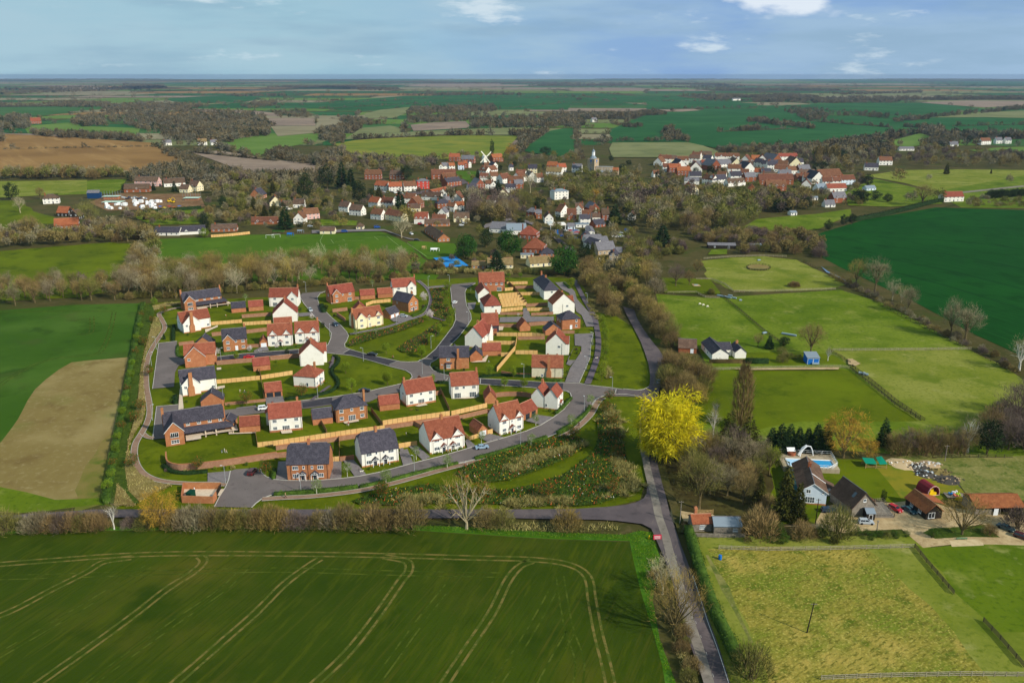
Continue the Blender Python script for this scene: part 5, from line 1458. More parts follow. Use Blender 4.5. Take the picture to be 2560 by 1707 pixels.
def grow():
 0
 by={}
 for t in PLAN:
  m=1/MPP(*PX(t['p'][0],t['p'][1]))
  t['px']=t['h']*m
  t['cls']=KINDS[t['kind']]['cls']
  if KINDS[t['kind']]['form']=='bush':t['cls']='bush'
  by.setdefault(t['cls'],[]).append(t)
 rest=[]
 for c,ts in by.items():
  ts.sort(key=lambda t:-t['px']-(1000 if t['label']else 0))
  rest+=ts[290:]
  by[c]=ts[:290]
 keep=[t for ts in by.values()for t in ts]
 groups={}
 for t in keep:
  if t['label']is None:groups.setdefault(t['place'],[]).append(t)
 for pl,ts in groups.items():
  deep=any(q in pl for q in('east path','ditch','two left','stream'))
  ts.sort(key=lambda t:-t['p'][1]if deep else PX(*t['p'])[0])
  for i,t in enumerate(ts):
   nb='the only' if len(ts)==1 else As(i)+(' from far end' if deep else ' from left')
   t['label']='%s, %s %s'%(KINDS[t['kind']]['word'],nb,pl)
 for i,t in enumerate(keep):
  K=KINDS[t['kind']]
  tr,cr,J=AL(t['kind'],i%3)
  s=t['h']/10.0
  sc=(s*t['w'],s*t['w'],s)
  nm={'bare':'tree','willow':'willow_tree','evergreen':'evergreen_tree','shrub':'shrub','young':'young_tree'}[K['cls']]
  gp=t['place']and(CATS[K['cls']]+'s '+t['place'])
  rz=rv.uniform(0,6.28)
  if t['px']>26:
   o=An(nm,(t['p'][0],t['p'][1],0),rz,t['label'],CATS[K['cls']],gp)
   o.scale=sc
   obj('trunk',tr,o)
   obj('crown',cr,o)
  else:
   o=obj(nm,J,None,t['p'],rz,sc)
   tag(o,t['label'],CATS[K['cls']],gp)
 return rest
def v(f,A,B,st,wm,rm,label,rot=0,D=None,kind='gable',pitch=46,ch=1,name=None,nw=None,cat='house',dorm=0,chm='oldbrick',win=True):
 py=(Q(f,*A)[1]+Q(f,*B)[1])/2
 k=float(np.interp(py,[300,400,450,500,560],[1.5,1.35,1.22,1.1,1.0]))
 a,b=P(f,*A),P(f,*B)
 W_=math.hypot(a[0]-b[0],a[1]-b[1])
 if D is None:D=(max(5.5,min(7.5,W_*.7))if not rot else max(8.0,W_*1.3))*min(k,1.2)
 h=Bld(name or('cottage' if cat=='house' else cat.replace(' ','_')),label,a,b,D,cat,'houses of the old village' if cat=='house' else None,bool(rot))
 ev={1:2.5,1.5:3.4,2:4.7,3:7.4}[st]*k
 h.body(ev,pitch,kind,oh=.35,gh=.15,th=.2)
 fs=[('f',h.L),('l',h.D)]if rot else[('f',h.L),('r',h.D)]
 if win:
  for fc,ln in fs:
   n=nw if nw is not None and fc=='f' else max(1,min(5,round(ln/(3.4*k))))
   for fl in range(int(math.ceil(st))):
    zz=(.9+fl*2.45)*k
    if zz+1.2*k>ev+(1.2 if fc in 'lr' else .2):continue
    for i in range(n):
     if fl==0 and i==n//2 and fc=='f' and n>1:
      h.door('f',(i+.5)/n*h.L,1.0*k,2.0*k)
      continue
     h.win(fc,(i+.5)/n*ln,zz,1.15*k,1.15*k,2)
 for i in range(dorm):
  h.fgable((i+.5)/dorm*h.L,1.9*k,.05,50,ev+.35)
  h.win('f',(i+.5)/dorm*h.L,ev-.5,1.1,1.0,2,out=.06)
 if ch:h.chim(h.L*(.15 if h.L>9 else .85),h.D*.5,.8*k,.8*k)
 if ch>1:h.chim(h.L*.85,h.D*.5,.8*k,.8*k)
 h.done(wm,rm,chm)
 return h
for a in[(8,(138,497),(206,503),2,'white','brown','left one of two white brown-roofed houses in a row above the playing field car park'),(8,(215,522),(303,529),2,'white','brown','right one of the white brown-roofed row above the playing field car park'),(8,(372,552),(450,560),2,'white','old','white house behind bare trees above the blue car by the playing field'),(8,(357,463),(425,470),2,'white','bright','white house with orange roof left of the dark conifer'),(8,(442,466),(528,473),2,'white','old','white house with tiled roof touching the dark conifer'),(8,(478,556),(598,576),2,'cream','old','cream house half hidden by the big tree at the field corner'),(8,(692,589),(792,590),2,'white','red','white house with a red roof and three dormers',0,8,'gable',50,0,None,3,'house',3),(8,(768,607),(952,606),1,'brick','brown','long low brown-roofed bungalow below the red dormer house',0,8,'gable',35,0),(8,(766,650),(868,722),1,'brick','brown','stepped row of brick bungalows with a plain brick gable end',0,9,'gable',38,2),(8,(822,570),(924,572),1,'cream','old','low cream bungalow right of the red dormer house',0,6),(8,(866,546),(926,548),2,'white','grey','white gable house behind the low cream bungalow',1),(8,(985,575),(1100,572),1.5,'cream','brown','pale yellow house with two gables right of the village grove lane',0,8,'gable',46,1,None,3,'house',2),(8,(1003,492),(1062,490),2,'white','bright','white house with an orange roof beside the teal shop'),(8,(862,478),(962,472),2,'oldbrick','slate','brick shop with dark hipped roof and teal front',0,None,'hip',38),(8,(640,478),(720,482),2,'oldbrick','old','brick gabled house with blue solar panels beside it',1),(8,(400,340),(490,347),2,'white','bright','white gabled cottage left of the white terrace by the pink house'),(8,(507,352),(604,350),2,'white','bright','white terrace with orange roof two doors left of the pink house',0,None,'gable',45,2),(8,(620,350),(714,345),2,'white','old','white terrace directly left of the pink house',0,None,'gable',45,2),(8,(715,334),(805,331),3,'coral','grey','coral pink three-storey house right of the white terrace',0,9,'hip',25,2,None,3),(8,(328,262),(450,262),2,'oldbrick','old','big-roofed brown farmhouse among trees above the white cottages',0,None,'gable',48,2),(8,(510,262),(600,265),2,'oldbrick','brown','dark roofed house in the trees left of the brick complex'),(8,(820,262),(1000,258),2,'oldbrick','old','large red-brick building with long tiled roof left of the green',0,9,'gable',50,2),(8,(905,282),(1002,275),2,'oldbrick','old','tiled front wing of the large red-brick building',0,7,'gable',48,1),(8,(925,300),(955,298),2,'white','old','small white gable below the red-brick wing',1,7),(8,(935,320),(1040,306),2,'oldbrick','slate','brick and white corner house with slate roof at the lane',0,None,'gable',42,2),(8,(826,370),(940,345),1,'oldbrick','bright','low brick outbuildings along the yard wall',0,5,'gable',30,0),(8,(745,412),(885,418),1.5,'white','brown','dark-roofed cottages with two white gables below the yard wall',0,7,'gable',48,1,None,3,'house',2),(8,(880,385),(930,385),1.5,'white','old','small white gable beside the yard wall',1,8),(17,(930,570),(1100,572),1.5,'white','old','white cottage with three small dormers at the front edge of the green',0,None,'gable',48,1,None,3,'house',3),(17,(920,455),(1060,470),2,'white','old','white cottage with tiled roof behind the three-dormer cottage'),(17,(1065,466),(1290,436),2,'white','old','long white cottage row with sloping tiled roof at the green',0,None,'gable',45,2),(17,(1150,572),(1310,565),2,'white','old','white timbered cottage right of the three-dormer cottage'),(17,(1045,722),(1160,724),2,'white','old','white house with brown roof and big white gable below the green'),(17,(1160,724),(1252,722),2,'white','old','white gable adjoining the brown-roofed house below the green',1,9),(17,(1385,628),(1545,600),2,'white','old','white cottage angled below the pollarded tree',0,None,'gable',48,1),(17,(1495,655),(1800,650),2,'oldbrick','old','brown brick terrace left of the pollarded tree',0,None,'gable',42,2),(17,(1440,800),(1640,800),1.5,'white','slate','white cottage with dark roof and four dormers',0,None,'gable',48,0,None,3,'house',4),(17,(1620,725),(1790,720),2,'oldbrick','grey','grey-roofed house with cream gable beneath the pollarded tree'),(17,(1640,530),(1810,530),2,'white','old','white gabled cottage behind the brown brick terrace'),(17,(2055,602),(2190,595),2,'white','old','lilac-white cottage with dark roof below the long brown roof'),(8,(1660,238),(1772,242),2,'white','thatch','long white house with a brown roof left of the church',0,9,'gable',50,1),(8,(1757,208),(1812,206),2,'white','bright','white house with orange roof nearest the church tower'),(8,(1665,192),(1735,195),2,'oldbrick','bright','small orange-roofed house above the long brown roof'),(8,(1850,210),(1920,212),2,'white','grey','white house with grey roof just left of the church tower'),(17,(140,372),(210,372),2,'white','thatch','white gable of the thatched house above the brick complex',1),(17,(200,366),(330,362),2,'white','grey','white house with grey thatched roof above the brick complex'),(17,(340,366),(452,362),2,'white','bright','white gabled house with red roof next to the thatched one'),(17,(515,350),(630,348),2,'blue','bright','pale blue gabled house with orange roof above the green'),(17,(630,320),(700,318),2,'oldbrick','bright','brick house with orange roof beside the pale blue one'),(17,(570,226),(820,232),2,'oldbrick','grey','long grey-roofed barn-like house below the windmill',0,None,'gable',46,0),(17,(718,312),(772,308),2,'white','grey','small white gable below the long grey roof',1,8),(17,(330,188),(540,190),2,'oldbrick','bright','red-roofed house at the foot of the yellow hill'),(17,(1192,358),(1292,352),2,'white','slate','white plain gable house right of the green',1),(17,(1020,362),(1110,362),2,'white','old','small white red-roofed house above the cottage row'),(17,(1195,205),(1400,190),2,'oldbrick','bright','orange-roofed houses right of the windmill'),(17,(1520,370),(1600,368),1.5,'white','slate','small white-gabled lodge in the trees below the big bare tree'),(17,(1880,420),(2060,420),2,'cream','slate','dark-roofed cottage with cream gable left of the long brown roof'),(8,(1724,412),(1826,405),3,'white','lead','tall three-storey white house alone among the trees',0,10,'hip',20,2,None,4),(18,(372,322),(482,342),2,'white','old','white house with brown roof and tall white gable above the filling station',0,11),(18,(602,402),(790,404),2,'oldbrick','old','orange-brick house with front gable left of the dormer house',0,9,'gable',46,0,None,2,'house',1),(18,(896,440),(1072,442),2,'oldbrick','old','brick house with two white dormers above the white flat-roofed block',0,9,'gable',48,1,None,2,'house',2),(18,(1022,345),(1140,352),2,'white','old','white gabled house behind the two-dormer brick house',0,9),(18,(1292,402),(1440,400),2,'oldbrick','brown','dark brown-roofed brick house left of the blue cedar',0,9),(18,(1105,412),(1260,412),1.5,'white','brown','dark-roofed white gabled annex above the solar roof'),(18,(770,240),(930,240),2,'oldbrick','brown','brown-roofed brick house furthest back above the filling station'),(18,(172,462),(342,460),2,'white','brown','white half-hipped gable house left of the filling station',1,13),(18,(0,372),(110,372),2,'oldbrick','grey','grey slate-roofed house at the left of the filling station road'),(18,(-190,330),(-20,345),2,'oldbrick','grey','grey hipped house second left of the filling station road',0,None,'hip'),(18,(782,542),(1040,540),1,'white','lead','white flat-roofed block with dark windows behind the filling station',0,7,'flat',20,0),(18,(625,578),(765,575),1,'blue','grey','small grey-roofed office right of the filling station canopy',0,6,'gable',35,0),(18,(1162,545),(1362,522),1,'oldbrick','slate','building with a solar panel roof beside the blue cedar',0,8,'gable',40,0),(18,(1015,690),(1150,690),1,'white','grey','long low workshop with pale striped roof and white end',1,24,'gable',18,0),(18,(885,768),(1036,772),1,'oldbrick','slate','brick gabled garage building in front of the workshop',1,12,'gable',40,0),(18,(955,858),(1300,852),1,'white','grey','upper one of the grey-roofed white showroom halls',0,12,'gable',28,0),(18,(1010,905),(1430,890),1,'white','grey','middle one of the grey-roofed white showroom halls',0,12,'gable',28,0),(18,(1132,982),(1362,958),1.5,'white','slate','white plain gable hall in front of the showroom',1,14,'gable',34,0),(18,(1215,1085),(1560,1060),1.5,'stone','grey','stone-slated farm range behind the small dark house',0,10,'gable',44,0),(18,(1430,1190),(1590,1196),1.5,'stone','slate','small dark-roofed house with pale gable below the farm range',1,13,'gable',44,1),(18,(1570,1100),(1690,1100),1,'brick','grey','small grey-roofed shed at the right end of the farm range',0,7,'gable',40,0),(18,(1795,405),(1915,412),2,'white','brown','isolated white gable right of the blue cedar',1),(8,(1245,650),(1420,660),1.5,'white','grey','modern school hall with grey roof, left range',0,14,'gable',30,0),(8,(1375,668),(1520,665),1.5,'white','lead','white modern school block with glazed grey gable',0,12,'gable',36,0,None,4),(8,(1490,800),(1645,806),1.5,'oldbrick','red','big hipped red-roofed house beside the village road',0,14,'hip',42,1),(8,(1455,695),(1588,702),1.5,'oldbrick','red','red hipped roof house behind the big red one',0,12,'hip',42,1),(8,(1232,918),(1420,915),1,'cream','thatch','yellow bungalow with mossy roof behind the dark conifer',0,9,'gable',38,1),(8,(1545,908),(1702,897),1,'cream','thatch','yellow bungalow left of the large round evergreen',0,9,'gable',38,1),(8,(1115,922),(1215,922),1,'brick','thatch','low mossy-roofed garage right of the tennis court',0,7,'gable',32,0),(8,(1615,832),(1720,832),1,'brick','slate','dark hipped bungalow above the yellow bungalows',0,9,'hip',36,1),(8,(1475,842),(1570,842),1,'cream','lead','flat-roofed cream block beside the yellow bungalow',0,5,'flat',20,0),(9,(522,205),(632,205),2,'white','old','white double-gabled house at the left of the upper street',0,9,'gable',48,0,None,2,'house',2),(9,(632,185),(740,188),2,'white','brown','white gable with brown roof next along the upper street',0,8,'gable',46,1),(9,(765,182),(848,188),2,'white','slate','white gable house with dark roof in the upper street',0,8),(9,(890,165),(1010,165),2,'white','old','left half of the long white row on the upper street',0,8,'gable',45,2,None,3,'house',1),(9,(1012,165),(1130,166),2,'white','old','right half of the long white row with a brick end',0,8,'gable',45,1,None,3,'house',1),(9,(945,245),(1070,238),2,'white','grey','large white hall with grey roof below the long white row',0,18,'gable',30,0),(9,(672,238),(760,238),1.5,'cream','grey','cream low house left of the red-roofed white one'),(9,(762,238),(836,236),2,'white','red','white house with bright red roof in the upper street',0,8),(9,(380,272),(450,272),2,'white','old','white gable at the left end of the brick terrace'),(9,(442,282),(560,280),2,'oldbrick','bright','left orange-tiled brick terrace in the right village',0,9,'gable',46,2),(9,(520,312),(652,310),2,'oldbrick','bright','front orange-tiled brick terrace with cream porches',0,9,'gable',46,2),(9,(290,328),(350,326),1.5,'white','old','small white cottage below the brick terraces'),(9,(1268,222),(1338,228),2,'white','slate','left of three slate-roofed white terrace houses stepping down'),(9,(1336,238),(1408,243),2,'white','slate','middle of three slate-roofed white terrace houses'),(9,(1404,252),(1502,252),2,'white','slate','right of three slate-roofed white terrace houses'),(9,(1250,178),(1335,178),1.5,'oldbrick','bright','orange-roofed house behind the slate terrace'),(9,(1425,178),(1510,180),2,'blue','bright','pale blue house left of the long white red-roofed row'),(9,(1520,168),(1700,165),2,'white','red','long white red-roofed row at the back of the village',0,9,'gable',42,2),(9,(1272,322),(1350,325),2,'white','bright','white house with orange roof in the middle street'),(9,(1352,328),(1440,328),2,'white','slate','white slate-roofed house right of the orange roof'),(9,(1470,278),(1610,282),1.5,'white','old','white-ended house with long brown roof above the school'),(9,(1612,295),(1730,292),1.5,'white','old','second white-ended brown-roofed house above the school'),(9,(1725,330),(1880,326),1.5,'white','brown','white gabled bungalow at the right of the school',0,9),(9,(1522,342),(1640,342),2,'blue','grey','bluish-white gabled house just above the school'),(9,(1322,402),(1660,400),2,'oldbrick','old','long back range of the red-brick gabled school',0,10,'gable',50,2),(9,(1392,462),(1590,462),2,'oldbrick','old','front range of the red-brick school with three gables',0,9,'gable',50,2,None,3,'house',3),(9,(1212,480),(1290,482),1.5,'oldbrick','bright','orange-tiled gable left of the red-brick school',1,14),(9,(592,398),(735,400),1.5,'white','grey','grey and white cottage row above the big wood',0,8,'gable',44,1,None,3,'house',2),(9,(762,388),(862,402),2,'white','old','white gabled cottage between grey row and slate house'),(9,(872,402),(1010,392),2,'white','slate','white house with long slate roof above the big wood'),(9,(1020,420),(1190,408),1.5,'white','brown','brown-roofed cottage with four dormers and a white end',0,8,'gable',46,1,None,3,'house',4),(9,(575,472),(655,500),2,'cream','bright','red-roofed house with cream gable at the edge of the big wood'),(9,(642,348),(760,348),1.5,'white','slate','dark low house right of the brick terraces'),(9,(1942,418),(2040,418),2,'white','old','left white house of the lower right group'),(9,(2046,412),(2125,412),2,'white','old','second white house of the lower right group'),(9,(2130,402),(2265,397),2,'blue','old','lilac-white house with red-brown roof at the right end'),(9,(1922,345),(2140,335),1,'oldbrick','old','large dark maroon barn roof at the right of the village',0,14,'gable',46,0),(9,(1900,462),(1990,457),1,'white','lead','low white building in front of the white pair'),(9,(1992,470),(2182,466),1.5,'white','red','long white house with red roof in the lower right group',0,8),(9,(2052,582),(2180,576),2,'oldbrick','grey','brick house with two gables at the lower right of the village',0,9,'gable',48,1,None,2,'house',2),(9,(1972,622),(2070,620),1,'white','grey','low white house below the brick two-gabled one'),(9,(1842,552),(1900,552),1,'white','lead','tiny white hut left of the brick two-gabled house',0,4,'gable',25,0),(9,(1692,362),(1760,360),1.5,'oldbrick','old','small brick house right of the school'),(7,(912,242),(1100,238),1.5,'oldbrick','brown','wide brown-roofed brick house above the building site',0,9,'gable',46,0,None,4,'house',1),(7,(990,192),(1160,195),2,'pink','brown','pink timbered house behind the wide brown roof',0,9),(7,(1208,200),(1365,192),1.5,'white','brown','brown-roofed house among conifers above the building site',0,9),(7,(1386,228),(1450,232),2,'cream','brown','yellow gabled house above the right scaffold',0,10,'gable',46,1,None,2,'house',1),(7,(1320,240),(1384,242),1.5,'cream','brown','low cream wing left of the yellow gabled house'),(7,(318,325),(436,320),2,'white','brown','white hipped house at the far left',0,8,'hip',42),(7,(418,415),(500,418),1.5,'black','bright','timber house with steep orange roofs below the scaffold',0,8,'gable',50,0),(7,(402,512),(582,502),1.5,'oldbrick','bright','low house with a broad red roof at the lower left',0,9,'gable',46,0),(7,(508,440),(580,440),1.5,'black','brown','dark shed right of the steep orange roofs',1,10),(7,(1132,556),(1318,556),1,'white','slate','long slate-roofed bungalow at the edge of the playing field',0,10,'gable',34,1),(7,(1325,552),(1512,542),1,'white','slate','slate bungalow with two gables left of the yellow-green bush',0,10,'gable',34,0,None,2,'house',2),(7,(1552,532),(1742,526),1,'oldbrick','brown','brown bungalow with white windows above the new fence',0,9,'gable',34,1),(7,(1846,476),(2040,472),1,'oldbrick','old','brown bungalow with two end gables left of the big conifer',0,9,'gable',34,1,None,3,'house',2),(7,(1836,288),(1918,290),1.5,'brick','slate','brick gable with white verge in the dark trees',1,14),(7,(1985,342),(2070,338),1.5,'cream','brown','cream gable right of the slim dark conifers',1,14),(7,(2070,368),(2150,362),1.5,'white','brown','white house with dark striped roof'),(7,(2152,352),(2235,352),1.5,'white','brown','white brown-roofed house right of the striped roof'),(7,(2158,472),(2236,472),2,'white','old','white plain gable right of the big conifer',1),(7,(2238,440),(2352,430),2,'pink','old','lilac pink house above the parked silver car'),(12,(1332,655),(1420,657),1.5,'white','slate','white house with slate roof alone above the right paddock'),(12,(1425,622),(1510,622),2,'white','old','white house in the wood above the right paddock'),(12,(1838,858),(1965,855),2,'white','red','white house with red roof at the right lane',0,9,'gable',44,1),(12,(2078,492),(2140,490),2,'white','old','left of three white houses in the far right trees'),(12,(2172,486),(2212,486),2,'white','grey','middle of three white houses in the far right trees'),(12,(2232,486),(2270,486),2,'white','grey','right of three white houses in the far right trees'),(12,(1555,530),(1650,530),1,'white','grey','low white house under the far right meadow',0,7,'gable',40,0),(12,(1880,502),(1932,502),1,'white','grey','low white house left of the three far right ones'),(12,(1345,787),(1405,784),1,'blue','lead','pale roofed bungalow right of the lower village',0,7,'gable',34,0),(10,(1118,532),(1176,530),1.5,'white','grey','white thatched cottage at the brown field corner'),(10,(1356,532),(1418,530),2,'white','thatch','white cottage with golden thatch beyond the brown field'),(10,(1446,530),(1490,528),1.5,'white','grey','white cottage right of the golden thatch'),(10,(212,384),(285,382),2,'oldbrick','bright','red-brick mansion at the far left park',0,14,'gable',48,2),(11,(1780,356),(1810,355),2,'white','grey','lone white house on the far green slope'),(12,(492,210),(542,209),2,'white','grey','lone white farmhouse far off at upper right')]:
 v(*a)
for f,A,B,lb in[(9,(820,1025),(1095,1030),'long black stable barn behind the round paddock'),(9,(1240,1035),(1350,1035),'grey sheet-roofed shed right of the long black barn'),(9,(1635,702),(1695,700),'white field shelter above the right meadow'),(8,(0,662),(108,662),'sports pavilion with brown roof at the playing field edge'),(8,(266,630),(316,630),'small cream kiosk with pyramid roof by the playing field')]:
 wm,rm={'lo':('black','grey'),'gr':('greyt','lead'),'wh':('white','lead'),'sp':('cream','brown'),'sm':('cream','brown')}[lb[:2]]
 v(f,A,B,1,wm,rm,lb,0,6 if f==9 else 7,'hip' if 'kiosk' in lb else 'gable',22 if f==9 else 36,0,None,2,'shed' if f==9 else 'pavilion')
cx,cy=P(16,1035,1120)
k=MPP(*Q(16,1035,1120))*.08503
ch=An('church',(cx,cy,0),R(-38),'flint church with square tower, lantern spire and battlemented nave','church')
s=160*k*1.5
tw=MB().box(0,s,0,s,0,430*k)
for i in range(5):
 for a,b in((i*s/4.5,-.15),(i*s/4.5,s-.5)):tw.box(a,a+s/9,b,b+.6,430*k,430*k+1.0)
 for a,b in((-.15,i*s/4.5),(s-.5,i*s/4.5)):tw.box(a,a+.6,b,b+s/9,430*k,430*k+1.001)
tw.build('tower',AP['stone'],ch)
cap=MB().lathe([(s*.52,430*k),(s*.36,430*k+2.2),(s*.2,430*k+4.2)],8,s/2,s/2).build('tower_cap',AP['lead'],ch)
MB().lathe([(s*.19,430*k+4.2),(s*.19,430*k+9.0)],8,s/2,s/2).build('lantern',AP['frame'],cap)
MB().lathe([(s*.23,430*k+9.0),(s*.14,430*k+10.6),(.1,430*k+12),(.06,430*k+15)],8,s/2,s/2).build('spirelet',AP['lead'],cap)
for z_,hh in((300,70),(110,90)):
 for x_,y_,r_ in((s,s*.5,R(90)),(s*.5,0,0)):
  fm,pm=AH(1.6,hh*k,2,True,True)
  o=obj('window',fm,ch,(x_,y_,z_*k),r_);obj('pane',pm,o)
MB().lathe([(1.2,0),(1.2,.15)],20).build('clock_face',AP['ply'],ch).matrix_local=Matrix.Translation((s*.5,0,385*k))@Matrix.Rotation(R(90),4,'X')
MB().lathe([(1.2,0),(1.2,.15)],20).build('clock_face',AP['ply'],ch).matrix_local=Matrix.Translation((s+.0,s*.5,385*k))@Matrix.Rotation(R(90),4,'Y')
nv=An('tmp')
bpy.data.objects.remove(nv)
nl=520*k
nave=obj('nave',None,ch,(s,s*.12,0),R(26))
nb=MB().box(0,nl,0,s*.8,0,215*k)
for i in range(22):nb.box(i*nl/21.5,i*nl/21.5+nl/44,-.12,.4,215*k,215*k+.9)
nb.build('wall',AP['stone'],nave)
MB().slab([(-.1,.3,215*k),(nl+.1,.3,215*k),(nl+.1,s*.4,235*k),(-.1,s*.4,235*k)],.2).slab([(-.1,s*.8,215*k),(nl+.1,s*.8,215*k),(nl+.1,s*.4,235.1*k),(-.1,s*.4,235.1*k)],.2).build('roof',AP['lead'],nave)
for i in range(6):
 fm,pm=AH(1.5,45*k,2,False,True)
 obj('window',fm,nave,(nl*(i+.6)/6.2,0,140*k),0)
aisle=obj('aisle',None,nave,(nl*.1,-s*.55,0))
MB().box(0,nl*.9,0,s*.545,0,80*k).build('wall',AP['stone'],aisle)
MB().slab([(-.3,-.3,80*k),(nl*.9+.3,-.3,80*k),(nl*.9+.3,s*.545,118*k),(-.3,s*.545,118*k)],.2).build('roof',AP['lead'],aisle)
for o_ in list(aisle.children):o_.parent=nave;o_.location=(nl*.1,-s*.55,0)
bpy.data.objects.remove(aisle)
chn=MB().prism([(nl+.01,s*.05,0),(nl+.01,s*.75,0),(nl+.01,s*.75,130*k),(nl+.01,s*.4,200*k),(nl+.01,s*.05,130*k)],(170*k,0,0))
chn.build('chancel',AP['stone'],nave)
MB().slab([(nl,-.3,125*k),(nl+172*k,-.3,125*k),(nl+172*k,s*.4,206*k),(nl,s*.4,206*k)],.2).slab([(nl,s*.8,125*k),(nl+172*k,s*.8,125*k),(nl+172*k,s*.4,206.1*k),(nl,s*.4,206.1*k)],.2).build('chancel_roof',AP['bright'],nave)
HBOX.append((1452,1540,380,440));HOUSES.append((cx+18,cy+6,30))
wx,wy=P(17,1030,250)
k=MPP(*Q(17,1030,250))*.12755
wm_=An('windmill',(wx,wy,0),R(28),'white post windmill with four sails on the hill above the village','windmill')
M_mill=mat('white_mill_boards','#e8e4d8')
MB().lathe([(38*k,0),(30*k,45*k)],10).build('roundhouse',AP['black'],wm_)
b=MB()
w_,d_=34*k,44*k
b.prism([(-w_,-d_,40*k),(w_,-d_,40*k),(w_,-d_,140*k),(w_*.75,-d_,165*k),(0,-d_,185*k),(-w_*.75,-d_,165*k),(-w_,-d_,140*k)],(0,2*d_,0))
b.build('buck',M_mill,wm_)
hub=obj('sails',None,wm_,(0,-d_-1.2,148*k),0)
for i in range(4):
 a=R(48+90*i)
 m=Matrix.Rotation(a,4,'Y')
 sb=MB()
 Ls=150*k
 pts=lambda x0,x1,z0,z1:[tuple(m@Vector(q))for q in((x0,0,z0),(x1,0,z0),(x1,0,z1),(x0,0,z1))]
 sb.prism(pts(-.2,.2,0,Ls),(0,.3,0))
 sb.prism(pts(.2,14*k,30*k,Ls),(0,.12,0))
 for j in range(9):
  zz=30*k+(Ls-30*k)*j/8
  sb.prism(pts(-.5,15*k,zz-.12,zz+.12),(0,.2,0))
 sb.build('sail',M_mill,wm_,(0,-d_-1.2,148*k))
bpy.data.objects.remove(hub)
MB().tube([(0,d_,50*k),(0,d_+50*k,4*k)],.4).build('tail_pole',M_mill,wm_)
HBOX.append((1190,1226,384,412));HOUSES.append((wx,wy,14))
SM=[(8,'1310,330 1345,400 1395,300 1440,285 1500,300 1560,270 1600,280 1480,245 1420,330 1250,440 1180,330 1120,350 1090,420 700,500 660,440 560,440 900,540 960,500 930,440 1000,430 1900,560 1950,590 2060,560 1900,520 2020,500 1790,520 2290,560'),(9,'330,215 400,190 460,180 560,260 600,210 850,240 900,260 700,280 1100,240 1180,210 1130,270 1200,250 1080,290 1230,280 1180,320 1290,280 1420,350 1480,240 1550,250 1600,330 1680,250 1770,290 1800,380 1500,200 1700,210 1350,200 700,160 800,150 950,350 1100,360 1240,370 1850,440 1900,390 1780,440')]
for f,tx in SM:
 pts=sorted(tuple(int(q)for q in t.split(','))for t in tx.split())
 for i,(x,y)in enumerate(pts):
  w=G(*Q(f,x,y))
  if any((w[0]-a)**2+(w[1]-b)**2<(r+3.5)**2 for a,b,r in HOUSES):continue
  wd=(26+(i*13)%16)*(1 if f==8 else 1.6)
  rot=i%3==0
  wm,rm=['white','white','cream','white','oldbrick'][i%5],['old','brown','grey','old','slate'][(i*3)%5]
  v(f,(x-wd,y+(i%5-2)*2),(x+wd,y),2 if i%2 else 1.5,wm,rm,'small %s house with %s roof, %s from left in the %s village back lanes'%({'oldbrick':'brick'}.get(wm,wm),{'old':'tiled'}.get(rm,rm),As(i),'middle' if f==8 else 'right'),int(rot),nw=2)
def fb(name,label,f,A,B,D,cat,rot=0):
 return Bld(name,label,P(f,*A),P(f,*B),D,cat,None,bool(rot))
h=fb('farmhouse','long pale blue-white house with brown tiled roofs, gable end towards the drive',21,(400,985),(880,1030),18,'house',1)
h.body(4.3,33,oh=.5,gh=.3)
Lh,Dh=h.L,h.D
h.part('bargeboard').prism([(-.34,-.5,3.75),(-.34,Dh/2,4.3+Dh/2*h.t-.1),(-.34,Dh/2,4.3+Dh/2*h.t+.14),(-.34,-.5,4.0)],(.05,0,0)).prism([(-.34,Dh+.5,3.75),(-.34,Dh/2,4.3+Dh/2*h.t-.1),(-.34,Dh/2,4.3+Dh/2*h.t+.14),(-.34,Dh+.5,4.0)],(.05,0,0))
b=MB()
for x in(Lh*.36,):
 b.slab([(x-.15,-.6,4.05),(x+.15,-.6,4.05),(x+.15,Dh/2,h.ridge+.25),(x-.15,Dh/2,h.ridge+.25)],.2)
b.build('roof_verge',AP['frame'],h.root)['kind']='stuff'
h.win('l',Dh*.32,3.6,1.2,1.2,2);h.win('l',Dh*.40,.6,2.6,1.9,4,True);h.win('l',Dh*.86,3.7,.6,.6,1)
for a in(.15,.4,.7):h.win('f',a*Lh,1.0,1.3,1.2,2)
for a in(.2,.5,.8):h.win('b',a*Lh,1.0,1.3,1.2,2)
h.part('plinth').box(-.04,Lh,-.04,Dh+.04,0,.6)
h.part('lean_to').prism([(Lh*.35,-.02,0),(Lh*.55,-.02,0),(Lh*.55,-3.2,0),(Lh*.35,-3.2,0)],(0,0,2.3))
MB().slab([(Lh*.33,-3.5,2.3),(Lh*.57,-3.5,2.3),(Lh*.57,0,3.9),(Lh*.33,0,3.9)],.15).build('lean_to_roof',AP['brown'],h.root)
b=MB()
for i in range(2):b.box(Lh*.3+i*6,Lh*.3+i*6+2.6,Dh-.1,Dh+1.4,0,3.4)
b.build('side_bay',mat('teal_board','#3c7c90'),h.root)['kind']='stuff'
h.chim(Lh*.62,Dh*.5,.8,.9)
h.done('blue','brown','oldbrick')
h=fb('barn','black and grey timber barn with steep brown roof and a lean-to shed',21,(1340,1235),(1750,1175),10,'barn',1)
h.body(3.2,47,oh=.5,gh=.35)
h.win('l',h.D*.5,4.4,.9,.9,1)
MB().slab([(h.L*.2,h.D*.8,3.2+h.D*.2*h.t+.2),(h.L*.3,h.D*.8,3.2+h.D*.2*h.t+.2),(h.L*.3,h.D*.65,3.2+h.D*.35*h.t+.2),(h.L*.2,h.D*.65,3.2+h.D*.35*h.t+.2)],.05).build('roof_light',AP['glass'],h.root)
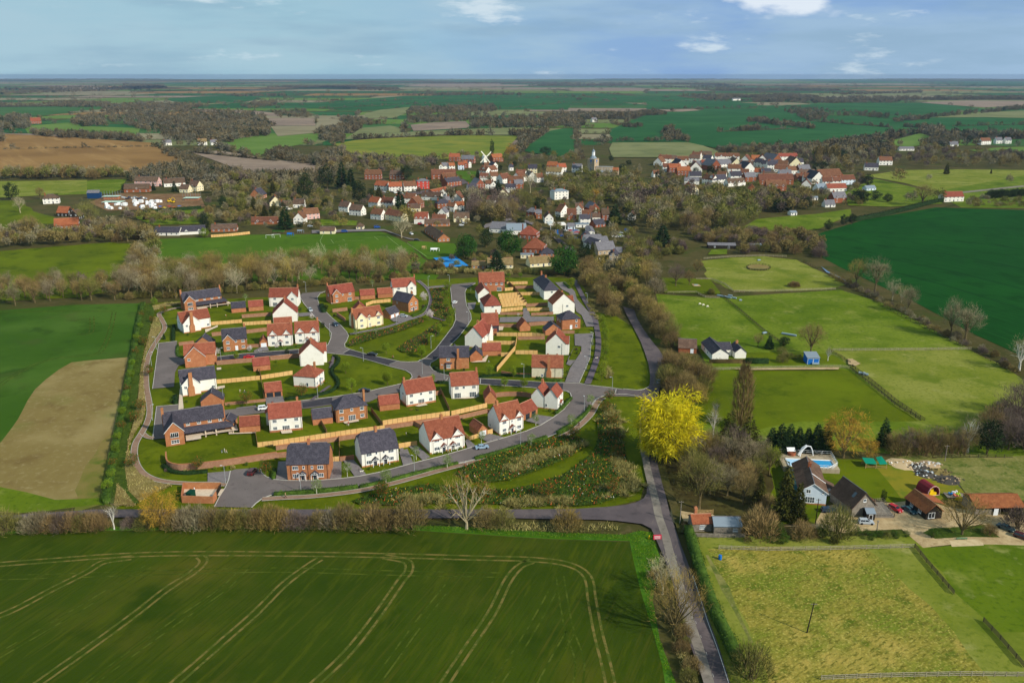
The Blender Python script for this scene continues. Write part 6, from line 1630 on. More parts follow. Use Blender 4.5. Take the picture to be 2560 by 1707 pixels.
MB().slab([(h.L*.3,-2.6,2.2),(h.L*.75,-2.6,2.2),(h.L*.75,.2,3.9),(h.L*.3,.2,3.9)],.15).build('side_roof',AP['old'],h.root)
h.done('greyt','brown')
h=fb('garden_shed','small dark shed with ribbed grey roof at the near end of the barn',21,(1605,1290),(1755,1290),3.4,'shed')
h.body(2.2,26,oh=.2,gh=.15);h.door('f',h.L*.5,.9,1.8,'black');h.done('black','lead')
dk=An('timber_deck',(*P(21,1650,1080),0),0,'raised grey timber deck with railings right of the barn','deck')
q=[(a-dk.location.x,b_-dk.location.y)for a,b_ in PL(21,[(1760,1250),(2105,1250),(1900,985),(1650,1000)])]
MB().prism([(x,y,0)for x,y in q],(0,0,.7)).build('boards',AP['greyt'],dk)
rb=MB()
for i in range(3):
 a,c=np.array(q[i]),np.array(q[i+1])
 for j in range(8):
  p=a+(c-a)*j/7
  rb.box(p[0]-.05,p[0]+.05,p[1]-.05,p[1]+.05,.7,1.75)
 for z_ in(1.15,1.7):rb.tube([(a[0],a[1],z_),(c[0],c[1],z_)],.05,4)
rb.build('railing',AP['greyt'],dk)
h=fb('cart_lodge','open timber cart lodge with orange-brown roof right of the parked cars',22,(320,1085),(560,1060),9,'barn',1)
h.body(2.6,40,oh=.5,gh=.3);row(h,'b',(.3,.7),0)
MB().slab([(h.L*.45,-4.0,2.0),(h.L,-4.0,2.0),(h.L,.3,3.4),(h.L*.45,.3,3.4)],.15).build('side_roof',AP['bright'],h.root)
h.win('l',h.D*.35,.5,2.0,1.7,2,dark=True);h.done('black','bright')
h=fb('open_barn','long open barn with corrugated rust-red roof and a white brick bay',22,(1070,1020),(1780,1010),7,'barn')
h.wall.box(0,h.L,h.D-.2,h.D,0,3.4).box(0,.2,0,h.D-.2,0,2.8).box(h.L-.2,h.L,0,h.D-.2,0,2.8).box(.2,h.L*.38,.3,.5,0,2.7).box(h.L*.52,h.L*.53,.1,.4,0,2.6).box(h.L*.75,h.L*.76,.1,.4,0,2.6)
h.ridge=4.6
h.roof.slab([(-.4,-.5,2.7),(h.L+.4,-.5,2.7),(h.L+.4,h.D*.6,4.6),(-.4,h.D*.6,4.6)],.12).slab([(-.4,h.D+.4,3.2),(h.L+.4,h.D+.4,3.2),(h.L+.4,h.D*.6,4.603),(-.4,h.D*.6,4.603)],.12)
h.door('f',h.L*.43,1.1,2.3,'gdoor');h.done('greyt','bright')
h=fb('timber_workshop','low black timber workshop with a blue-grey sheet roof behind a paling fence',14,(2050,250),(2228,252),5,'shed')
h.body(2.6,30,oh=.3);h.win('f',h.L*.78,1.0,1.3,.9,4);h.done('greyt','lead')
h=fb('timber_cottage','small timber lodge with orange tiled roof left of the black workshop',14,(1910,232),(2035,228),4.5,'shed')
h.body(2.5,34,oh=.3);h.win('f',h.L*.5,.8,1.4,1.2,4,True);h.chim(h.L*.3,h.D*.8);h.done('greyt','bright')
h=fb('bungalow','white bungalow with a dark hipped roof and plain white gable in the paddocks',6,(440,738),(540,736),17,'house',1)
h.body(3.0,33,oh=.4);h.win('l',h.D*.45,3.0,.8,.3,1,dark=True)
for a in(.3,.6):h.win('b',a*h.L,.9,1.3,1.2,2)
h.fgable(h.L*.55,7,3.2,33,3.0);h.done('white','slate')
h=fb('bungalow','small white gabled annex right of the bungalow',6,(580,726),(648,725),9,'house',1)
h.body(3.0,38,oh=.3);h.chim(h.L*.7,h.D*.5,.8,.9,None,None);h.done('white','slate')
h=fb('outbuilding','brown-roofed outbuilding left of the white bungalow',6,(235,690),(345,695),8,'shed',0)
h.body(2.4,36,oh=.3);h.door('f',h.L*.75,1.2,2,'gdoor');h.done('oldbrick','brown')
h=fb('field_shelter','bright blue field shelter with a pale lean-to roof',6,(1022,762),(1096,762),5,'shed')
h.body(3.0,12,'mono',oh=.3);h.door('f',h.L*.28,2.4,2.6,'ply');h.door('f',h.L*.72,2.4,2.6,'ply');h.done('ply','lead')
pc=P(21,600,330)
pl=An('swimming_pool',(pc[0],pc[1],0),R(-6),'raised blue swimming pool on a decked platform with white railings','pool')
MB().box(-9,8,-4.4,6.5,0,1.5).build('deck',mat('pale_deck','#a89a84',[('#968870',1,.4,.7)]),pl)
wp=[(-7,-3.2),(4.5,-3.2),(6.5,-1.4),(6.5,1.6),(-7,1.6)]
MB().prism([(a,b_,1.5)for a,b_ in wp],(0,0,.06)).build('pool_water',mat('pool_water','#3a9ad0',rough=.06,spec=.6),pl)
MB().add([(a,b_,1.58)for a,b_ in((-7,-3.2),(2,-3.2),(-1,1.6),(-7,1.6))],[(0,1,2,3)]).build('pool_cover',mat('pool_cover','#a8d0ee',rough=.4),pl)
rb=MB()
for a,c in(((-7.3,-3.5),(4.8,-3.5)),((4.8,-3.5),(6.9,-1.5)),((6.9,-1.5),(6.9,1.9)),((6.9,1.9),(-7.3,1.9)),((-7.3,1.9),(-7.3,-3.5))):
 rb.tube([(a[0],a[1],1.6),(c[0],c[1],1.6)],.18,4)
rb.build('pool_rim',AP['frame'],pl)
rb=MB()
pt=[(-9,6.4),(7.9,6.4),(7.9,-1.5),(5.6,-4.3),(-2,-4.3)]
for i in range(4):
 a,c=np.array(pt[i]),np.array(pt[i+1])
 n=6
 for j in range(n+1):
  p=a+(c-a)*j/n
  rb.box(p[0]-.05,p[0]+.05,p[1]-.05,p[1]+.05,1.5,2.7)
 for z_ in(2.1,2.7):rb.tube([(a[0],a[1],z_),(c[0],c[1],z_)],.05,4)
rb.build('railing',AP['frame'],pl)
w=P(21,540,215)
sl=An('water_slide',(w[0],w[1],1.5),0,'white curved water slide frame standing on the pool deck','slide')
MB().tube([(-2.4,-.4,0),(-2.2,-.3,1.0),(-1.2,0,2.6),(0,.3,3.4),(1.0,.3,3.2),(1.7,.3,1.8),(2.1,.3,0)],.2,6).build('frame',AP['frame'],sl)
MB().tube([(-2.6,.6,.1),(-1.4,.9,2.3),(0,1.1,3.3)],.3,6).build('chute',AP['frame'],sl)
w=P(21,265,190)
ht=An('hot_tub',(w[0],w[1],1.5),0,'brick-red hot tub with a white raised lid on the pool deck','hot tub')
MB().lathe([(1.3,0),(1.3,1.0),(1.1,1.0),(1.1,.7)],16).build('tub',AP['oldbrick'],ht)
MB().slab([(-1.3,.2,1.05),(1.3,.2,1.05),(1.3,1.3,2.0),(-1.3,1.3,2.0)],.12).build('lid',AP['frame'],ht)
w=P(21,1745,330)
gs=An('climbing_frame',(w[0],w[1],0),R(-3),'low timber pen with a sagging green canopy at the lawn edge','shelter')
fr=MB()
for x in(-3.2,0,3.2):
 for y in(-1.6,1.6):fr.box(x-.08,x+.08,y-.08,y+.08,0,1.9)
for y in(-1.6,1.6):
 for z_ in(.5,1.0):fr.tube([(-3.2,y,z_),(3.2,y,z_)],.06,4)
fr.build('frame',AP['oak'],gs)
gm=mat('green_canvas','#14806a',rough=.6)
MB().slab([(-3.4,-1.8,1.9),(.2,-1.8,1.75),(.2,1.8,2.1),(-3.4,1.8,2.3)],.05).slab([(.9,-1.8,1.7),(3.4,-1.8,1.9),(2.6,1.8,2.9),(.9,1.8,2.5)],.05).build('canopy',gm,gs)
M_rub=[mat('rubbish_white','#d4d4d2',rand=.1),mat('rubbish_tan','#b49c7c',rand=.1),mat('ash','#4c4844'),mat('rubbish_blue','#9ab0c4')]
hg=np.random.default_rng(4)
def Ao(name,label,f,x,y,rx,ry,hh,n,ms,sz=(.3,.9)):
 w=P(f,x,y)
 b=MB()
 b.lathe([(rx*.95,0),(rx*.6,hh*.35),(rx*.2,hh*.55)],10,0,0,len(ms)-1)
 for i in range(n):
  a,r=hg.uniform(0,6.28),math.sqrt(hg.random())
  s_=hg.uniform(*sz)
  m=Matrix.Translation((rx*r*math.cos(a),ry*r*math.sin(a),hh*(1-r)*hg.uniform(.4,1)+s_*.2))@Matrix.Rotation(hg.uniform(0,3),4,'Z')@Matrix.Rotation(hg.uniform(-.6,.6),4,'X')
  c=[tuple(m@Vector((u*s_*hg.uniform(.6,1),v_*s_*hg.uniform(.5,1),t*s_*.5)))for u,v_,t in((-.5,-.5,-.5),(.5,-.5,-.5),(.5,.5,-.5),(-.5,.5,-.5),(-.4,-.4,.5),(.4,-.4,.5),(.4,.4,.5),(-.4,.4,.5))]
  b.add(c,[(3,2,1,0),(4,5,6,7),(0,1,5,4),(1,2,6,5),(2,3,7,6),(3,0,4,7)],int(hg.integers(0,len(ms))))
 return tag(b.build(name,ms,None,w),label,'heap')
Ao('rubble_heap','pale tan rubble heap nearest the green-canopied pen',5,1570,415,5.5,2.4,1.0,60,[M_rub[1],M_rub[0],M_rub[1]])
Ao('rubble_heap','grey and white rubble heap right of the tan one',5,1665,432,4.2,2.4,1.0,50,[M_rub[0],M_rub[1],M_rub[2]])
Ao('rubble_heap','white bags heaped at the right end of the rubble',5,1740,418,4.0,1.8,1.1,44,[M_rub[0],M_rub[0],M_rub[1]])
Ao('bag_heap','heap of white rubbish bags below the rubble',5,1715,480,3.6,2.4,1.5,60,[M_rub[0],M_rub[3],M_rub[2]])
Ao('ash_heap','dark ash and burnt rubbish heap',5,1850,515,5.6,3.2,.5,60,[M_rub[2],M_rub[1],M_rub[2]])
Ao('brush_heap','brown brushwood heap above the ash heap',5,1800,465,4.0,2.4,.8,50,[AQ['bark'],AQ['brown']])
w=P(22,440,720)
bt=An('upturned_boat',(w[0],w[1],0),R(14),'open red-edged arched pod filled with yellow fittings on the yellowed lawn','play boat')
b=MB()
pr=[(-2.0,0),(-1.9,1.4),(-1.4,2.5),(-.5,3.1),(.5,3.1),(1.4,2.5),(1.9,1.4),(2.0,0)]
for i in range(7):
 a,c=pr[i],pr[i+1]
 b.prism([(a[0],0,a[1]),(c[0],0,c[1]),(c[0]*.93,0,c[1]*.93),(a[0]*.93,0,a[1]*.93)],(0,5.0,0))
b.build('shell',mat('maroon_shell','#7a2c34',rough=.5),bt)
rb=MB()
rb.tube([(a,-.02,c)for a,c in pr],.13,6);rb.tube([(-2,0,.1),(2,0,.1)],.13,6)
rb.build('rim',mat('pink_rim','#c89a96',rough=.5),bt)
ym=mat('yellow_plastic','#d8b41c',rough=.5)
MB().box(-1.2,1.2,.2,3.2,.1,.9).box(-.9,.2,.4,1.6,.9,1.7).box(.1,1.0,1.2,2.4,.9,2.0).build('fittings',ym,bt)
w=P(22,770,740)
tr=An('flat_trailer',(w[0],w[1],0),R(-4),'flat trailer loaded with blue and green plastic toys','trailer')
MB().box(-2.9,2.9,-1.5,1.5,.5,.75).build('bed',AP['greyt'],tr)
for sx in(-1,1):
 MB().lathe([(.36,-.12),(.36,.12)],12).build('wheel',AP['black'],tr).matrix_local=Matrix.Translation((0,sx*1.4,.36))@Matrix.Rotation(R(90),4,'X')
for i,(x,y,cl,lb)in enumerate([(-1.2,.2,'#1c84d0','bright blue plastic toy bundle on the trailer'),(.4,-.2,'#9ab82c','lime green plastic toy bundle on the trailer'),(.2,.8,'#dcdcdc','white bag on the trailer behind the toys'),(-.4,-.7,'#c86a58','small red toy on the trailer edge')]):
 m=mat('toy_%d'%i,cl,rough=.5)
 b=MB()
 for j in range(6):
  s_=hg.uniform(.3,.6)
  x0,y0,z0=hg.uniform(-.6,.6),hg.uniform(-.4,.4),hg.uniform(0,.4)
  b.lathe([(s_*.5,z0),(s_*.7,z0+s_*.5),(s_*.3,z0+s_)],7,x0,y0)
 tag(b.build('toy_bundle',m,None,(w[0]+x,w[1]+y,.75)),lb,'toy')
w=P(22,860,795)
tag(MB().prism([(-1.8,0,0),(-1.2,0,.7),(1.0,0,.9),(1.8,0,.2),(1.6,0,0)],(0,1.2,0)).tube([(-1.5,.2,.6),(-.4,.3,1.3),(.8,.4,.8)],.12).build('yellow_dinghy',ym,None,w,R(-20)),'yellow plastic dinghy lying below the loaded trailer','dinghy')
w=P(22,865,1380)
bn=An('garden_bench',(w[0],w[1],0),R(180),'pale green garden bench on the yard gravel','bench')
gbm=mat('green_bench_paint','#6a8a6c')
MB().box(-1.3,1.3,-.3,.3,.42,.48).build('seat',gbm,bn)
MB().slab([(-1.3,.3,.5),(1.3,.3,.5),(1.3,.42,1.0),(-1.3,.42,1.0)],.05).build('backrest',gbm,bn)
for x in(-1.2,1.2):
 for y in(-.25,.3):MB().box(x-.05,x+.05,y-.05,y+.05,0,.42).build('leg',gbm,bn)
w=P(5,387,1030)
bd=An('water_butt',(w[0],w[1],0),0,'bright blue plastic drum at the corner of the straw field','drum')
MB().lathe([(.42,0),(.48,.5),(.42,1.3)],14).build('drum',AP['ply'],bd)
MB().lathe([(.44,1.3),(.3,1.38)],14).build('lid',AP['ply'],bd)
M_rail=mat('field_rail','#9c947c',[('#7c745e',2,.4,.7)],rough=.95)
M_drail=mat('dark_field_rail','#4a4434',rough=.95)
def Aq(label,f,pts,m=M_rail,hh=1.2,n=3,step=3.0,sm=0):
 w=PL(f,pts)
 if sm:w=Ai(w,sm)
 o=An('field_fence',(w[0][0],w[0][1],0),0,label,'fence','post and rail fences of the paddocks')
 pb,rb=MB(),MB()
 for i in range(len(w)-1):
  a,c=np.array(w[i])-w[0],np.array(w[i+1])-w[0]
  L=np.hypot(*(c-a))
  k=max(1,round(L/step))
  for j in range(k):
   p=a+(c-a)*j/k
   pb.box(p[0]-.08,p[0]+.08,p[1]-.08,p[1]+.08,0,hh+.1)
  u=(c-a)/L
  nn=np.array([-u[1],u[0]])*.04
  for z_ in np.linspace(.35,hh,n):
   rb.prism([(a[0]+nn[0],a[1]+nn[1],z_-.08),(a[0]-nn[0],a[1]-nn[1],z_-.08),(c[0]-nn[0],c[1]-nn[1],z_-.08),(c[0]+nn[0],c[1]+nn[1],z_-.08)],(0,0,.15))
 pb.build('post',m,o)['kind']='stuff'
 rb.build('rail',m,o)['kind']='stuff'
Aq('pale rail fence across the top of the lower paddocks',6,[(425,798),(800,790),(1225,783),(1285,788)])
Aq('pale rail fence between the middle and right paddocks',6,[(1180,680),(1500,678),(2030,672)])
Aq('rail fence below the round paddock field',6,[(575,320),(900,314),(1200,304)])
Aq('curved rail fence at the left top paddock corner',6,[(345,245),(440,245),(520,275),(570,315)])
Aq('dark double fence line running down the middle paddocks',6,[(490,335),(620,440),(760,560),(860,630)],M_drail)
Aq('dark double fence line running down to the conifers',6,[(1285,790),(1400,880),(1560,1010),(1720,1110)],M_drail)
Aq('second line of the dark double fence down to the conifers',6,[(1300,778),(1420,870),(1580,1000),(1745,1110)],M_drail)
Aq('rail fence behind the blue field shelter',6,[(1170,690),(1230,720),(1290,760)],M_drail)
Aq('short rail fence at the left of the sheep paddock',6,[(170,328),(345,325),(400,355),(490,358)])
Aq('pale fence along the top of the straw field',5,[(380,965),(700,975),(1100,970),(1640,955)])
Aq('dark fence dividing the straw field from the green field',5,[(1645,955),(1720,1050),(1900,1260)],M_drail,1.3,4)
Aq('lower dark fence of the straw field, far right',7 if 0 else 0,[(2458,1555),(2500,1600),(2560,1670)],M_drail,1.3,4)
Aq('pale fence along the bottom edge of the straw field',0,[(2053,1700),(2200,1694),(2400,1690),(2600,1692)],M_rail,1.2,3,2.5)
Aq('fence below the thicket right of the rubbish heaps',5,[(1760,375),(2000,372),(2280,372)],M_drail,1.1,2)
Aq('stream-side fence of the right paddocks',6,[(1000,135),(1150,215),(1300,300),(1600,470),(1900,620),(2050,690),(2250,800)],M_drail,1.2,2,4)
Aq('rail fence along the village side of the round paddock field',6,[(390,118),(560,106),(760,100),(900,105)])
Aq('grey paling fence in front of the timber workshop',14,[(1900,268),(2080,274),(2255,272)],AP['greyt'],1.3,6,1.5)
w=P(5,290,735)
gt=An('field_gate',(w[0],w[1],0),R(-3),'pale timber field gate at the drive entrance','gate')
g_=MB()
for z_ in(.3,.55,.8,1.05,1.3):g_.box(-2.1,2.1,-.04,.04,z_-.05,z_+.05)
g_.tube([(-2.0,-.06,.3),(2.0,-.06,1.3)],.05,4)
g_.build('bars',AP['oak'],gt)
for x in(-2.2,2.2):MB().box(x-.1,x+.1,-.1,.1,0,1.5).build('post',AP['oak'],gt)
rp=PL(6,[(655,170),(680,158),(730,155),(780,163),(795,175),(775,186),(720,188),(670,182),(655,170)])
c0=rp[0]
Aq('round timber exercise pen in the top paddock',6,[(652,170),(675,157),(730,153),(785,162),(798,174),(775,187),(720,189),(670,183),(652,170)],M_drail,1.2,2,2.0,3)
Am('sand',rp[:-1],M_tan,FZ[0]+.03)
for x,y,lb in[(365,398,'left of three white sheep'),(386,404,'middle of three white sheep'),(412,413,'right of three white sheep')]:
 w=P(6,x,y)
 s_=An('sheep',(w[0],w[1],0),R(20),lb+' grazing in the paddock','sheep','sheep in the paddock')
 b=MB()
 b.tube([(-.55,0,.72),(-.4,0,.8),(0,0,.82),(.4,0,.8),(.6,0,.72),(.75,0,.6),(.95,0,.38),(1.05,0,.22)],[.2,.32,.36,.34,.28,.16,.12,.07],8)
 for lx in(-.38,.38):
  for ly in(-.17,.17):b.tube([(lx,ly,.6),(lx+.03,ly,.3),(lx,ly,0)],[.1,.05,.05],5)
 b.tube([(-.55,0,.7),(-.7,0,.45)],[.06,.04],5)
 b.build('body',mat('sheep_wool','#dcd6c6'),s_,None,0,True)
tk=mat('trough_steel','#8ca0ac',rough=.45)
for f,x,y,L_,rz,lb in[(6,515,352,9,-45,'long white water tank by the paddock gate'),(6,552,346,2.4,-35,'left of two small troughs in the middle paddock'),(6,578,361,2.4,-35,'right of two small troughs in the middle paddock'),(6,615,374,1.4,0,'small green feed bin in the middle paddock'),(6,912,585,7,-35,'long pale horse jump in the middle paddock'),(6,762,575,2.5,30,'blue-grey feeder at the fence line'),(6,1358,822,2.6,-20,'left grey trough by the lower fence line'),(6,1382,830,2.0,-20,'right grey trough by the lower fence line'),(6,728,128,2.2,20,'white and green jump in the round-pen field'),(6,342,282,2.0,0,'small grey hut on a pale patch by the purplish tree'),(6,1074,764,3.0,0,'cream bale in front of the blue shelter'),(5,1330,300+0,.1,0,None)]:
 if lb is None:continue
 w=P(f,x,y)
 o=An('water_trough',(w[0],w[1],0),R(rz),lb,'trough')
 MB().prism([(-L_/2,-.5,.35),(L_/2,-.5,.35),(L_/2-.1,.5,.35),(-L_/2+.1,.5,.35)],(0,0,.6)).build('body',tk,o)
 for sx in(-1,1):MB().box(sx*L_*.4-.08,sx*L_*.4+.08,-.4,.4,0,.36).build('foot',AP['greyt'],o)
Am('bare_patch',PL(6,[(1270,735),(1300,735),(1350,765),(1320,778),(1275,768)]),M_gravel,FZ[0]+.02)
Am('bare_patch',PL(6,[(560,796),(800,792),(1220,786),(1215,800),(800,802),(640,804)]),M_gravel,FZ[0]+.024)
Am('bare_patch',PL(6,[(315,275),(360,278),(375,290),(330,290)]),M_gravel,FZ[0]+.028)
for f,x,y,top,lb,lean in[(14,1828,190,30,'timber telegraph pole at the farm drive mouth',0),(21,700,1362,900,'dark telegraph pole on the lawn in front of the blue house',.01),(0,2017,1582,1506,'leaning dark telegraph pole in the straw field',.1),(21,1790,1505,1315,'lamp post on the bank beside the drive',0),(5,1840,395,290,'grey pole at the thicket edge',0)]:
 w=P(f,x,y)
 ht_=HT(w[0],w[1],Q(f,x,top)[1])
 o=An('telegraph_pole',(w[0],w[1],0),0,lb,'pole')
 MB().tube([(0,0,0),(lean*ht_,0,ht_)],[.16,.11],8).build('pole',AP['black']if 'dark' in lb else AP['greyt'],o)
 if 'lamp' in lb:
  MB().lathe([(.12,ht_),(.35,ht_+.3),(.05,ht_+.5)],8).build('lantern',AP['greyt'],o)
 else:
  MB().box(lean*ht_-.7,lean*ht_+.7,-.05,.05,ht_-.4,ht_-.28).build('crossarm',AP['greyt'],o)
w=P(14,1680,292)
sg=An('road_sign',(w[0],w[1],0),R(4),'small red temporary road sign with white lines at the field corner','sign')
MB().box(-1.1,1.1,-.04,.04,.5,1.9).build('panel',mat('sign_red','#c02c44',rough=.5),sg)
b=MB()
for z_ in(.8,1.15,1.5):b.box(-.8,.8,-.052,-.041,z_-.06,z_+.06)
b.build('writing',AP['frame'],sg)
for x in(-.8,.8):MB().box(x-.05,x+.05,-.03,.03,0,.5).build('leg',AP['greyt'],sg)
w=P(14,1627,275)
tag(MB().box(-.3,.3,-.3,.3,0,.2).lathe([(.2,.2),(.12,.9),(.02,.95)],8).build('marker_post',ym,None,w),'small yellow marker at the verge corner','marker')
CARP={}
M_tyre=mat('tyre','#1c1c1e',rough=.9)
M_cg=mat('car_glass','#1c242c',rough=.08,spec=.8)
M_hl=mat('head_lamp','#dfe6ea',rough=.2)
M_tl=mat('tail_lamp','#a01c1c',rough=.3)
CAR={'black':'#1a1b20','silver':'#a8b0b8','blue':'#1f4f9c','red':'#b01c24','white':'#dfe2e4','dark blue':'#20344c','grey':'#5c6268','teal':'#2c4c54','silver-blue':'#8aa2b8','lime':'#a8c04c','dark red':'#4c2428'}
PROF={'saloon':([(-2.25,.32),(-2.28,.85),(-1.55,.95),(1.0,.95),(2.15,.78),(2.25,.32)],[(-1.6,.93),(-1.0,1.40),(.35,1.42),(1.1,.93)]),'hatch':([(-2.0,.32),(-2.05,.9),(1.0,.95),(1.95,.8),(2.05,.32)],[(-2.0,.92),(-1.75,1.5),(.25,1.52),(1.05,.93)]),'suv':([(-2.2,.4),(-2.25,1.05),(1.1,1.08),(2.1,.95),(2.2,.4)],[(-2.15,1.05),(-1.95,1.72),(.4,1.72),(1.2,1.06)]),'van':([(-2.5,.35),(-2.5,1.1),(1.7,1.1),(2.4,.95),(2.5,.35)],[(-2.5,1.1),(-2.48,2.1),(1.0,2.1),(1.7,1.1)])}
def AK(style):
 if style in CARP:return CARP[style]
 lo,up=PROF[style]
 b=MB()
 hw=.88
 def loft(prof,w0,w1,mi):
  zs=[p[1]for p in prof]
  z0,z1=min(zs),max(zs)
  L=[(x,-(w0+(w1-w0)*(z-z0)/(z1-z0)),z)for x,z in prof]
  Rr=[(x,-y,z)for x,y,z in L]
  n=len(L)
  b.add(L+Rr,[tuple(range(n))[::-1],tuple(range(n,2*n))]+[(i,(i+1)%n,n+(i+1)%n,n+i)for i in range(n)],mi)
 loft(lo,hw,hw*.95,0)
 loft(up,hw*.94,hw*.74,0)
 g=MB()
 (x0,z0),(x1,z1),(x2,z2),(x3,z3)=up
 for sg in(-1,1):
  ya,yb=sg*(hw*.94+.006),sg*(hw*.74+.012)
  t=lambda u:yb+(ya-yb)*u
  q=[(x0+.25,t(.85),z0+.09),(x3-.28,t(.85),z3+.09),(x2-.08,t(.12),z2-.07),(x1+.1,t(.12),z1-.07)]
  mid=(q[0][0]+q[1][0])/2
  m0,m1=(mid-.05,t(.85),z0+.09),(mid-.05,t(.12),z1-.07)
  g.add([q[0],m0,m1,q[3]],[(0,1,2,3)]if sg<0 else[(3,2,1,0)])
  g.add([(m0[0]+.1,m0[1],m0[2]),q[1],q[2],(m1[0]+.1,m1[1],m1[2])],[(0,1,2,3)]if sg<0 else[(3,2,1,0)])
 for(xa,za,xb,zb,s_)in((x3,z3,x2,z2,1),(x0,z0,x1,z1,-1)):
  d=.015*s_
  g.add([(xa*.98+d+.0-.06*s_,-hw*.82,za+.07),(xa*.98+d-.06*s_,hw*.82,za+.07),(xb+d+.06*s_,hw*.68,zb-.05),(xb+d+.06*s_,-hw*.68,zb-.05)],[(0,1,2,3)])
 w=MB().lathe([(.34,-.11),(.34,.11),(.2,.12)],14)
 hl=MB().box(-.05,.05,-.2,.2,-.09,.09)
 CARP[style]=(b,g.mesh('car_glass',M_cg),w.mesh('car_wheel',M_tyre),hl.mesh('car_lamp',M_hl),hl.mesh('car_tail_lamp',M_tl),lo)
 return CARP[style]
BODY={}
def car(label,f,x,y,deg,col,style='saloon',z=.35,name='parked_car'):
 b,gm,wm,hm,tm,lo=AK(style)
 if(style,col)not in BODY:
  BODY[(style,col)]=b.mesh('car_body',mat('car_paint_'+col.replace(' ','_').replace('-','_'),CAR[col],rough=.25,spec=.6))
 w=P(f,x,y)
 o=An(name,(w[0],w[1],z),R(deg),label,'van' if style=='van' else 'car',None)
 obj('body',BODY[(style,col)],o)
 obj('window',gm,o)
 for sx in(-1.35,1.35):
  for sy in(-.82,.82):
   q=obj('wheel',wm,o)
   q.matrix_local=Matrix.Translation((sx,sy,.34))@Matrix.Rotation(R(90),4,'X')
 for sy in(-.62,.62):
  obj('headlight',hm,o,(lo[-2][0]+.0,sy,.66))
  obj('taillight',tm,o,(lo[1][0]+.02,sy,.72))
 return o
for a in[('dark red off-road car seen from behind in the front road mouth',2,975,722,85,'dark red','suv'),('silver-blue saloon driving past the red-roofed white pair',4,897,655,14,'silver-blue'),('black saloon beside the hipped brick house on the back lane',2,1798,120,5,'black'),('white and black car half behind the white house on the back lane',2,1060,252,20,'white','suv'),('silver car on the north road',1,1400,408,-65,'silver','hatch'),('dark blue car on the north road bend',1,1583,517,-60,'dark blue','hatch'),('red car on the dark left road',1,950,755,8,'red'),('black sports car on the dark road between the greens',1,1855,735,-18,'black'),('silver car parked by the slate double garage',1,2085,452,-15,'silver','hatch'),('white car on the central road',3,404,353,75,'white','hatch'),('pale blue car on the old road by the junction',3,1900,935,85,'silver-blue','hatch'),('red hatchback in the farmyard',21,2120,1110,-60,'red','hatch',.05),('dark teal saloon in the farmyard',22,75,960,-68,'teal','saloon',.05),('silver hatchback below the small dark shed',21,1600,1345,-5,'silver','hatch',.05),('dark car at the side of the blue house',21,930,1135,0,'dark blue','hatch',.05),('dark car at the right edge of the yard',22,1530,1225,-55,'teal','saloon',.05),('old red-brown trailer car at the right edge',22,1775,1360,-45,'dark red','hatch',.05),('blue van by the playing field edge',8,182,650,5,'blue','van',.05),('blue van on the playing field lane',8,420,618,20,'blue','van',.05),('white police-striped car on the field-side lane',8,672,665,-60,'white','hatch',.05),('black car at the end of the field-side lane',8,712,712,0,'black','hatch',.05),('red car in front of the red dormer house',8,735,592,0,'red','hatch',.05),('white car left of the yellow cottage',8,1040,602,0,'white','hatch',.05),('silver car in front of the yellow cottage',8,1062,586,0,'silver','hatch',.05),('white van beside the lower farm range',8,2055,865,5,'white','van',.05),('silver car left of the white lilac house',7,2280,492,0,'silver','hatch',.05)]:
 car(*a)
fc=[('white','hatch',348,612),('white','hatch',605,620),('red','hatch',680,615),('blue','saloon',760,615),('silver','hatch',800,610),('dark blue','hatch',545,655),('black','hatch',500,605),('silver','saloon',715,645),('red','saloon',800,650),('blue','hatch',480,715),('blue','saloon',655,772),('blue','hatch',765,762),('silver','hatch',1660,660),('lime','hatch',1630,700),('white','van',1552,735),('white','hatch',1700,725),('blue','saloon',1790,750),('blue','hatch',1780,600),('white','saloon',1790,640),('silver','hatch',1620,730)]
for i,(c,st,x,y)in enumerate(sorted(fc,key=lambda q:q[2])):
 o=car('%s car, %s from the left among cars around the filling station'%(c,As(i)),18,x,y,(i*37)%60-30,c,st,.05)
 o['group']='cars around the filling station'
pub=[('white',470,352),('silver',498,356),('black',530,352),('white',556,357),('red',585,352),('grey',650,350),('black',690,350),('white',600,362)]
for i,(c,x,y)in enumerate(sorted(pub,key=lambda q:q[1])):
 car('%s car, %s from the left in front of the white terrace by the pink house'%(c,As(i)),8,x,y+6,(i*53)%40,c,'hatch',.05)['group']='cars by the white terrace'
FZ[0]+=.02
Am('forecourt',PL(18,[(290,600),(840,590),(830,690),(420,700),(340,660)]),M_pave,FZ[0])
Am('village_road',PL(18,[(80,520),(200,570),(330,660),(480,780),(620,900),(780,1020),(690,1060),(500,920),(330,740),(180,610),(60,550)]),M_road,FZ[0]+.01)
Am('village_road',PL(8,[(620,370),(760,345),(850,340),(1050,260),(1090,290),(900,350),(720,375),(650,410),(610,390)]),M_road,FZ[0]+.02)
Am('village_road',PL(8,[(-60,640),(300,632),(470,632),(620,690),(760,720),(650,705),(480,645),(300,648),(-60,662)]),M_pave,FZ[0]+.03)
Am('village_road',PL(9,[(900,215),(1200,300),(1300,380),(1350,300),(1700,300),(1700,310),(1370,330),(1310,400),(1190,320),(900,230)]),M_pave,FZ[0]+.03)
Am('village_road',PL(8,[(1200,600),(1420,540),(1560,580),(1700,660),(1740,700),(1700,690),(1560,600),(1420,560),(1210,625)]),M_pave,FZ[0]+.04)
a,b_=P(18,280,605),P(18,590,598)
cn=An('filling_station',(a[0],a[1],0),math.atan2(b_[1]-a[1],b_[0]-a[0]),'white filling station canopy with low gables over the pumps','filling station')
L=math.hypot(b_[0]-a[0],b_[1]-a[1])
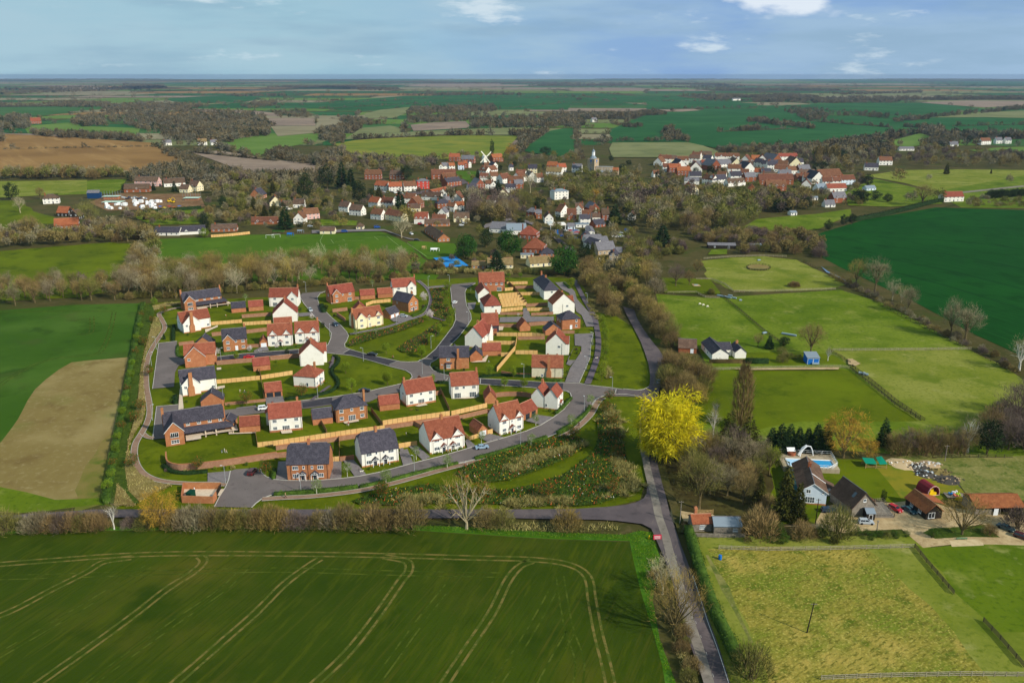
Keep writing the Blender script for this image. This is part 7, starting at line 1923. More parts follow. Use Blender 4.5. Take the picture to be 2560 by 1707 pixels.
MB().prism([(-1,0,4.2),(L*.45,0,4.2),(L*.45,0,4.8),(L*.2,0,6.4),(-1,0,4.9)],(0,12,0)).box(L*.45,L,0,9,4.0,5.2).build('canopy',AP['white'],cn)
for x in(.4,L*.45,L-.5):MB().box(x-.2,x+.2,.5,.9,0,4.2).build('column',AP['frame'],cn)
for x,cl in((L*.35,'ply'),(L*.6,'frame'),(L*.75,'gdoor')):MB().box(x-.4,x+.4,2,2.6,0,1.9).build('pump',AP[cl],cn)
tag(MB().box(-.7,.7,-.15,.15,0,4.6).box(-.6,.6,-.2,-.152,2.2,4.2).build('totem_sign',AP['ply'],None,P(18,427,700)),'tall blue and white price totem of the filling station','sign')
tcn=[P(4 if 0 else 0,*q)for q in((1083,647),(1139,643),(1172,667),(1116,671))]
Am('tennis_court',tcn,mat('blue_court','#2c86cc',[('#2474b8',.1,.45,.7)]),FZ[0]+.06)
c4=[np.array(q)for q in tcn]
bl=lambda u,v_:tuple((c4[0]*(1-u)+c4[1]*u)*(1-v_)+(c4[3]*(1-u)+c4[2]*u)*v_)
lnm=mat('court_line','#58a2d8')
for(u0,v0),(u1,v1)in[((.15,.12),(.85,.12)),((.15,.88),(.85,.88)),((.15,.12),(.15,.88)),((.85,.12),(.85,.88)),((.24,.12),(.24,.88)),((.76,.12),(.76,.88)),((.24,.3),(.76,.3)),((.24,.7),(.76,.7)),((.5,.3),(.5,.7))]:
 Ag('court_line',[bl(u0,v0),bl(u1,v1)],.16,lnm,FZ[0]+.08)
a,b_=bl(.12,.5),bl(.88,.5)
tn=An('tennis_net',(a[0],a[1],0),math.atan2(b_[1]-a[1],b_[0]-a[0]),'dark net across the blue tennis court','net')
L=math.hypot(b_[0]-a[0],b_[1]-a[1])
MB().box(0,L,-.02,.02,.1,1.0).build('net',AP['black'],tn)
for x in(0,L):MB().tube([(x,0,0),(x,0,1.1)],.06).build('post',AP['lead'],tn)
for pts in([(-60,585),(20,600),(30,660),(0,720),(45,800)],[(80,710),(102,738)],[(168,708),(182,716)],[(400,687),(430,712)],[(490,682),(580,755)],[(195,848),(225,882)],[(640,735),(785,835)],[(110,725),(330,715)],[(330,700),(490,684)]):
 Ag('pitch_line',PL(8,pts),.22,M_pline,FZ[0]+.05)
for f,x,y,rz,lb in[(7,1985,575,10,'left white goal at the corner of the playing field'),(7,2030,570,10,'right white goal at the corner of the playing field')]:
 w=P(f,x,y)
 o=An('football_goal',(w[0],w[1],0),R(rz),lb,'goal')
 MB().tube([(-3,0,0),(-3,0,2.4),(3,0,2.4),(3,0,0)],.12,6).build('frame',AP['frame'],o)
 MB().tube([(-3,0,2.4),(-3,2,0),(3,2,0),(3,0,2.4)],.06,4).build('stay',AP['frame'],o)
Ad('new pale board fence along the top of the playing field',7,[(1552,570),(1700,560),(1838,545)],2.0,group=None)
Ab('long clipped hedge below the building site',7,[(1020,392),(1250,378),(1480,362)],3,3.2,'dhedge',dens=5,sz=1.6)
Ab('brown hedge across the gardens below the site',7,[(1050,440),(1250,425),(1450,412)],2.5,2.6,'bhedge',dens=5,sz=1.6)
for f,x,y,cl,lb,k in[(7,2060,540,'holm','pale green ball-stop screen at the field corner',12),(7,2210,535,'lead','teal cabin at the field corner',5),(7,2135,558,'ply','blue play frame at the field corner',5),(8,845,790,'frame','white climbing frame in the play area',6),(8,765,775,'oak','brown timber hut in the play area',3)]:
 w=P(f,x,y)
 o=An('play_equipment',(w[0],w[1],0),0,lb,'play equipment')
 m=AQ['holm']if cl=='holm' else AP[cl]
 b=MB()
 for i in range(4):
  xx=-k/2+k*i/3
  b.tube([(xx,-.8,0),(xx,0,2.4),(xx,.8,0)],.1,5)
 b.tube([(-k/2,0,2.4),(k/2,0,2.4)],.1,5)
 b.build('frame',m,o)
 MB().slab([(-k/2,-1,1.5),(k*.3,-1,1.5),(k*.3,.6,2.5),(-k/2,.6,2.5)],.1).build('panel',m,o)
M_bag=mat('white_wrap','#dfe2e4',rough=.4)
pk,PLT=None,[]
sp=random.Random(9)
for i in range(34):
 x,y=(sp.uniform(1000,1540),sp.uniform(555,690))if i<22 else(sp.uniform(480,900),sp.uniform(600,690))
 w=P(19,x,y)
 if pk is None:
  pk=An('wrapped_pallet',(0,0,0),0,'','pallet','wrapped pallets on the building site')
  MB().box(-1.2,1.2,-1.0,1.0,0,.18).build('pallet',AP['oak'],pk)
  MB().prism([(-1.15,-.95,.18),(1.15,-.95,.18),(1.15,.95,.18),(-1.15,.95,.18)],(0,0,1.5)).prism([(-.9,-.7,1.68),(.9,-.7,1.68),(.6,.6,1.68),(-.8,.7,1.68)],(0,0,.25)).build('wrap',M_bag,pk)
  o=pk
 else:o=Ax(pk)
 o.location,o.rotation_euler=(w[0],w[1],0),(0,0,sp.uniform(0,3))
 s_=sp.uniform(.9,1.7);o.scale=(s_,s_,s_)
 PLT.append((PX(*w)[0],o))
for i,(q,o)in enumerate(sorted(PLT,key=lambda q:q[0])):o['label']='white wrapped pallet, %s from left among pallets on the building site'%As(i)
for x,y,rz,lb in[(1640,560,30,'left of two yellow excavators on the building site'),(1710,575,160,'right of two yellow excavators on the building site')]:
 w=P(19,x,y)
 o=An('excavator',(w[0],w[1],0),R(rz),lb,'excavator')
 MB().box(-1.6,1.6,-1.3,-.8,0,.8).box(-1.6,1.6,.8,1.3,0,.8).build('track',M_tyre,o)
 MB().box(-1.5,1.2,-1.1,1.1,.9,2.0).build('body',ym,o)
 MB().box(.0,1.3,-1.05,.1,2.0,3.1).build('cab',M_cg,o)
 MB().tube([(1.2,.5,1.8),(3.2,.5,4.6),(5.2,.5,3.6),(5.6,.5,1.2)],[.28,.25,.2,.18],6).build('arm',ym,o)
 MB().prism([(5.2,0,1.2),(6.2,0,1.2),(6.0,0,.3),(5.4,0,.3)],(0,1,0)).build('bucket',AP['black'],o)
for x,y,W_,D_,hh,lb,up in[(590,600,19,8,2.2,'scaffold around low new walls, left on the building site',0),(2040,525,15,8,2.2,'scaffold platform at the right end of the building site',1),(560,510,16,7,3.0,'grey scaffold with new walls behind the left platform',1)]:
 w=P(19,x,y)
 o=An('scaffold',(w[0],w[1],0),R(3),lb,'scaffold')
 b=MB()
 for i in range(7):
  for yy in(0,D_):b.tube([(-W_/2+W_*i/6,yy,0),(-W_/2+W_*i/6,yy,hh+(5 if up else 1.2))],.08,4)
 b.build('pole',AP['lead'],o)['kind']='stuff'
 MB().box(-W_/2,W_/2,-.6,D_+.6,hh,hh+.2).build('platform',mat('scaffold_netting','#b8d0c0'),o)
 MB().box(-W_/2+1,W_/2-1,.6,D_-.6,0,hh-.1).build('wall',AP['brick'],o)
o=An('site_hut',(*P(19,250,490),0),R(4),'dark blue scaffold-wrapped house at the left of the building site','house')
MB().box(-6,6,0,7,0,5.5).build('wall',mat('blue_netting','#1c3c64'),o)
MB().slab([(-6.2,-.3,5.5),(6.2,-.3,5.5),(6.2,3.5,8.2),(-6.2,3.5,8.2)],.2).build('roof',AP['grey'],o)
for i in range(12):
 w=P(19,800+i*34+sp.uniform(-8,8),480+(i%3)*12)
 car('%s car, %s from the left in the row behind the building site'%(['white','silver','black','dark blue','grey'][i%5],As(i)),19,800+i*36,478+(i%3)*13,(i*31)%180,['white','silver','black','dark blue','grey'][i%5],'hatch',.08)['group']='cars behind the building site'
for i in range(10):
 cl=['#c86428','#2c74c4','#d8c02c','#b83c3c'][i%4]
 w=P(19,1050+i*80+sp.uniform(-20,20),640+sp.uniform(-30,40))
 Ao('material_stack','%s stack of building material, %s from the left on the site'%(['orange','blue','yellow','red'][i%4],As(i)),19,1030+i*88,625+(i*23)%50,2.0,1.3,1.0,14,[mat('stack_%d'%(i%4),cl),mat('stack_%d'%(i%4),cl)])
SK=mat('skin','#c4967c')
HAIRS={'brown':mat('brown_hair','#3c2a1c'),'fair':mat('fair_hair','#c8aa74')}
def AJ(name,J,E,Rd,root=0,levels=1):
 me=bpy.data.meshes.new(name)
 me.from_pydata(J,E,[])
 o=bpy.data.objects.new(name,me)
 COL.objects.link(o)
 md=o.modifiers.new('skin','SKIN')
 sk=me.skin_vertices[0].data
 for i,r in enumerate(Rd):
  sk[i].radius=(r,r)
  sk[i].use_root=i==root
 sb=o.modifiers.new('sub','SUBSURF');sb.levels=sb.render_levels=levels
 dg=bpy.context.evaluated_depsgraph_get()
 dg.update()
 out=bpy.data.meshes.new_from_object(o.evaluated_get(dg))
 bpy.data.objects.remove(o)
 out.name=name
 return out
def AI(pose):
 s,a={'walk':(.32,.25),'stand':(.06,.05),'run':(.5,.5),'reach':(.15,.8)}[pose]
 J=[(0,0,.95),(0,0,1.12),(.0,0,1.38),(.0,0,1.50),(.02,0,1.58),(.03,0,1.70),(.02,0,1.78)]
 E=[(0,1),(1,2),(2,3),(3,4),(4,5),(5,6)]
 Rd=[.13,.12,.15,.055,.07,.098,.07]
 for sg in(-1,1):
  f=sg*s
  n=len(J)
  J+=[(0,sg*.10,.88),(f*.5+.03,sg*.11,.50),(f-.06,sg*.11,.09),(f+.12,sg*.12,.05)]
  E+=[(0,n),(n,n+1),(n+1,n+2),(n+2,n+3)]
  Rd+=[.10,.065,.045,.04]
  n=len(J)
  up=a if pose=='reach' else 0
  J+=[(0,sg*.19,1.40),(-f*.35+up*.2,sg*.25,1.14+up*.15),(-f*.6+.08+up*.5,sg*.25,.92+up*.45),(-f*.65+.13+up*.6,sg*.245,.83+up*.55)]
  E+=[(2,n),(n,n+1),(n+1,n+2),(n+2,n+3)]
  Rd+=[.062,.045,.034,.03]
  h0=len(J)-1
  hx,hy,hz=J[h0]
  for k in range(5):
   n=len(J)
   oy=(-.026+.014*k)if k<4 else-sg*.035
   J+=[(hx+(.03 if k<4 else .05),hy+oy,hz-(.05 if k<4 else .01)),(hx+.035+(.01 if k<4 else .03),hy+oy,hz-(.09 if k in(1,2)else .08 if k<4 else .04))]
   E+=[(h0,n),(n,n+1)]
   Rd+=[.01,.008]
 return AJ('person_body',J,E,Rd)
PM,PB={},{}
def Ap(label,f,x,y,deg,top,legs,pose='walk',h=1.75,hair='brown',z=.34):
 if pose not in PM:PM[pose]=AI(pose)
 key=(pose,top,legs)
 if key not in PB:
  me=PM[pose].copy()
  me.materials.clear()
  for m in(SK,mat('cloth_'+top[1:],top),mat('cloth_'+legs[1:],legs),M_tyre):me.materials.append(m)
  for p in me.polygons:
   c=p.center
   p.material_index=3 if c.z<.1 else 2 if c.z<.96 and abs(c.y)<.2 else 1 if .9<=c.z<1.48 and not(abs(c.y)>.215 and c.z<1.1)else 0
   p.use_smooth=True
  PB[key]=me
 w=P(f,x,y)
 s_=h/1.8
 o=obj('person',PB[key],None,(w[0],w[1],z),R(deg),s_)
 tag(o,label,'person')
 b=MB()
 hm=[]
 n=10
 for i in range(5):
  t=i/4*1.5
  for k in range(n):
   q=2*math.pi*k/n
   hm.append((.01+.112*math.cos(t)*math.cos(q),.105*math.cos(t)*math.sin(q),1.70+.125*math.sin(t)-(.07 if(math.cos(q)<-.2 and i==0)else 0)))
 b.add(hm,[(i*n+k,i*n+(k+1)%n,(i+1)*n+(k+1)%n,(i+1)*n+k)for i in range(4)for k in range(n)]+[tuple(range(4*n,5*n))])
 b.build('hair',HAIRS[hair],o)
 fm=MB()
 for sy in(-.035,.035):fm.lathe([(.012,-.006),(.012,.006)],6,.128,sy)
 fm.v=[(x_,y_,z_+1.715)for x_,y_,z_ in fm.v]
 fm.box(.118,.127,-.022,.022,1.645,1.655).box(.12,.142,-.011,.011,1.67,1.70)
 fm.build('face',HAIRS['brown'],o)
 return o
def dog(label,f,x,y,deg,col,z=.05):
 w=P(f,x,y)
 J=[(-.35,0,.5),(0,0,.52),(.3,0,.54),(.48,0,.68),(.6,0,.76),(.76,0,.72),(-.52,0,.6),(-.68,0,.72)]
 E=[(0,1),(1,2),(2,3),(3,4),(4,5),(0,6),(6,7)]
 Rd=[.13,.14,.16,.09,.09,.045,.035,.02]
 for sy in(-.1,.1):
  n=len(J)
  J+=[(.3,sy,.34),(.28,sy,.18),(.31,sy,.03),(-.33,sy,.36),(-.44,sy,.2),(-.38,sy,.03),(.58,sy*.7,.86)]
  E+=[(2,n),(n,n+1),(n+1,n+2),(0,n+3),(n+3,n+4),(n+4,n+5),(4,n+6)]
  Rd+=[.06,.04,.035,.075,.04,.035,.03]
 me=AJ('dog',J,E,Rd,1)
 me.materials.append(mat('dog_coat_'+col[1:],col))
 tag(obj('dog',me,None,(w[0],w[1],z),R(deg)),label,'dog')
for a in[('child in blue reaching on the lawn of the front left slate house',2,750,566,0,'#2c4c8c','#c8ccd4','reach',1.35),('adult in white bending beside the child on the slate house lawn',2,770,562,200,'#dcdcd8','#d8d4cc','stand',1.8),('running child in pale clothes on the slate house lawn',2,782,566,170,'#d8a898','#e0dcd4','run',1.3,'fair'),('person beside the white dog on the drive of the slate-roofed pair',2,1758,706,30,'#2c3048','#24262c','stand',1.5),('walker in dark skirt and pale top at the left of the brick path',2,1218,903,10,'#c8a48c','#3c2c30','walk',1.75,'fair'),('adult in white shirt walking on the brick path with a child',4,770,782,20,'#e0e0e4','#7c2c34','walk',1.8),('small child in white walking beside the adult on the brick path',4,788,786,20,'#dcdcdc','#d0b8b0','walk',1.15),('couple member in beige at the upper brick path',4,1603,492,200,'#a08878','#3c3834','walk',1.75),('couple member in dark coat at the upper brick path',4,1610,490,200,'#38343c','#2c2a2c','walk',1.7),('person in white outside the second row garage, left one',1,1022,712,0,'#dcdce0','#3c4458','walk',1.75),('person in pale blue outside the second row garage, right one',1,1038,710,180,'#a8b4c8','#484c5c','stand',1.7),('child in orange on the top left lawn',1,783,446,60,'#d88c3c','#a8604c','stand',1.2),('child in white on the top left lawn',1,777,446,90,'#dcdcdc','#705048','stand',1.2),('child in white playing on the fenced left lawn',1,882,1002,0,'#e0e0dc','#c8a898','reach',1.35,'fair'),('child in blue and white playing on the fenced left lawn',1,916,1004,180,'#d8dce4','#2c5cae','run',1.4),('person in red beside the dark road at the central green',1,2003,756,0,'#b03c34','#2c3440','walk',1.75),('person in grey beside the dark road at the central green',1,2010,755,0,'#8c8c84','#3c3c3c','walk',1.7),('parent in red on the lawn of the hipped brick house',2,1680,366,90,'#b04438','#dcd4cc','stand',1.7),('child in white on the lawn of the hipped brick house',2,1670,364,0,'#e4e0dc','#d8c0b0','reach',1.2),('walker in white on the dark path beside the tree row, left',3,1440,772,90,'#e0e0e0','#3c4048','walk',1.75),('walker in pale pink on the dark path beside the tree row, right',3,1452,772,90,'#d8c0c0','#50586c','walk',1.7,'fair'),('person with bare arms at the edge of the east drive',3,1328,727,0,'#d8b0a0','#c4c4c8','stand',1.75),('child in blue on the lawn beside the slate brick garage',3,652,782,0,'#2c54a0','#d8d8d8','run',1.4),('person in blue on the patio of the tall-chimney white house',4,722,280,0,'#1f4ca8','#2c3c60','stand',1.75),('gardener in grey on the lawn left of the red-roofed pair',4,340,562,0,'#c8c8c0','#5c5c58','stand',1.6)]:
 Ap(*a,**({}if a[1]in(4,)or 'path' in a[0]else{'z':.05}))
for a in[('white dog on the drive of the slate-roofed pair',2,1776,710,10,'#d8d4cc'),('black and white dog on the lawn of the patio-door house',4,420,374,180,'#24242a'),('brown dog lying left of the black and white dog',4,375,372,0,'#8c5c3c')]:
 dog(*a)
w=P(1,2272,384)
cy_=An('bicycle',(w[0],w[1],.36),R(70),'bicycle ridden on the curving path','bicycle')
for x in(-.52,.52):
 MB().tube([(x+.33*math.cos(t),0,.34+.33*math.sin(t))for t in np.linspace(0,6.283,15)],.022,5).build('wheel',M_tyre,cy_)
MB().tube([(-.52,0,.34),(-.1,0,.36),(.35,0,.8),(-.2,0,.82),(-.1,0,.36)],.02,5).tube([(.52,0,.34),(.36,0,.95),(.3,-.25,.98)],.02,5).build('frame',AP['black'],cy_)
MB().box(-.32,-.1,-.07,.07,.86,.92).build('saddle',AP['black'],cy_)
Ap('cyclist in dark clothes on the curving path',1,2272,384,70,'#30343c','#24282c','walk',1.75,'brown',.42)
HG='hedges of the new estate'
for i,(f,pts,w,h,m,lb)in enumerate([(4,[(845,735),(1000,694),(1180,640),(1372,576)],1.3,1.2,'hedge','clipped hedge between the brick path and the front road, middle run'),(4,[(1450,548),(1560,482),(1660,402),(1692,350)],1.3,1.3,'hedge','clipped hedge curving beside the front road below the lamp near the entrance'),(2,[(1132,880),(1300,869),(1500,852),(1750,824)],1.4,1.2,'hedge','clipped hedge along the front road opposite the slate-roofed pairs'),(4,[(0,944),(200,898),(400,845),(720,768)],1.3,1.1,'hedge','clipped hedge left of the gap opposite the silver-blue car'),(1,[(1572,742),(1606,762),(1598,795),(1562,832),(1560,870),(1600,925),(1598,962),(1550,1000),(1440,1030),(1212,1060)],1.3,1.1,'dhedge','winding hedge between the hipped white house and the left green'),(1,[(735,727),(850,716)],1.2,.9,'hedge','front hedge left of the door of the second row brick house'),(1,[(872,708),(985,698)],1.2,.9,'hedge','front hedge right of the door of the second row brick house'),(1,[(1098,694),(1280,676)],1.2,.9,'hedge','front hedge of the left matching white house'),(1,[(1292,672),(1480,645)],1.2,.9,'hedge','front hedge of the right matching white house'),(1,[(396,522),(392,628)],1.3,1.4,'dhedge','short dark hedge beside the path left of the white stack house'),(1,[(424,668),(424,735),(470,752)],1.2,1.0,'hedge','corner hedge right of the upper parking court'),(1,[(410,1040),(408,1090)],1.6,1.4,'dhedge','short dark hedge beside the lower white stack house'),(15,[(780,312),(757,420),(733,560),(710,680),(690,800),(664,930),(638,1060),(620,1160),(598,1290),(582,1392)],2.3,1.9,'hedge','long straight hedge between the left field and the beds beside the brick path'),(4,[(1442,402),(1500,350),(1552,288)],1.3,1.2,'hedge','hedge at the corner of the twin-gabled white house'),(2,[(320,660),(350,690),(400,712),(500,720),(645,708)],1.5,.9,'dhedge','low dark hedge outside the curved brick wall'),(2,[(1128,765),(1138,700)],1.2,1.3,'hedge','short upright hedge left of the brick semi-detached pair'),(1,[(2150,445),(2215,415),(2255,370)],1.3,1.1,'hedge','hedge inside the curving path below the slate gable house'),(1,[(1480,370),(1500,420)],2.5,1.6,'dhedge','dark planting at the bend below the top middle brick house'),(3,[(585,897),(740,882),(960,892)],1.2,1.1,'dhedge','hedge along the verge of the dark spine road'),(3,[(250,822),(300,862),(380,868)],1.4,1.0,'dhedge','rounded hedge around the bay window house'),(3,[(270,935),(370,940)],1.6,1.0,'dhedge','hedge behind the house with the dog lawn'),(3,[(1000,905),(1190,925)],1.6,1.0,'hedge','hedge below the weatherboarded house'),(3,[(1205,205),(1250,245)],1.4,1.1,'hedge','hedge at the head of the east drive')]):
 Ab(lb,f,pts,w,h,m,group=HG,sm=3)
for i,(f,x,y,h,k,lb)in enumerate([(2,1290,752,1.0,'lime_shrub','below the left window of the brick pair'),(2,1385,750,.9,'leaf_shrub','between the two doors of the brick pair'),(2,1490,748,1.0,'leaf_shrub','below the right window of the brick pair'),(2,1830,690,1.2,'leaf_shrub','left of the doors of the slate-roofed white pair'),(2,1930,662,.9,'leaf_shrub','between the doors of the slate-roofed white pair'),(2,2015,648,1.1,'lime_shrub','right of the doors of the slate-roofed white pair'),(4,565,695,1.2,'leaf_shrub','left of the doors of the red-roofed white pair'),(4,650,678,.9,'straw_bush','between the doors of the red-roofed white pair'),(4,740,655,1.2,'leaf_shrub','right of the doors of the red-roofed white pair'),(4,1070,550,1.2,'leaf_shrub','left of the porch of the small-gabled white house'),(4,1145,532,.9,'purple_bush','beside the porch of the small-gabled white house'),(4,1200,520,1.1,'lime_shrub','right end of the small-gabled white house'),(4,1395,382,1.5,'leaf_shrub','at the foot of the twin-gabled house'),(4,1360,378,1.0,'lime_shrub','left foot of the twin-gabled house'),(4,1465,350,1.4,'leaf_shrub','beside the porch of the twin-gabled house'),(2,850,580,1.2,'lime_shrub','inside the curved wall lawn edge'),(2,480,705,1.3,'straw_bush','outside the curved wall, centre'),(2,700,690,1.4,'lime_shrub','outside the curved wall, right'),(2,830,680,1.5,'straw_bush','left of the reversing red car'),(2,340,700,1.2,'purple_bush','at the left foot of the curved wall'),(2,770,690,1.4,'leaf_shrub','outside the curved wall near the lamp'),(2,930,660,1.5,'leaf_shrub','below the right end of the curved wall'),(2,500,262,1.4,'lime_shrub','in the border above the long slate house'),(2,600,250,1.5,'leaf_shrub','in the border under the brick-gabled slate garage'),(2,700,240,1.5,'purple_bush','dark red in the border right of that garage'),(2,800,225,1.3,'leaf_shrub','in the border by the lane lamp'),(2,900,225,1.2,'leaf_shrub','in the lane border, middle'),(2,1000,218,1.3,'leaf_shrub','in the lane border, right end'),(1,490,1080,1.3,'leaf_shrub','at the gable foot of the lower white stack house'),(1,500,585,1.4,'leaf_shrub','at the gable foot of the upper white stack house'),(1,380,1080,2.0,'leaf_shrub','on the lawn left of the lower white stack house'),(1,1325,405,2.2,'leaf_shrub','right of the top white gabled house'),(1,1515,395,3.0,'yew','at the corner below the top middle brick house'),(1,1575,450,1.8,'yew','left of the cream house wall'),(1,1760,550,1.2,'leaf_shrub','at the left foot of the cream house'),(1,1880,530,1.2,'leaf_shrub','at the right foot of the cream house'),(1,2230,375,1.6,'purple_bush','behind the slate gable house at the path'),(1,1545,790,1.6,'purple_bush','red-leaved beside the cross-roofed white house'),(1,1440,985,1.2,'leaf_shrub','at the front corner of the hipped white house'),(1,1520,940,1.4,'lime_shrub','along the right wall of the hipped white house'),(1,1150,785,1.6,'lime_shrub','against the wall of the garage back lawn'),(1,1490,530,3.0,'yew','right end of the matching white houses'),(1,325,615,3.4,'spruce','beside the brick path left of the parking court'),(3,270,840,1.4,'leaf_shrub','left of the bay window house'),(3,470,845,1.3,'yew','right of the bay window house'),(3,345,860,1.0,'lime_shrub','below the bay window'),(3,520,265,2.2,'sage_tree','left of the big brick terrace'),(3,510,290,1.6,'leaf_shrub','left of the brown-roofed terrace'),(3,1300,720,1.6,'leaf_shrub','in front of the cross-roofed white house'),(3,1250,735,1.5,'yew','in the island below the cross-roofed white house'),(3,1295,690,1.2,'purple_bush','red-leaved at the drive edge'),(3,1230,860,1.5,'leaf_shrub','right of the weatherboarded house'),(3,1215,900,1.3,'leaf_shrub','lower right of the weatherboarded house'),(3,1350,520,2.0,'leaf_shrub','right of the pyramid-roofed house'),(3,1310,570,1.4,'lime_shrub','below the pyramid-roofed house'),(3,780,445,1.2,'leaf_shrub','in the mid lane border, left'),(3,870,445,1.6,'blossom_tree','pink in the mid lane border'),(3,1090,445,1.2,'leaf_shrub','in the mid lane border, right')]):
 KW=KINDS[k]['word']
 Aa(k,f,x,y,h,KW+' '+lb if 'tree' not in KW else KW+' '+lb)
for f,x,y,h,k,lb in[(2,575,695,4.2,'rowan','against the curved brick wall'),(2,1072,735,4.8,'rowan','at the corner left of the brick pair'),(2,1672,740,4.4,'sage_tree','between the two slate-roofed pairs'),(2,1447,872,4.6,'sage_tree','in the front hedge opposite the brick pair'),(2,1957,798,4.6,'sage_tree','in the front hedge left of the roadside lamp'),(2,2178,615,4.4,'sage_tree','left of the red-roofed white pair'),(2,1925,905,5.0,'rowan','below the brick path, middle of the front'),(2,470,285,2.5,'rowan','above the roof of the long slate house'),(4,192,918,4.6,'sage_tree','in the front hedge below the slate-roofed white pair'),(4,165,1025,5.2,'rowan','at the left end of the front flower bed'),(4,642,802,4.6,'sage_tree','left of the walkers on the brick path'),(4,892,618,4.6,'sage_tree','in front of the purple garage'),(4,1256,638,4.4,'sage_tree','in the front hedge right of the lamp'),(4,1292,482,4.4,'sage_tree','in front of the open garage'),(4,1552,492,4.4,'sage_tree','in the hedge below the twin-gabled house'),(4,1690,340,4.4,'sage_tree','near the top of the brick path'),(4,1832,310,4.6,'rowan','right of the brick path top'),(4,1800,395,4.6,'rowan','top of the tall grass border'),(4,1860,490,4.4,'rowan','second in the tall grass border'),(4,1570,590,4.8,'rowan','at the right end of the inner flower bed'),(4,1870,590,4.2,'rowan','middle of the tall grass border'),(4,1890,720,4.4,'rowan','lower middle of the tall grass border'),(4,1850,985,4.8,'rowan','at the lower right of the flower bed'),(4,1370,1025,5.4,'rowan','in the lower flower bed near the lane'),(4,890,1010,5.0,'rowan','beside the big bare tree'),(4,203,185,5.4,'lime_tree','bottom of the left green'),(1,1660,865,5.0,'lime_tree','upper left of the left green'),(1,1702,1000,5.4,'lime_tree','lower left of the left green'),(1,1968,950,5.2,'lime_tree','right side of the left green'),(1,1957,720,5.0,'lime_tree','left on the central green'),(1,2218,750,5.2,'lime_tree','lower right of the central green'),(1,2285,660,5.4,'lime_tree','right side of the central green'),(1,1735,585,3.6,'sage_tree','left front of the cream house'),(1,1882,580,3.6,'sage_tree','right front of the cream house'),(1,2235,340,5.2,'blossom_tree','right of the top right white house'),(1,2275,475,5.2,'blossom_tree','at the lower bend of the curving path'),(1,860,765,3.4,'lime_tree','on the verge of the dark left road'),(1,1230,725,2.8,'yew','on the far verge of the dark left road'),(1,1340,1045,5.2,'rowan','in front of the hipped white house'),(1,932,1098,5.0,'rowan','on the lawn with the children'),(1,325,430,4.4,'rowan','beside the top of the brick path'),(1,257,370,4.6,'young_tree','at the top end of the ditch hedge'),(1,243,495,3.6,'rowan','in the upper straw bed'),(1,180,665,4.8,'rowan','left of the upper parking court'),(1,215,890,4.6,'rowan','left of the middle parking court'),(1,155,1145,4.8,'rowan','in the straw bed left of the lower court'),(2,118,355,5.0,'rowan','left of the long brick and slate house'),(2,95,680,4.6,'rowan','at the left bend of the brick path'),(2,720,292,2.6,'blossom_tree','above the slate annex'),(1,720,728,3.0,'blossom_tree','left of the second row brick house'),(1,955,708,3.0,'blossom_tree','right of the second row brick house'),(1,1150,685,2.4,'blossom_tree','below the left matching white house'),(1,1412,470,3.0,'blossom_tree','at the bend right of the matching houses'),(1,1856,225,4.0,'sage_tree','behind the top middle garages'),(1,925,335,4.0,'sage_tree','behind the dark slate garage'),(3,660,885,4.8,'lime_tree','left on the spine road verge'),(3,832,895,4.8,'lime_tree','right on the spine road verge'),(3,767,972,4.4,'lime_tree','left of two below the spine road'),(3,910,978,4.4,'lime_tree','right of two below the spine road'),(3,240,935,3.6,'lime_tree','behind the house with the dog lawn'),(3,160,745,5.2,'lime_tree','lower end of the central green'),(3,230,640,4.6,'lime_tree','beside the central green lamp'),(3,285,580,5.6,'lime_tree','middle right of the central green'),(3,365,520,5.4,'lime_tree','beside the bend of the central road'),(3,385,455,5.2,'lime_tree','above the bend of the central road'),(3,340,400,6.2,'lime_tree','lower in the row left of the central road'),(3,335,345,6.6,'lime_tree','middle in the row left of the central road'),(3,350,270,6.4,'lime_tree','top of the row left of the central road'),(3,797,175,4.0,'young_tree','left of two behind the big terrace'),(3,888,170,4.0,'young_tree','right of two behind the big terrace'),(3,1262,235,5.6,'lime_tree','at the top of the east drive')]:
 Aa(k,f,x,y,h,KINDS[k]['word']+' '+lb)
for i,y in enumerate((500,550,600,650,700,750,800,850,905)):
 Aa('lime_tree',3,[1478,1495,1505,1510,1512,1508,1500,1490,1482][i],y+15,5.6,None,'in the row beside the dark east path',.9)
for i in range(15):
 t=(i+.5)/15
 Aa('young_tree' if i%3 else 'rowan',15,783-195*t+(4 if i%2 else-4),345+1025*t,3.4+(i%3)*.5,None,'in the line along the left ditch',1.0)
beds=[(4,[(700,845),(760,795),(1000,705),(1250,625),(1500,562),(1640,585),(1635,660),(1500,742),(1300,822),(1100,892),(950,906),(800,902)]),(4,[(1745,440),(1800,340),(1880,330),(1910,520),(1950,680),(1995,930),(1900,1020),(1750,1070),(1600,1084),(1400,1080),(1110,1075),(1100,960),(1300,920),(1500,850),(1620,765),(1700,705),(1748,600)]),(4,[(-60,1045),(200,965),(500,925),(650,935),(880,960),(1100,965),(1095,1070),(600,1060),(300,1080),(0,1070)]),(1,[(1665,655),(1720,610),(1850,570),(2050,525),(2220,462),(2235,490),(2100,545),(1950,590),(1780,645),(1690,670)]),(1,[(2035,690),(2100,640),(2200,590),(2300,520),(2370,480),(2345,590),(2260,650),(2180,715),(2080,715)]),(3,[(215,250),(340,235),(355,300),(365,380),(395,440),(330,478),(245,455),(215,400),(240,340)])]
for i,(f,p)in enumerate(beds):
 Am('planting_bed',PL(f,p),M_mulch,FZ[0]+.02+i*.003)
tag(AB('wildflowers',4,beds[:3],12,.4,1.1,(.16,.36),['leaf','hedge','fl_r','fl_y','fl_w','dhedge'],[.30,.38,.07,.03,.01,.21],.7),kind='stuff')
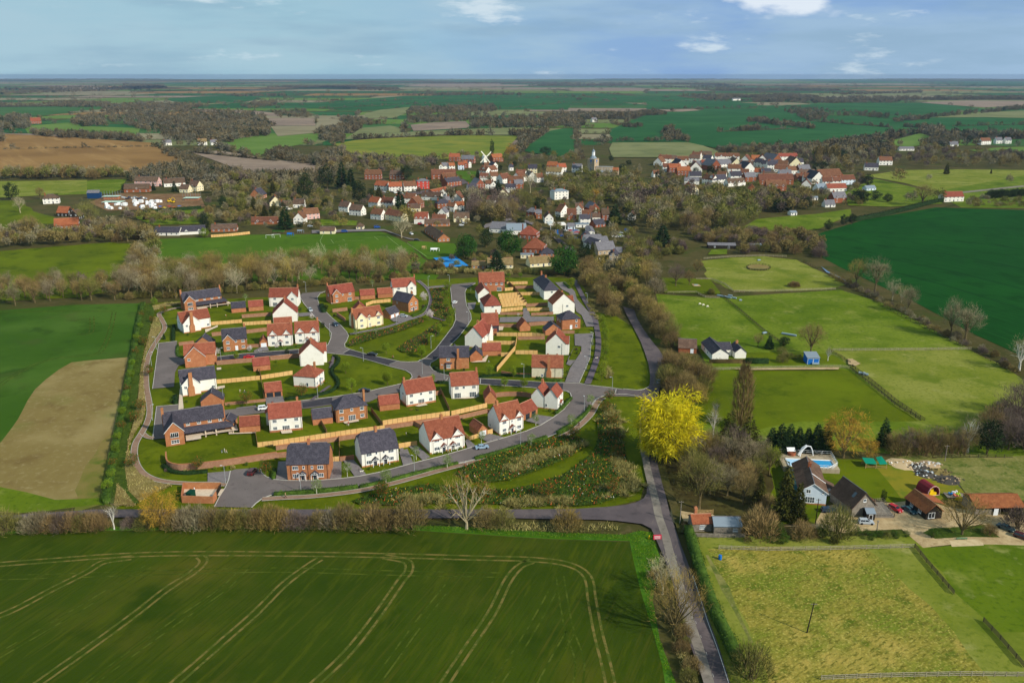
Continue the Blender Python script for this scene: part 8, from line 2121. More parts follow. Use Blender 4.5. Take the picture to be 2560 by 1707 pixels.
AB('flower_border',1,beds[3:],11,.35,1.0,(.16,.36),['leaf','hedge','fl_p','fl_y','fl_r','dhedge'],[.34,.32,.1,.03,.06,.15],.7)
strawbeds=[(15,[(838,380),(866,385),(880,440),(850,490),(800,570),(782,660),(783,760),(796,860),(780,940),(735,1010),(700,1090),(720,1180),(765,1240),(850,1284),(940,1300),(860,1330),(760,1390),(700,1330),(680,1200),(700,1050),(735,940),(755,800),(765,680),(790,560)]),(15,[(640,1290),(680,1330),(740,1410),(620,1410)]),(15,[(830,320),(900,305),(985,300),(985,312),(900,325),(840,345)])]
for i,(f,p)in enumerate(strawbeds):
 Am('planting_bed',PL(f,p),M_tan,FZ[0]+.05+i*.003)
AB('dry_groundcover',15,strawbeds,12,.4,1.1,(.18,.4),['straw','olive'],[.7,.3],.7)
ditch=[(15,[(790,315),(836,312),(845,350),(820,420),(790,520),(768,640),(757,760),(735,900),(700,1030),(680,1180),(700,1290),(760,1400),(600,1400),(625,1250),(655,1080),(690,900),(715,740),(740,580),(765,430)])]
Am('planting_bed',PL(*ditch[0]),M_mulch,FZ[0]+.04)
AB('ditch_groundcover',15,ditch,7,.3,.8,(.16,.34),['leaf','hedge'],[.4,.6],.6)
VS,MS=[],[]
for f,pts,n,w in[(4,[(1075,820),(1200,772),(1400,700),(1610,645)],120,4.2),(4,[(1800,345),(1850,430),(1885,520),(1900,600)],60,4.0),(4,[(1880,730),(1950,830),(1980,930),(1900,985),(1790,965)],100,4.0),(4,[(1100,1066),(1300,1040),(1550,1068)],80,3.0),(4,[(330,1040),(560,1035),(620,1060)],60,3.0),(3,[(1390,330),(1420,420),(1470,470)],30,2.5),(3,[(1520,830),(1535,900)],18,2.0)]:
 v,m=AC('grass',f,pts,n,w,1.3,2.2,['straw','olive'])
 VS.append(v);MS.append(m)
V=np.concatenate(VS)
tag(obj('ornamental_grass',AA('ornamental_grass',V,np.arange(len(V)).reshape(-1,3),[AQ['straw'],AQ['olive']],np.concatenate(MS))),kind='stuff')
AB('verge_grass',13,[(0,[(-100,1328),(255,1319),(638,1313),(1000,1312),(1191,1320),(1383,1331),(1560,1337),(1600,1327),(1632,1332),(1648,1390),(1632,1500),(1650,1600),(1690,1707),(1672,1707),(1640,1600),(1610,1480),(1588,1393),(1574,1350),(1383,1345),(1191,1333),(1000,1322),(638,1320),(255,1325),(-100,1335)])],10,.2,.55,(.08,.2),['leaf','hedge'],[.6,.4],.6)
AB('dead_reeds',14,[(14,[(560,215),(820,180),(1010,190),(1190,200),(1400,180),(1440,225),(1200,240),(900,238),(600,232)]),(14,[(1630,420),(1700,450),(1690,560),(1640,520)]),(14,[(1780,900),(1850,1000),(1940,1230),(1870,1230),(1790,1010)])],8,.5,1.3,(.08,.2),['straw','olive'],[.7,.3],.5)
B=['brown_tree','brown_tree','tawny_tree','olive_tree','grey_tree']
Af('in the belt behind the estate',1,[(0,175),(700,120),(1350,90),(2150,70),(2170,150),(1900,200),(1345,225),(760,285),(450,318),(0,325)],125,B+['pale_tree'],10.5,15.5,.33,False)
line('along the front of the belt behind the estate',1,[(-40,318),(450,300),(760,272),(1345,225),(1800,200),(2130,160)],34,['brown_bush','tawny_bush','olive_bush'],4,6.5,2)
Af('in the belt at the far left',15,[(-30,235),(640,218),(700,280),(380,303),(-30,326)],30,B+['purple_tree'],9,13.5,.42,False)
Af('in the line between the two left meadows',7,[(1050,560),(1120,560),(1210,940),(910,940),(990,740)],36,['brown_tree','grey_tree','olive_tree','brown_tree'],8,12.5,.42,False)
for x,y,h,k,w in[(25,212,8,'olive_bush',1.2),(190,208,6.5,'grey_bush',1.0),(245,207,7.5,'grey_bush',.9),(310,206,6.5,'brown_bush',.9),(370,205,6.8,'purple_bush',.9),(430,203,7.2,'brown_bush',.9),(490,201,6.4,'olive_bush',.9),(545,200,7.2,'brown_bush',.9),(600,199,6.5,'brown_bush',.9),(765,185,4.0,'purple_bush',1.2),(870,192,6.5,'olive_bush',1.0),(1030,190,7.2,'brown_bush',.95),(1100,190,8.2,'grey_bush',.9),(1170,189,8.6,'grey_bush',.9),(1250,188,7.8,'brown_bush',.9),(1320,188,7.4,'olive_bush',.9),(1385,188,7.2,'tawny_bush',.9),(1450,188,7.4,'olive_bush',.9),(1520,188,7.6,'brown_bush',.8),(1590,188,9.2,'tawny_bush',.8),(1655,188,7.6,'tawny_bush',.9),(1720,188,6.6,'purple_bush',1.0),(1790,188,4.5,'purple_bush',1.4),(1880,186,6.4,'brown_bush',1.0),(1960,188,7.6,'grey_bush',.9),(2030,189,9.6,'brown_bush',.85),(2110,190,7.0,'olive_bush',.9),(2190,190,9.4,'brown_bush',.9),(2290,192,8.6,'brown_bush',.9)]:
 Aa(k,13,x,y,h,None,'along the hedgerow of the front field',w)
Aa('ochre_tree',13,945,192,11.5,'big yellow-tinged bare tree left of the pumping station yard')
Aa('white_birch',13,672,194,8.5,'small white-limbed bare tree in the gap of the front hedgerow')
Aa('limb_tree',14,435,215,17,'large bare tree with long pale limbs in front of the flower beds',w=.95)
Aa('brown_bush',14,65,210,10.5,'wide brown bush left of the long-limbed bare tree',w=.95)
Aa('brown_bush',14,560,200,7.5,'brown bush right of the long-limbed bare tree')
Aa('olive_bush',14,665,200,7.0,'olive bush at the end of the front hedgerow')
Aa('tawny_bush',14,1092,218,8.0,'round tawny bush on the verge below the lane',w=1.0)
Aa('spread_tree',14,1790,895,15.5,'large bare tree leaning over the road at the front',w=.85)
Aa('pale_tree',14,1715,640,10,'smaller bare tree behind the large roadside one')
Aa('olive_bush',14,2290,1190,10,'dark bush at the bottom edge right of the road',w=.9)
Aa('brown_bush',14,1660,540,3.5,'low brown scrub beside the roadside verge')
Ab('narrow hedge along the right side of the front road',14,[(1880,240),(1935,420),(1990,600),(2060,790),(2140,960),(2230,1150)],2.4,2.7,'hedge',dens=16,sm=3)
Ab('brown hedge bank above the yard wall by the road',14,[(1855,190),(1875,240)],1.6,1.4,'bhedge',dens=14)
T2=['brown_tree','olive_tree','tawny_tree','brown_bush']
Af('in the belt left of the old road',3,[(1310,140),(1420,110),(1560,320),(1640,420),(1600,470),(1480,385),(1385,290)],22,T2,7.5,11.5,.42)
Af('in the belt right of the old road',3,[(1560,190),(1720,270),(1860,430),(1990,600),(2060,700),(2000,690),(1890,560),(1790,440),(1690,330)],30,T2,8.5,12,.40)
Af('in the wood above the old road',3,[(1330,60),(1640,40),(1900,150),(1860,240),(1700,200),(1450,120)],24,T2+['grey_tree'],8.5,12,.42)
Af('in the thicket above the yellow willow',4,[(2255,60),(2330,40),(2480,130),(2560,210),(2460,330),(2330,330),(2260,200)],34,['brown_bush','olive_bush','tawny_bush','brown_tree'],7.5,12,.38)
Aa('purple_tree',6,218,285,13,'broad purplish bare tree above the small paddock',w=1.1)
Aa('grey_bush',6,95,325,11,'round grey-brown bush left of the purplish paddock tree',w=1.1)
Aa('brown_tree',6,300,280,9,'brown bare tree right of the purplish paddock tree')
Aa('brown_tree',6,350,215,10,'brown bare tree at the paddock corner fence')
Aa('olive_bush',6,435,330,4,'small olive bush by the paddock gate')
Aa('willow',23,420,1250,21.5,'huge bright yellow willow overhanging the road',w=.97)
Aa('grey_tree',23,790,1320,12.5,'bare tree below the yellow willow, right side')
Aa('willow',23,190,1190,9,'small yellow willow lobe leaning over the road edge',w=.9)
line('in the roadside scrub at the front',14,[(1690,520),(1760,760),(1830,960),(1930,1200)],12,['brown_bush','olive_bush','tawny_bush'],2,4,1.5)
Aa('ochre_tree',23,1070,1190,8.5,'slim yellow willow right of the huge one',w=.4)
Aa('white_birch',23,1190,870,11.5,'white-stemmed birch right of the yellow willow')
Aa('poplar',23,1640,720,24,'tall columnar poplar behind the olive conifers',w=1.12)
Aa('broad_cypress',23,1440,1100,15,'left of two broad olive conifers below the poplar',w=.85)
Aa('broad_cypress',23,1760,1140,13.5,'right of two broad olive conifers below the poplar',w=1.05)
for i in range(7):
 Aa('spruce',5,715+i*58,345+(i%2)*8,9.5+(i*7%4)*.6,None,'in the dark screen behind the swimming pool',1.3)
Aa('lime_shrub',5,735,410,6.5,'bright yellow-green shrub left of the swimming pool',w=.8)
Aa('ochre_tree',5,1185,372,16,'large ochre bare tree behind the pool lawn',w=1.0)
Aa('ochre_tree',5,1345,378,6.8,'small orange-brown tree above the green shelter')
Aa('spruce',5,1442,300,10.5,'single dark conifer at the paddock edge',w=1.15)
for i in range(12):
 Aa(['brown_tree','brown_bush','purple_tree','brown_tree'][i%4],5,1505+i*42,345+(i%3)*7,8+(i*5%4)*.5,None,'in the thicket above the rubbish heaps')
Aa('white_birch',5,1985,340,14,'slender white birch in the right thicket')
Aa('yew',5,2110,350,12.5,'dark ivy-green tree in the right thicket',w=.9)
Af('in the wood at the right edge',5,[(2050,260),(2460,180),(2520,350),(2200,345)],16,['purple_tree','brown_tree','purple_bush'],10,14,.45,False)
Aa('olive_tree',5,250,705,16.5,'pale olive bare tree beside the field gate',w=1.1)
Af('in the garden wood left of the blue house',5,[(100,340),(430,330),(690,400),(720,480),(560,560),(420,640),(150,560)],20,['grey_tree','grey_tree','brown_tree','purple_tree','olive_tree'],8,11.5,.5)
Aa('brown_tree',5,535,680,10.5,'rounded brown tree left of the slim conifer')
Aa('slim_spruce',5,640,660,9.5,'dark conifer left of the tall slim one',w=1.2)
Aa('slim_spruce',5,800,770,17.5,'tallest slim conifer in front of the blue house')
Aa('slim_spruce',5,885,790,12.5,'shorter slim conifer in front of the blue house')
Aa('brown_bush',5,640,890,11.5,'large brown bush right of the timber sheds',w=.9)
Aa('leaf_shrub',5,752,890,5,'green shrub by the drive right of the timber sheds')
Aa('brown_bush',5,925,895,6.5,'brown bush below the tall slim conifer')
Aa('olive_bush',5,1145,890,11.5,'large olive bush beside the farm drive',w=.82)
Aa('brown_bush',5,700,700,5.5,'small brown bush left of the blue house')
Aa('leaf_shrub',5,1590,885,2.2,'green shrub at the bend of the gravel drive')
Aa('spread_tree',5,1950,870,11.5,'wide bare fruit tree in the gravel yard island',w=1.05)
Aa('leaf_shrub',5,1765,890,3.2,'green shrub at the left tip of the yard island')
Aa('brown_bush',5,2130,870,4,'low brown bush at the right tip of the yard island')
Aa('purple_bush',5,2305,830,8,'dark purplish bush at the right edge of the yard')
Aa('yew',5,1440,660,4.2,'ivy-covered stump beside the timber deck',w=.5)
Aa('leaf_shrub',5,1010,470,2.2,'shrub against the pool deck')
line('in the scrub along the farm drive',5,[(560,900),(800,910),(1000,905),(1200,900)],12,['olive_bush','leaf_shrub','brown_bush'],2,3.6,2)
line('in the bank below the gravel yard',5,[(1280,880),(1420,890),(1560,880)],8,['olive_bush','leaf_shrub'],1.6,2.6,1.5)
for x,y,h,k,w in[(1320,292,17,'tawny_tree',.8),(1440,305,17.5,'grey_tree',1.25),(1545,370,12,'pale_tree',1.0),(1600,380,10,'limb_tree',.8),(1640,445,14,'grey_tree',.95),(1900,590,17,'grey_tree',1.0),(1990,612,16,'grey_tree',1.2),(2320,800,15.5,'white_birch',1.3),(2290,1150,15,'purple_tree',1.2),(2220,1120,11,'purple_bush',1.0),(2350,1080,14,'purple_tree',1.1)]:
 Aa(k,6,x,y,h,None,'along the stream by the lush field',w)
line('in the scrub along the stream',6,[(1150,225),(1300,290),(1500,390),(1700,490),(1900,600),(2050,665),(2200,750),(2352,830)],44,['brown_bush','purple_bush','grey_bush'],2.4,4.6,2.5)
Aa('brown_tree',6,1045,700,14,'large brown tree behind the blue shed',w=1.15)
Aa('brown_tree',6,722,655,6.5,'small brown tree right of the white bungalow')
Aa('spruce',6,790,668,6.5,'dark small conifer in the bungalow garden',w=1.5)
Aa('yew',6,880,650,4.5,'dark bush in the bungalow garden',w=1.6)
Aa('olive_bush',6,870,750,5,'olive bush left of the blue shed')
Aa('white_birch',6,1150,740,7,'pale birch right of the blue shed')
Aa('brown_bush',6,945,288,4.2,'low brown bush at the paddock rail fence',w=1.6)
line('in the hedge of the bungalow garden',6,[(850,690),(900,720),(980,740)],5,['brown_bush','olive_bush'],2.5,4)
Aa('white_birch',6,460,1100,8,'thin bare tree at the left of the lower paddock')
Ab('brown hedge behind the white bungalow',6,[(425,752),(640,752)],1.6,1.6,'bhedge',dens=14)
Ab('dark green hedge right of the white bungalow',6,[(645,755),(785,757)],1.8,2.4,'dhedge',dens=14)
Ab('shaggy dark hedge along the far side of the lush green field',12,[(1240,985),(1500,935),(1800,860),(1960,850)],4,3.5,'dhedge',dens=6,sm=3,sz=1.8)
VB=['brown_tree','brown_tree','grey_tree','olive_tree','purple_tree','grey_tree']
Aa('olive_tree',7,660,500,21,'broad tall bare tree right of the half-built houses',w=1.05)
Aa('brown_tree',7,940,600,17,'broad brown tree at the head of the meadow line',w=1.2)
Aa('pale_tree',7,150,390,15,'pale bare tree left of the white cottage and red roof')
Aa('yew',7,90,295,17,'dark evergreen at the left edge beyond the meadow',w=1.0)
Aa('brown_tree',7,300,290,12,'brown tree behind the white house at the left')
Aa('brown_tree',7,230,560,16,'bare brown tree in the hedge below the scaffolded house',w=1.2)
Af('in the hedge line below the building site',7,[(-20,560),(420,520),(840,480),(1060,560),(1000,605),(400,630),(-20,660)],105,VB+['brown_bush'],7,11,.34)
Af('in the gardens below the building site',7,[(820,400),(1000,400),(1480,430),(1800,400),(1830,460),(1500,470),(1060,490)],59,VB,5,9,.34)
Af('along the edge of the tan ploughed field',7,[(-20,125),(560,110),(900,110),(1000,130),(560,142),(-20,146)],78,['brown_tree','olive_tree','grey_tree','brown_bush'],8,15,.34)
Af('in the wood right of the building site',7,[(1500,210),(1700,150),(2352,160),(2352,330),(2230,400),(1950,420),(1600,350)],101,VB,8,13,.34)
for x,y,h,k,w in[(1400,150,13,'spruce',1.6),(1330,135,14,'spruce',1.8),(1390,145,9,'lime_shrub',.8),(1285,235,12,'spruce',1.2),(1130,225,9,'spruce',1.2),(920,235,9,'yew',1.0),(1770,250,11,'spruce',1.6),(1870,390,15,'slim_spruce',1.4),(1950,430,12,'slim_spruce',1.4),(2020,420,14,'slim_spruce',1.2),(1640,350,11,'yew',1.0),(1700,345,6,'lime_shrub',1),(2100,510,18,'spruce',1.7),(1500,490,12,'yew',1.0),(2250,290,26,'yew',.8),(2200,300,15,'spruce',1.1),(2300,340,9,'holm_oak',1.0),(1505,570,7.5,'lime_shrub',1.3),(2010,260,16,'slim_spruce',1.3)]:
 Aa(k,7,x,y,h,None,'among the houses left of the village',w)
for x,y,h,k,w in[(55,330,27,'yew',.9),(165,330,30,'spruce',1.1),(230,340,24,'spruce',1.2),(290,440,22,'yew',.8),(590,482,20,'spruce',1.2),(435,420,15,'slim_spruce',1.6),(640,265,17,'yew',1.2),(1265,95,26,'yew',.34),(1310,380,17,'spruce',1.4),(1410,105,20,'ochre_tree',1.1),(1655,78,12,'yew',2.0),(1160,268,13,'spruce',1.2),(1615,490,13,'yew',1.1),(1500,475,17,'olive_tree',1.3),(1545,360,24,'pale_tree',.9),(2010,420,12,'ochre_tree',1.1),(2165,590,17,'spruce',1.7),(1070,845,17,'holm_oak',.95),(1395,830,19,'holm_oak',.95),(1220,760,13,'yew',1.2),(1300,935,14,'spruce',1.8),(1795,965,19,'holm_oak',1.05),(1930,850,10,'yew',1.1),(1965,835,11,'spruce',1.0),(2000,835,11,'slim_spruce',1.1),(600,690,17,'pale_tree',1.1),(650,590,14,'tawny_tree',1.2),(640,680,12,'grey_tree',1),(1000,420,14,'slim_spruce',.9),(2290,600,11,'yew',1.0),(2140,130,9,'yew',1.1),(2220,220,13,'yew',1.0),(2270,160,8,'yew',1.4),(1890,245,8,'yew',1.2),(950,430,16,'white_birch',.8),(975,430,15,'white_birch',.8),(1650,680,8,'olive_bush',1),(1690,690,7,'olive_bush',.9),(860,620,6,'brown_tree',1.2),(120,600,9,'brown_tree',1),(175,620,8,'tawny_tree',1.2)]:
 Aa(k,8,x,y,h,None,'among the village houses',w)
Af('behind the red-brick village houses',8,[(-20,205),(300,120),(820,145),(840,190),(600,240),(330,225),(-20,260)],82,VB,8,15,.34)
Af('along the foot of the yellow hill',8,[(830,110),(1500,90),(1900,100),(1900,150),(1400,150),(1250,160),(830,130)],55,VB,7,12,.34)
Af('in the grove in the middle of the village',8,[(1060,400),(1240,390),(1440,400),(1440,560),(1280,590),(1110,560)],59,['purple_tree','brown_tree','grey_tree','purple_tree','white_birch'],10,18,.34)
Af('in the gardens left of the village grove',8,[(20,470),(360,480),(640,500),(650,560),(300,570),(40,560)],23,VB,5,9,.34)
Af('around the churchyard',8,[(1600,260),(1900,215),(2200,240),(2352,200),(2352,470),(2150,460),(1850,440),(1660,380)],105,['olive_tree','brown_tree','grey_tree','olive_tree'],8,14,.34)
Af('around the tennis court',8,[(1100,800),(1180,760),(1400,860),(1480,900),(1120,930),(700,970),(690,930),(780,900)],32,['brown_bush','purple_tree','olive_bush'],3,7,.34)
line('in the scrubby hedge below the tennis court',8,[(690,950),(900,955),(1100,945),(1300,965),(1500,950),(1700,960),(1880,950)],92,['brown_bush','olive_bush','straw_bush'],2.5,4.5,2.5)
Af('in the big wood right of the church',9,[(-20,460),(250,500),(560,480),(900,440),(1180,460),(1400,470),(1420,700),(1160,850),(900,880),(600,860),(300,900),(-20,740)],220,['brown_tree','olive_tree','grey_tree','olive_tree','purple_tree'],9,16,.34)
Aa('ochre_tree',9,310,640,12,'orange-yellow bare tree in the wood right of the church',w=1.0)
Aa('spruce',9,375,1000,16,'dark conifer below the wood by the long barn',w=1.9)
Af('in the thicket left of the long barn',9,[(0,950),(160,1000),(560,960),(600,1080),(300,1150),(0,1120)],46,['brown_tree','olive_bush','olive_tree','purple_bush'],5,9,.34)
Af('in the thicket around the long barn',9,[(650,880),(1200,880),(1750,890),(1950,1020),(1950,1120),(1650,1080),(1100,1090),(1050,1010),(720,960)],128,['brown_bush','olive_bush','purple_bush','brown_tree'],6,10,.34)
Af('below the red-brick school',9,[(1400,500),(1800,520),(1830,660),(1480,690),(1420,600)],46,['brown_tree','olive_tree','yew','purple_tree'],8,14,.34)
Af('behind the upper street of the village',9,[(880,80),(1400,60),(1700,70),(2352,60),(2400,300),(1900,250),(1700,180),(1200,110)],114,['grey_tree','brown_tree','purple_tree','grey_tree'],9,15,.34)
for i in range(9):
 Aa('poplar',9,1850+i*30,180+(i%3)*8,20+(i*7%5)*1.2,None,'in the poplar row behind the village')
Aa('lime_tree',9,1850,185,15,'bright yellow slim tree before the poplar row',w=.5)
for x,y,h,k,w in[(2130,190,20,'yew',1.0),(1950,255,11,'yew',1.6),(1880,260,10,'yew',1.4),(850,310,14,'yew',1.1),(930,310,12,'yew',1.0),(2280,580,13,'yew',1.2),(2340,590,13,'yew',1.1),(780,440,7,'lime_shrub',1),(900,440,9,'slim_spruce',1.2),(490,500,11,'yew',.9),(50,430,12,'yew',1.1),(330,350,10,'yew',1.0),(700,300,9,'yew',1.3),(1510,150,8,'yew',1.2),(1660,200,9,'yew',1.1),(2000,850,9,'yew',1.0),(2150,800,9,'yew',.9),(2230,790,9,'yew',1.0)]:
 Aa(k,9,x,y,h,None,'in the right part of the village',w)
Af('in the wood beyond the village at right',12,[(1200,560),(1500,500),(2352,570),(2400,640),(1950,640),(1500,640),(1330,640)],128,['grey_tree','brown_tree','purple_tree','brown_tree'],9,14,.34)
for x,y,h,k,w in[(1855,682,15,'slim_spruce',1.3),(1545,740,17,'brown_tree',1.3),(2255,745,10,'grey_tree',1.2),(2140,678,6,'slim_spruce',1.2),(1740,730,9,'pale_tree',1.0),(1350,760,14,'yew',1.0),(1700,880,20,'brown_tree',1.3),(1800,860,13,'olive_tree',1.3),(1620,880,13,'grey_tree',1.2),(2000,480,14,'yew',1.1),(2090,470,14,'yew',1.2),(2200,470,13,'yew',1.6),(2250,470,13,'yew',1.3),(1290,850,10,'yew',1.6),(1400,845,10,'yew',1.6),(1480,860,9,'yew',1.4)]:
 Aa(k,12,x,y,h,None,'on the slopes right of the village',w)
line('in the dark row at far right',12,[(2120,840),(2250,830),(2400,820)],20,['yew'],8,10)
Af('in the scrub above the dark green field',12,[(1880,850),(2100,850),(2400,850),(2400,890),(2000,895)],36,['brown_bush','olive_bush','grey_tree'],4,7,.34)
Af('between the village houses',8,[(300,330),(820,230),(1400,120),(1900,200),(2352,180),(2352,500),(2300,800),(1750,800),(1300,740),(800,560),(300,560),(20,470),(20,380)],330,VB+['olive_bush','brown_bush','yew','olive_tree','purple_tree'],4,9.5,.34)
Af('between the right village houses',9,[(280,240),(900,140),(1800,120),(2352,280),(2352,620),(1850,640),(1400,480),(600,480),(280,430)],260,VB+['olive_bush','brown_bush','yew','purple_tree'],4,10,.34)
Af('in the gardens of the left village',7,[(1500,330),(2352,330),(2352,520),(1760,500),(1500,520)],80,VB+['olive_bush','brown_bush','yew'],4,9,.34)
rest=grow()
gw=np.random.default_rng(5)
TX,TY,TH,TR,TC=[],[],[],[],[]
def mass(x,y,h,r,c):
 TX.append(x);TY.append(y);TH.append(h);TR.append(r);TC.append(c)
RV,RM,RK=[],[],[]
for i,t in enumerate(rest):
 kd=KINDS[t['kind']]
 AL(t['kind'],i%3)
 v=PV[(t['kind'],i%3)]
 leafy=kd['form']in('leafy','cone')
 q=min(len(v),420 if t['px']>14 else 260)
 v=v[gw.choice(len(v),q,False)]
 an=gw.random()*6.28
 ca,sa=math.cos(an),math.sin(an)
 v=np.stack([v[...,0]*ca-v[...,1]*sa,v[...,0]*sa+v[...,1]*ca,v[...,2]],-1)
 f_=t['h']/10
 v=v*np.array([f_*t['w'],f_*t['w'],f_])+np.array([t['p'][0],t['p'][1],0])
 p_=(v[:,0]+v[:,1])/2
 e_=v[:,2]-p_
 RV.append(Ar(p_,At(e_),np.linalg.norm(e_,axis=1)*1.35,gw.uniform(.3,.6,q)*f_*(1.5 if leafy else 1.0),gw))
 mn=kd['mat']
 if mn not in RK:RK.append(mn)
 RM.append(np.full(q,RK.index(mn)))
RV=np.concatenate(RV)
tag(obj('village_woodland',AA('village_woodland',RV,np.arange(len(RV)).reshape(-1,3),[AQ[k]for k in RK],np.concatenate(RM))),kind='stuff')
WOODS=[(10,[(900,730),(1250,665),(1480,685),(1700,745),(2280,735),(2300,790),(1700,785),(1200,795),(880,775)],420,10),(10,[(1050,525),(1130,545),(1420,640),(1380,662),(1150,612),(1040,545)],120,7),(10,[(720,285),(1000,288),(1300,292),(1690,312),(1815,345),(1840,465),(1500,505),(1200,505),(960,425),(740,365)],900,13),(10,[(480,385),(540,345),(700,340),(740,400),(560,405)],130,14),(10,[(220,440),(500,455),(900,475),(1000,510),(840,500),(400,480),(220,462)],260,11),(10,[(0,430),(200,420),(210,350),(60,330),(-60,400),(-60,520),(30,510)],140,14),(10,[(300,250),(500,235),(740,245),(760,270),(480,272),(320,265)],300,12),(10,[(720,272),(940,262),(1300,262),(1310,282),(1000,290),(730,288)],300,12),(10,[(-100,150),(400,130),(760,125),(1130,130),(1150,150),(700,160),(-100,190)],700,14),(10,[(840,110),(1120,118),(1130,145),(860,146)],300,18),(10,[(1350,420),(1580,400),(1610,510),(1380,520)],110,14),(10,[(1600,380),(1830,400),(1850,470),(1620,470)],120,13),(10,[(1800,600),(1960,560),(2100,640),(2280,690),(2000,650)],110,10),(10,[(1640,260),(1900,225),(1880,265),(1700,280)],120,11),(10,[(1840,300),(2100,290),(2110,345),(1920,345)],90,11),(10,[(1560,190),(1950,180),(1960,195),(1600,200)],90,12),(10,[(2160,440),(2352,400),(2352,520),(2240,500)],120,11),(10,[(2200,600),(2352,560),(2352,640)],80,10),(11,[(560,310),(600,265),(1140,245),(1150,282),(760,310)],340,13),(11,[(570,330),(980,310),(990,350),(580,365)],260,11),(11,[(980,395),(1000,335),(1440,320),(1700,315),(1720,385),(1430,395)],420,13),(11,[(1560,350),(1700,290),(1730,385),(1600,395)],120,14),(11,[(0,400),(150,395),(160,480),(100,490),(0,480)],110,10),(11,[(110,320),(260,330),(400,370),(280,380),(140,375)],110,10),(11,[(1290,520),(1330,460),(1480,400),(1500,420),(1400,480),(1320,560),(1230,560)],120,11),(11,[(1800,340),(1900,310),(2200,285),(2280,310),(2000,320),(1830,345)],170,11),(11,[(-50,600),(80,560),(240,600),(560,610),(800,610),(760,640),(340,640),(-50,640)],200,11),(11,[(480,180),(900,165),(1300,168),(1320,180),(700,185)],220,12),(11,[(240,135),(500,130),(520,150),(250,150)],160,14),(11,[(1660,480),(1700,480),(1730,600),(1680,610)],40,6),(11,[(1655,390),(1700,380),(1700,480),(1660,470)],26,10),(11,[(1700,480),(2300,475),(2300,482),(1720,488)],40,8),(11,[(1970,385),(2100,378),(2120,392),(1990,395)],30,10),(11,[(2230,440),(2352,430),(2352,470),(2260,470)],40,11),(12,[(560,215),(760,175),(1000,185),(1110,215),(700,222)],320,13),(12,[(1000,215),(1550,210),(1560,222),(1000,228)],160,12),(12,[(300,200),(480,170),(520,205),(330,212)],110,12),(12,[(810,275),(1010,265),(1100,300),(1080,345),(960,335),(820,282)],130,12),(12,[(560,345),(700,325),(720,350),(1000,380),(1010,395),(760,370)],110,12),(12,[(510,405),(660,385),(665,402),(520,412)],40,12),(12,[(40,410),(100,395),(130,440),(230,480),(140,470)],60,13),(12,[(1100,295),(1480,310),(1490,325),(1100,305)],34,13),(12,[(1520,340),(1740,320),(1750,330),(1530,352)],50,13),(12,[(1740,318),(2352,250),(2352,270),(1760,322)],90,13),(12,[(1050,345),(1500,378),(1500,384),(1050,352)],40,5),(12,[(1690,400),(1790,385),(1880,440),(1760,460)],60,15),(12,[(1200,470),(1500,440),(1700,410),(1700,420),(1520,460),(1220,490)],80,10),(12,[(1680,480),(1900,450),(1950,490),(1800,510)],60,11),(12,[(370,530),(640,510),(900,520),(880,545),(420,540)],90,9),(12,[(870,520),(1190,480),(1500,500),(1480,560),(1180,570),(900,550)],220,13),(12,[(2120,560),(2400,560),(2400,585),(2140,580)],60,9),(12,[(1100,165),(1500,160),(1700,150),(1700,162),(1200,175)],150,13),(12,[(0,130),(400,110),(600,120),(400,135)],180,13),(12,[(1800,200),(2350,185),(2350,200),(1820,208)],150,13)]
for f,a,b,n in[(11,(220,470),(940,440),60),(11,(0,270),(560,240),30),(11,(1140,275),(1640,225),30),(11,(560,240),(1100,225),34),(11,(60,235),(700,205),26),(11,(640,205),(1640,190),40),(12,(0,262),(640,262),30),(12,(400,412),(900,392),26),(12,(960,340),(1510,385),40),(12,(1580,380),(1690,385),10),(12,(820,252),(1720,322),40),(12,(1900,375),(2352,368),16),(12,(0,215),(560,215),30),(12,(560,222),(1700,226),50),(10,(0,560),(1040,540),12),(10,(1480,545),(1700,600),22),(10,(1260,575),(1900,640),40),(10,(720,280),(1900,300),60),(10,(0,265),(720,262),30),(10,(1110,250),(1780,235),30),(10,(1880,235),(2352,225),26)]:
 p,q=P(f,*a),P(f,*b)
 for i in range(n*3):
  t=(i+gw.random())/(n*3)
  big=gw.random()<.16
  hh=gw.uniform(8,13)if big else gw.uniform(2,4.5)
  mass(p[0]+(q[0]-p[0])*t,p[1]+(q[1]-p[1])*t,hh,hh*.45 if big else 3.5,gw.integers(0,2))
for f,poly,n,h in WOODS:
 q=[Q(f,*a)for a in poly]
 x0,x1,y0,y1=min(a[0]for a in q),max(a[0]for a in q),min(a[1]for a in q),max(a[1]for a in q)
 k=tr=0
 while k<n*1.15 and tr<n*14:
  tr+=1
  x,y=gw.uniform(x0,x1),gw.uniform(y0,y1)
  if Az(x,y,q):
   k+=1
   hh=h*gw.uniform(.75,1.2)
   w=G(x,y)
   mass(w[0],w[1],hh,hh*gw.uniform(.36,.52)*(1.0 if w[1]<3500 else 1.5),gw.integers(0,2)if gw.random()<.93 else 2)
NFIX=len(TX)
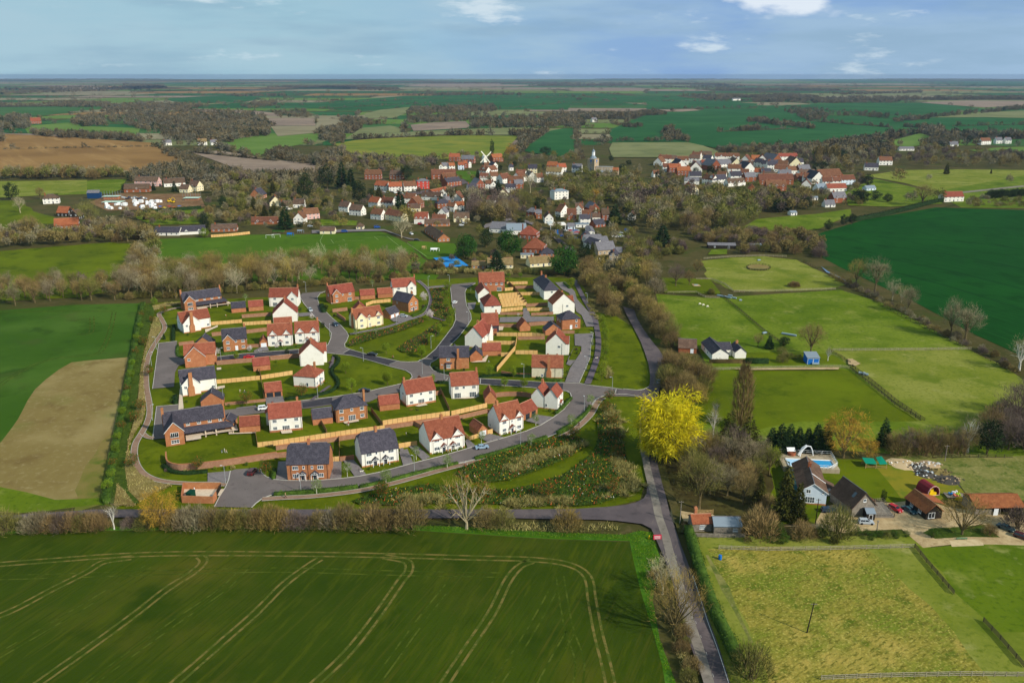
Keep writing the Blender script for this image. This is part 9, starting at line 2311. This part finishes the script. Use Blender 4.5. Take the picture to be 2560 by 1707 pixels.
for k,pts,d in PATCH:
 for a,b in((pts[0],pts[1]),(pts[1],pts[2])):
  L=math.hypot(b[0]-a[0],b[1]-a[1])
  step=max(16,d*.0075)
  nn=int(L/step)
  for i in range(nn):
   if gw.random()<.2:continue
   t=(i+gw.random())/max(nn,1)
   hh=gw.uniform(2,5)if gw.random()<.66 else gw.uniform(7,13)
   hh*=1+min(d,14000)/20000
   mass(a[0]+(b[0]-a[0])*t,a[1]+(b[1]-a[1])*t,hh,max(hh*.5,step*.42),gw.integers(0,2))
 if k=='w':
  n=int(min(380,50+d*.03))
  for i in range(n):
   u,v=gw.random(),gw.random()
   p=[(1-v)*((1-u)*pts[0][j]+u*pts[1][j])+v*((1-u)*pts[3][j]+u*pts[2][j])for j in(0,1)]
   hh=gw.uniform(9,15)*(1+min(d,14000)/22000)
   mass(p[0],p[1],hh,hh*.55*(1+d/14000),gw.integers(0,2))
ok=np.ones(len(TX),bool)
TX,TY,TH,TR,TC=(np.array(a)for a in(TX,TY,TH,TR,TC))
for f,k,pts in VAL:
 w=np.array(PL(f,pts))
 c=np.zeros(len(TX),bool)
 j=len(w)-1
 for i in range(len(w)):
  dy=w[j][1]-w[i][1]
  if abs(dy)>1e-9:c^=((w[i][1]>TY)!=(w[j][1]>TY))&(TX<(w[j][0]-w[i][0])*(TY-w[i][1])/dy+w[i][0])
  j=i
 ok&=~(c&(np.arange(len(TX))>=NFIX))
TX,TY,TH,TR,TC=(a[ok]for a in(TX,TY,TH,TR,TC))
KT=64
n=len(TX)
c=np.repeat(np.stack([TX,TY,TH*.5],1),KT,0)
e=ball(n*KT,gw,.1)
p=c+e*np.repeat(np.stack([TR,TR,TH*.5],1),KT,0)
sz=np.repeat(np.minimum(TR,TH*.6),KT)
d=At(e+gw.normal(size=p.shape)*.6+np.array([0,0,.35]))
V=Ar(p-d*sz[:,None]*.3,d,sz*gw.uniform(.5,1.0,len(sz)),sz*gw.uniform(.12,.32,len(sz)),gw)
V[:,2]=np.maximum(V[:,2],0)
o=obj('distant_woodland',AA('distant_woodland',V,np.arange(len(V)).reshape(-1,3),[mat('distant_twigs','#6c6146',[('#584e38',.01,.42,.62),('#7c7054',.03,.5,.72)],spec=.05),mat('distant_grey_twigs','#646050',[('#524e3e',.01,.42,.62),('#747060',.03,.5,.72)],spec=.05),mat('distant_evergreen','#26361e',spec=.05)],np.repeat(TC,KT)))
tag(o,kind='stuff')
S['counts']=str(('trees planned',len(PLAN),'rest',len(rest),'mass',n))
print(S['counts'])
hz=bpy.data.materials.new('valley_haze')
hz.use_nodes=True
hn=hz.node_tree.nodes
hn.remove(hn['Principled BSDF'])
pv=hn.new('ShaderNodeVolumePrincipled')
pv.inputs['Color'].default_value=lin('#b4d0f4')
pv.inputs['Density'].default_value=3.8e-5
pv.inputs['Anisotropy'].default_value=0.2
hz.node_tree.links.new(pv.outputs[0],hn['Material Output'].inputs['Volume'])
o=MB().box(-17500,17500,-800,24000,-1.0,122.0).build('haze',hz)
tag(o,kind='stuff')
S.cycles.volume_max_steps=64
S.cycles.volume_step_rate=4
M_cl=mat('cloud_white','#e8ecf0',spec=0,trans=.35)  # clouds above the frame, added to cast shade bands on the far plain
for i,(cx_,cy_,rx,ry)in enumerate([(-3300,7600,2600,900),(3600,9800,2600,800)]):
 b=MB()
 for k in range(16):
  a,r=gw.random()*6.28,math.sqrt(gw.random())
  x,y,q=math.cos(a)*r*rx,math.sin(a)*r*ry,gw.uniform(.22,.42)*ry
  b.lathe([(q*.3,0),(q,q*.12),(q*.95,q*.25),(q*.5,q*.42),(q*.1,q*.48)],14,x,y)
 tag(b.build('cloud',M_cl,None,(cx_+1600,cy_-1200,1350),0,True),['wide broken cloud over the left of the far plain','wide broken cloud over the right of the far plain'][i],'cloud')
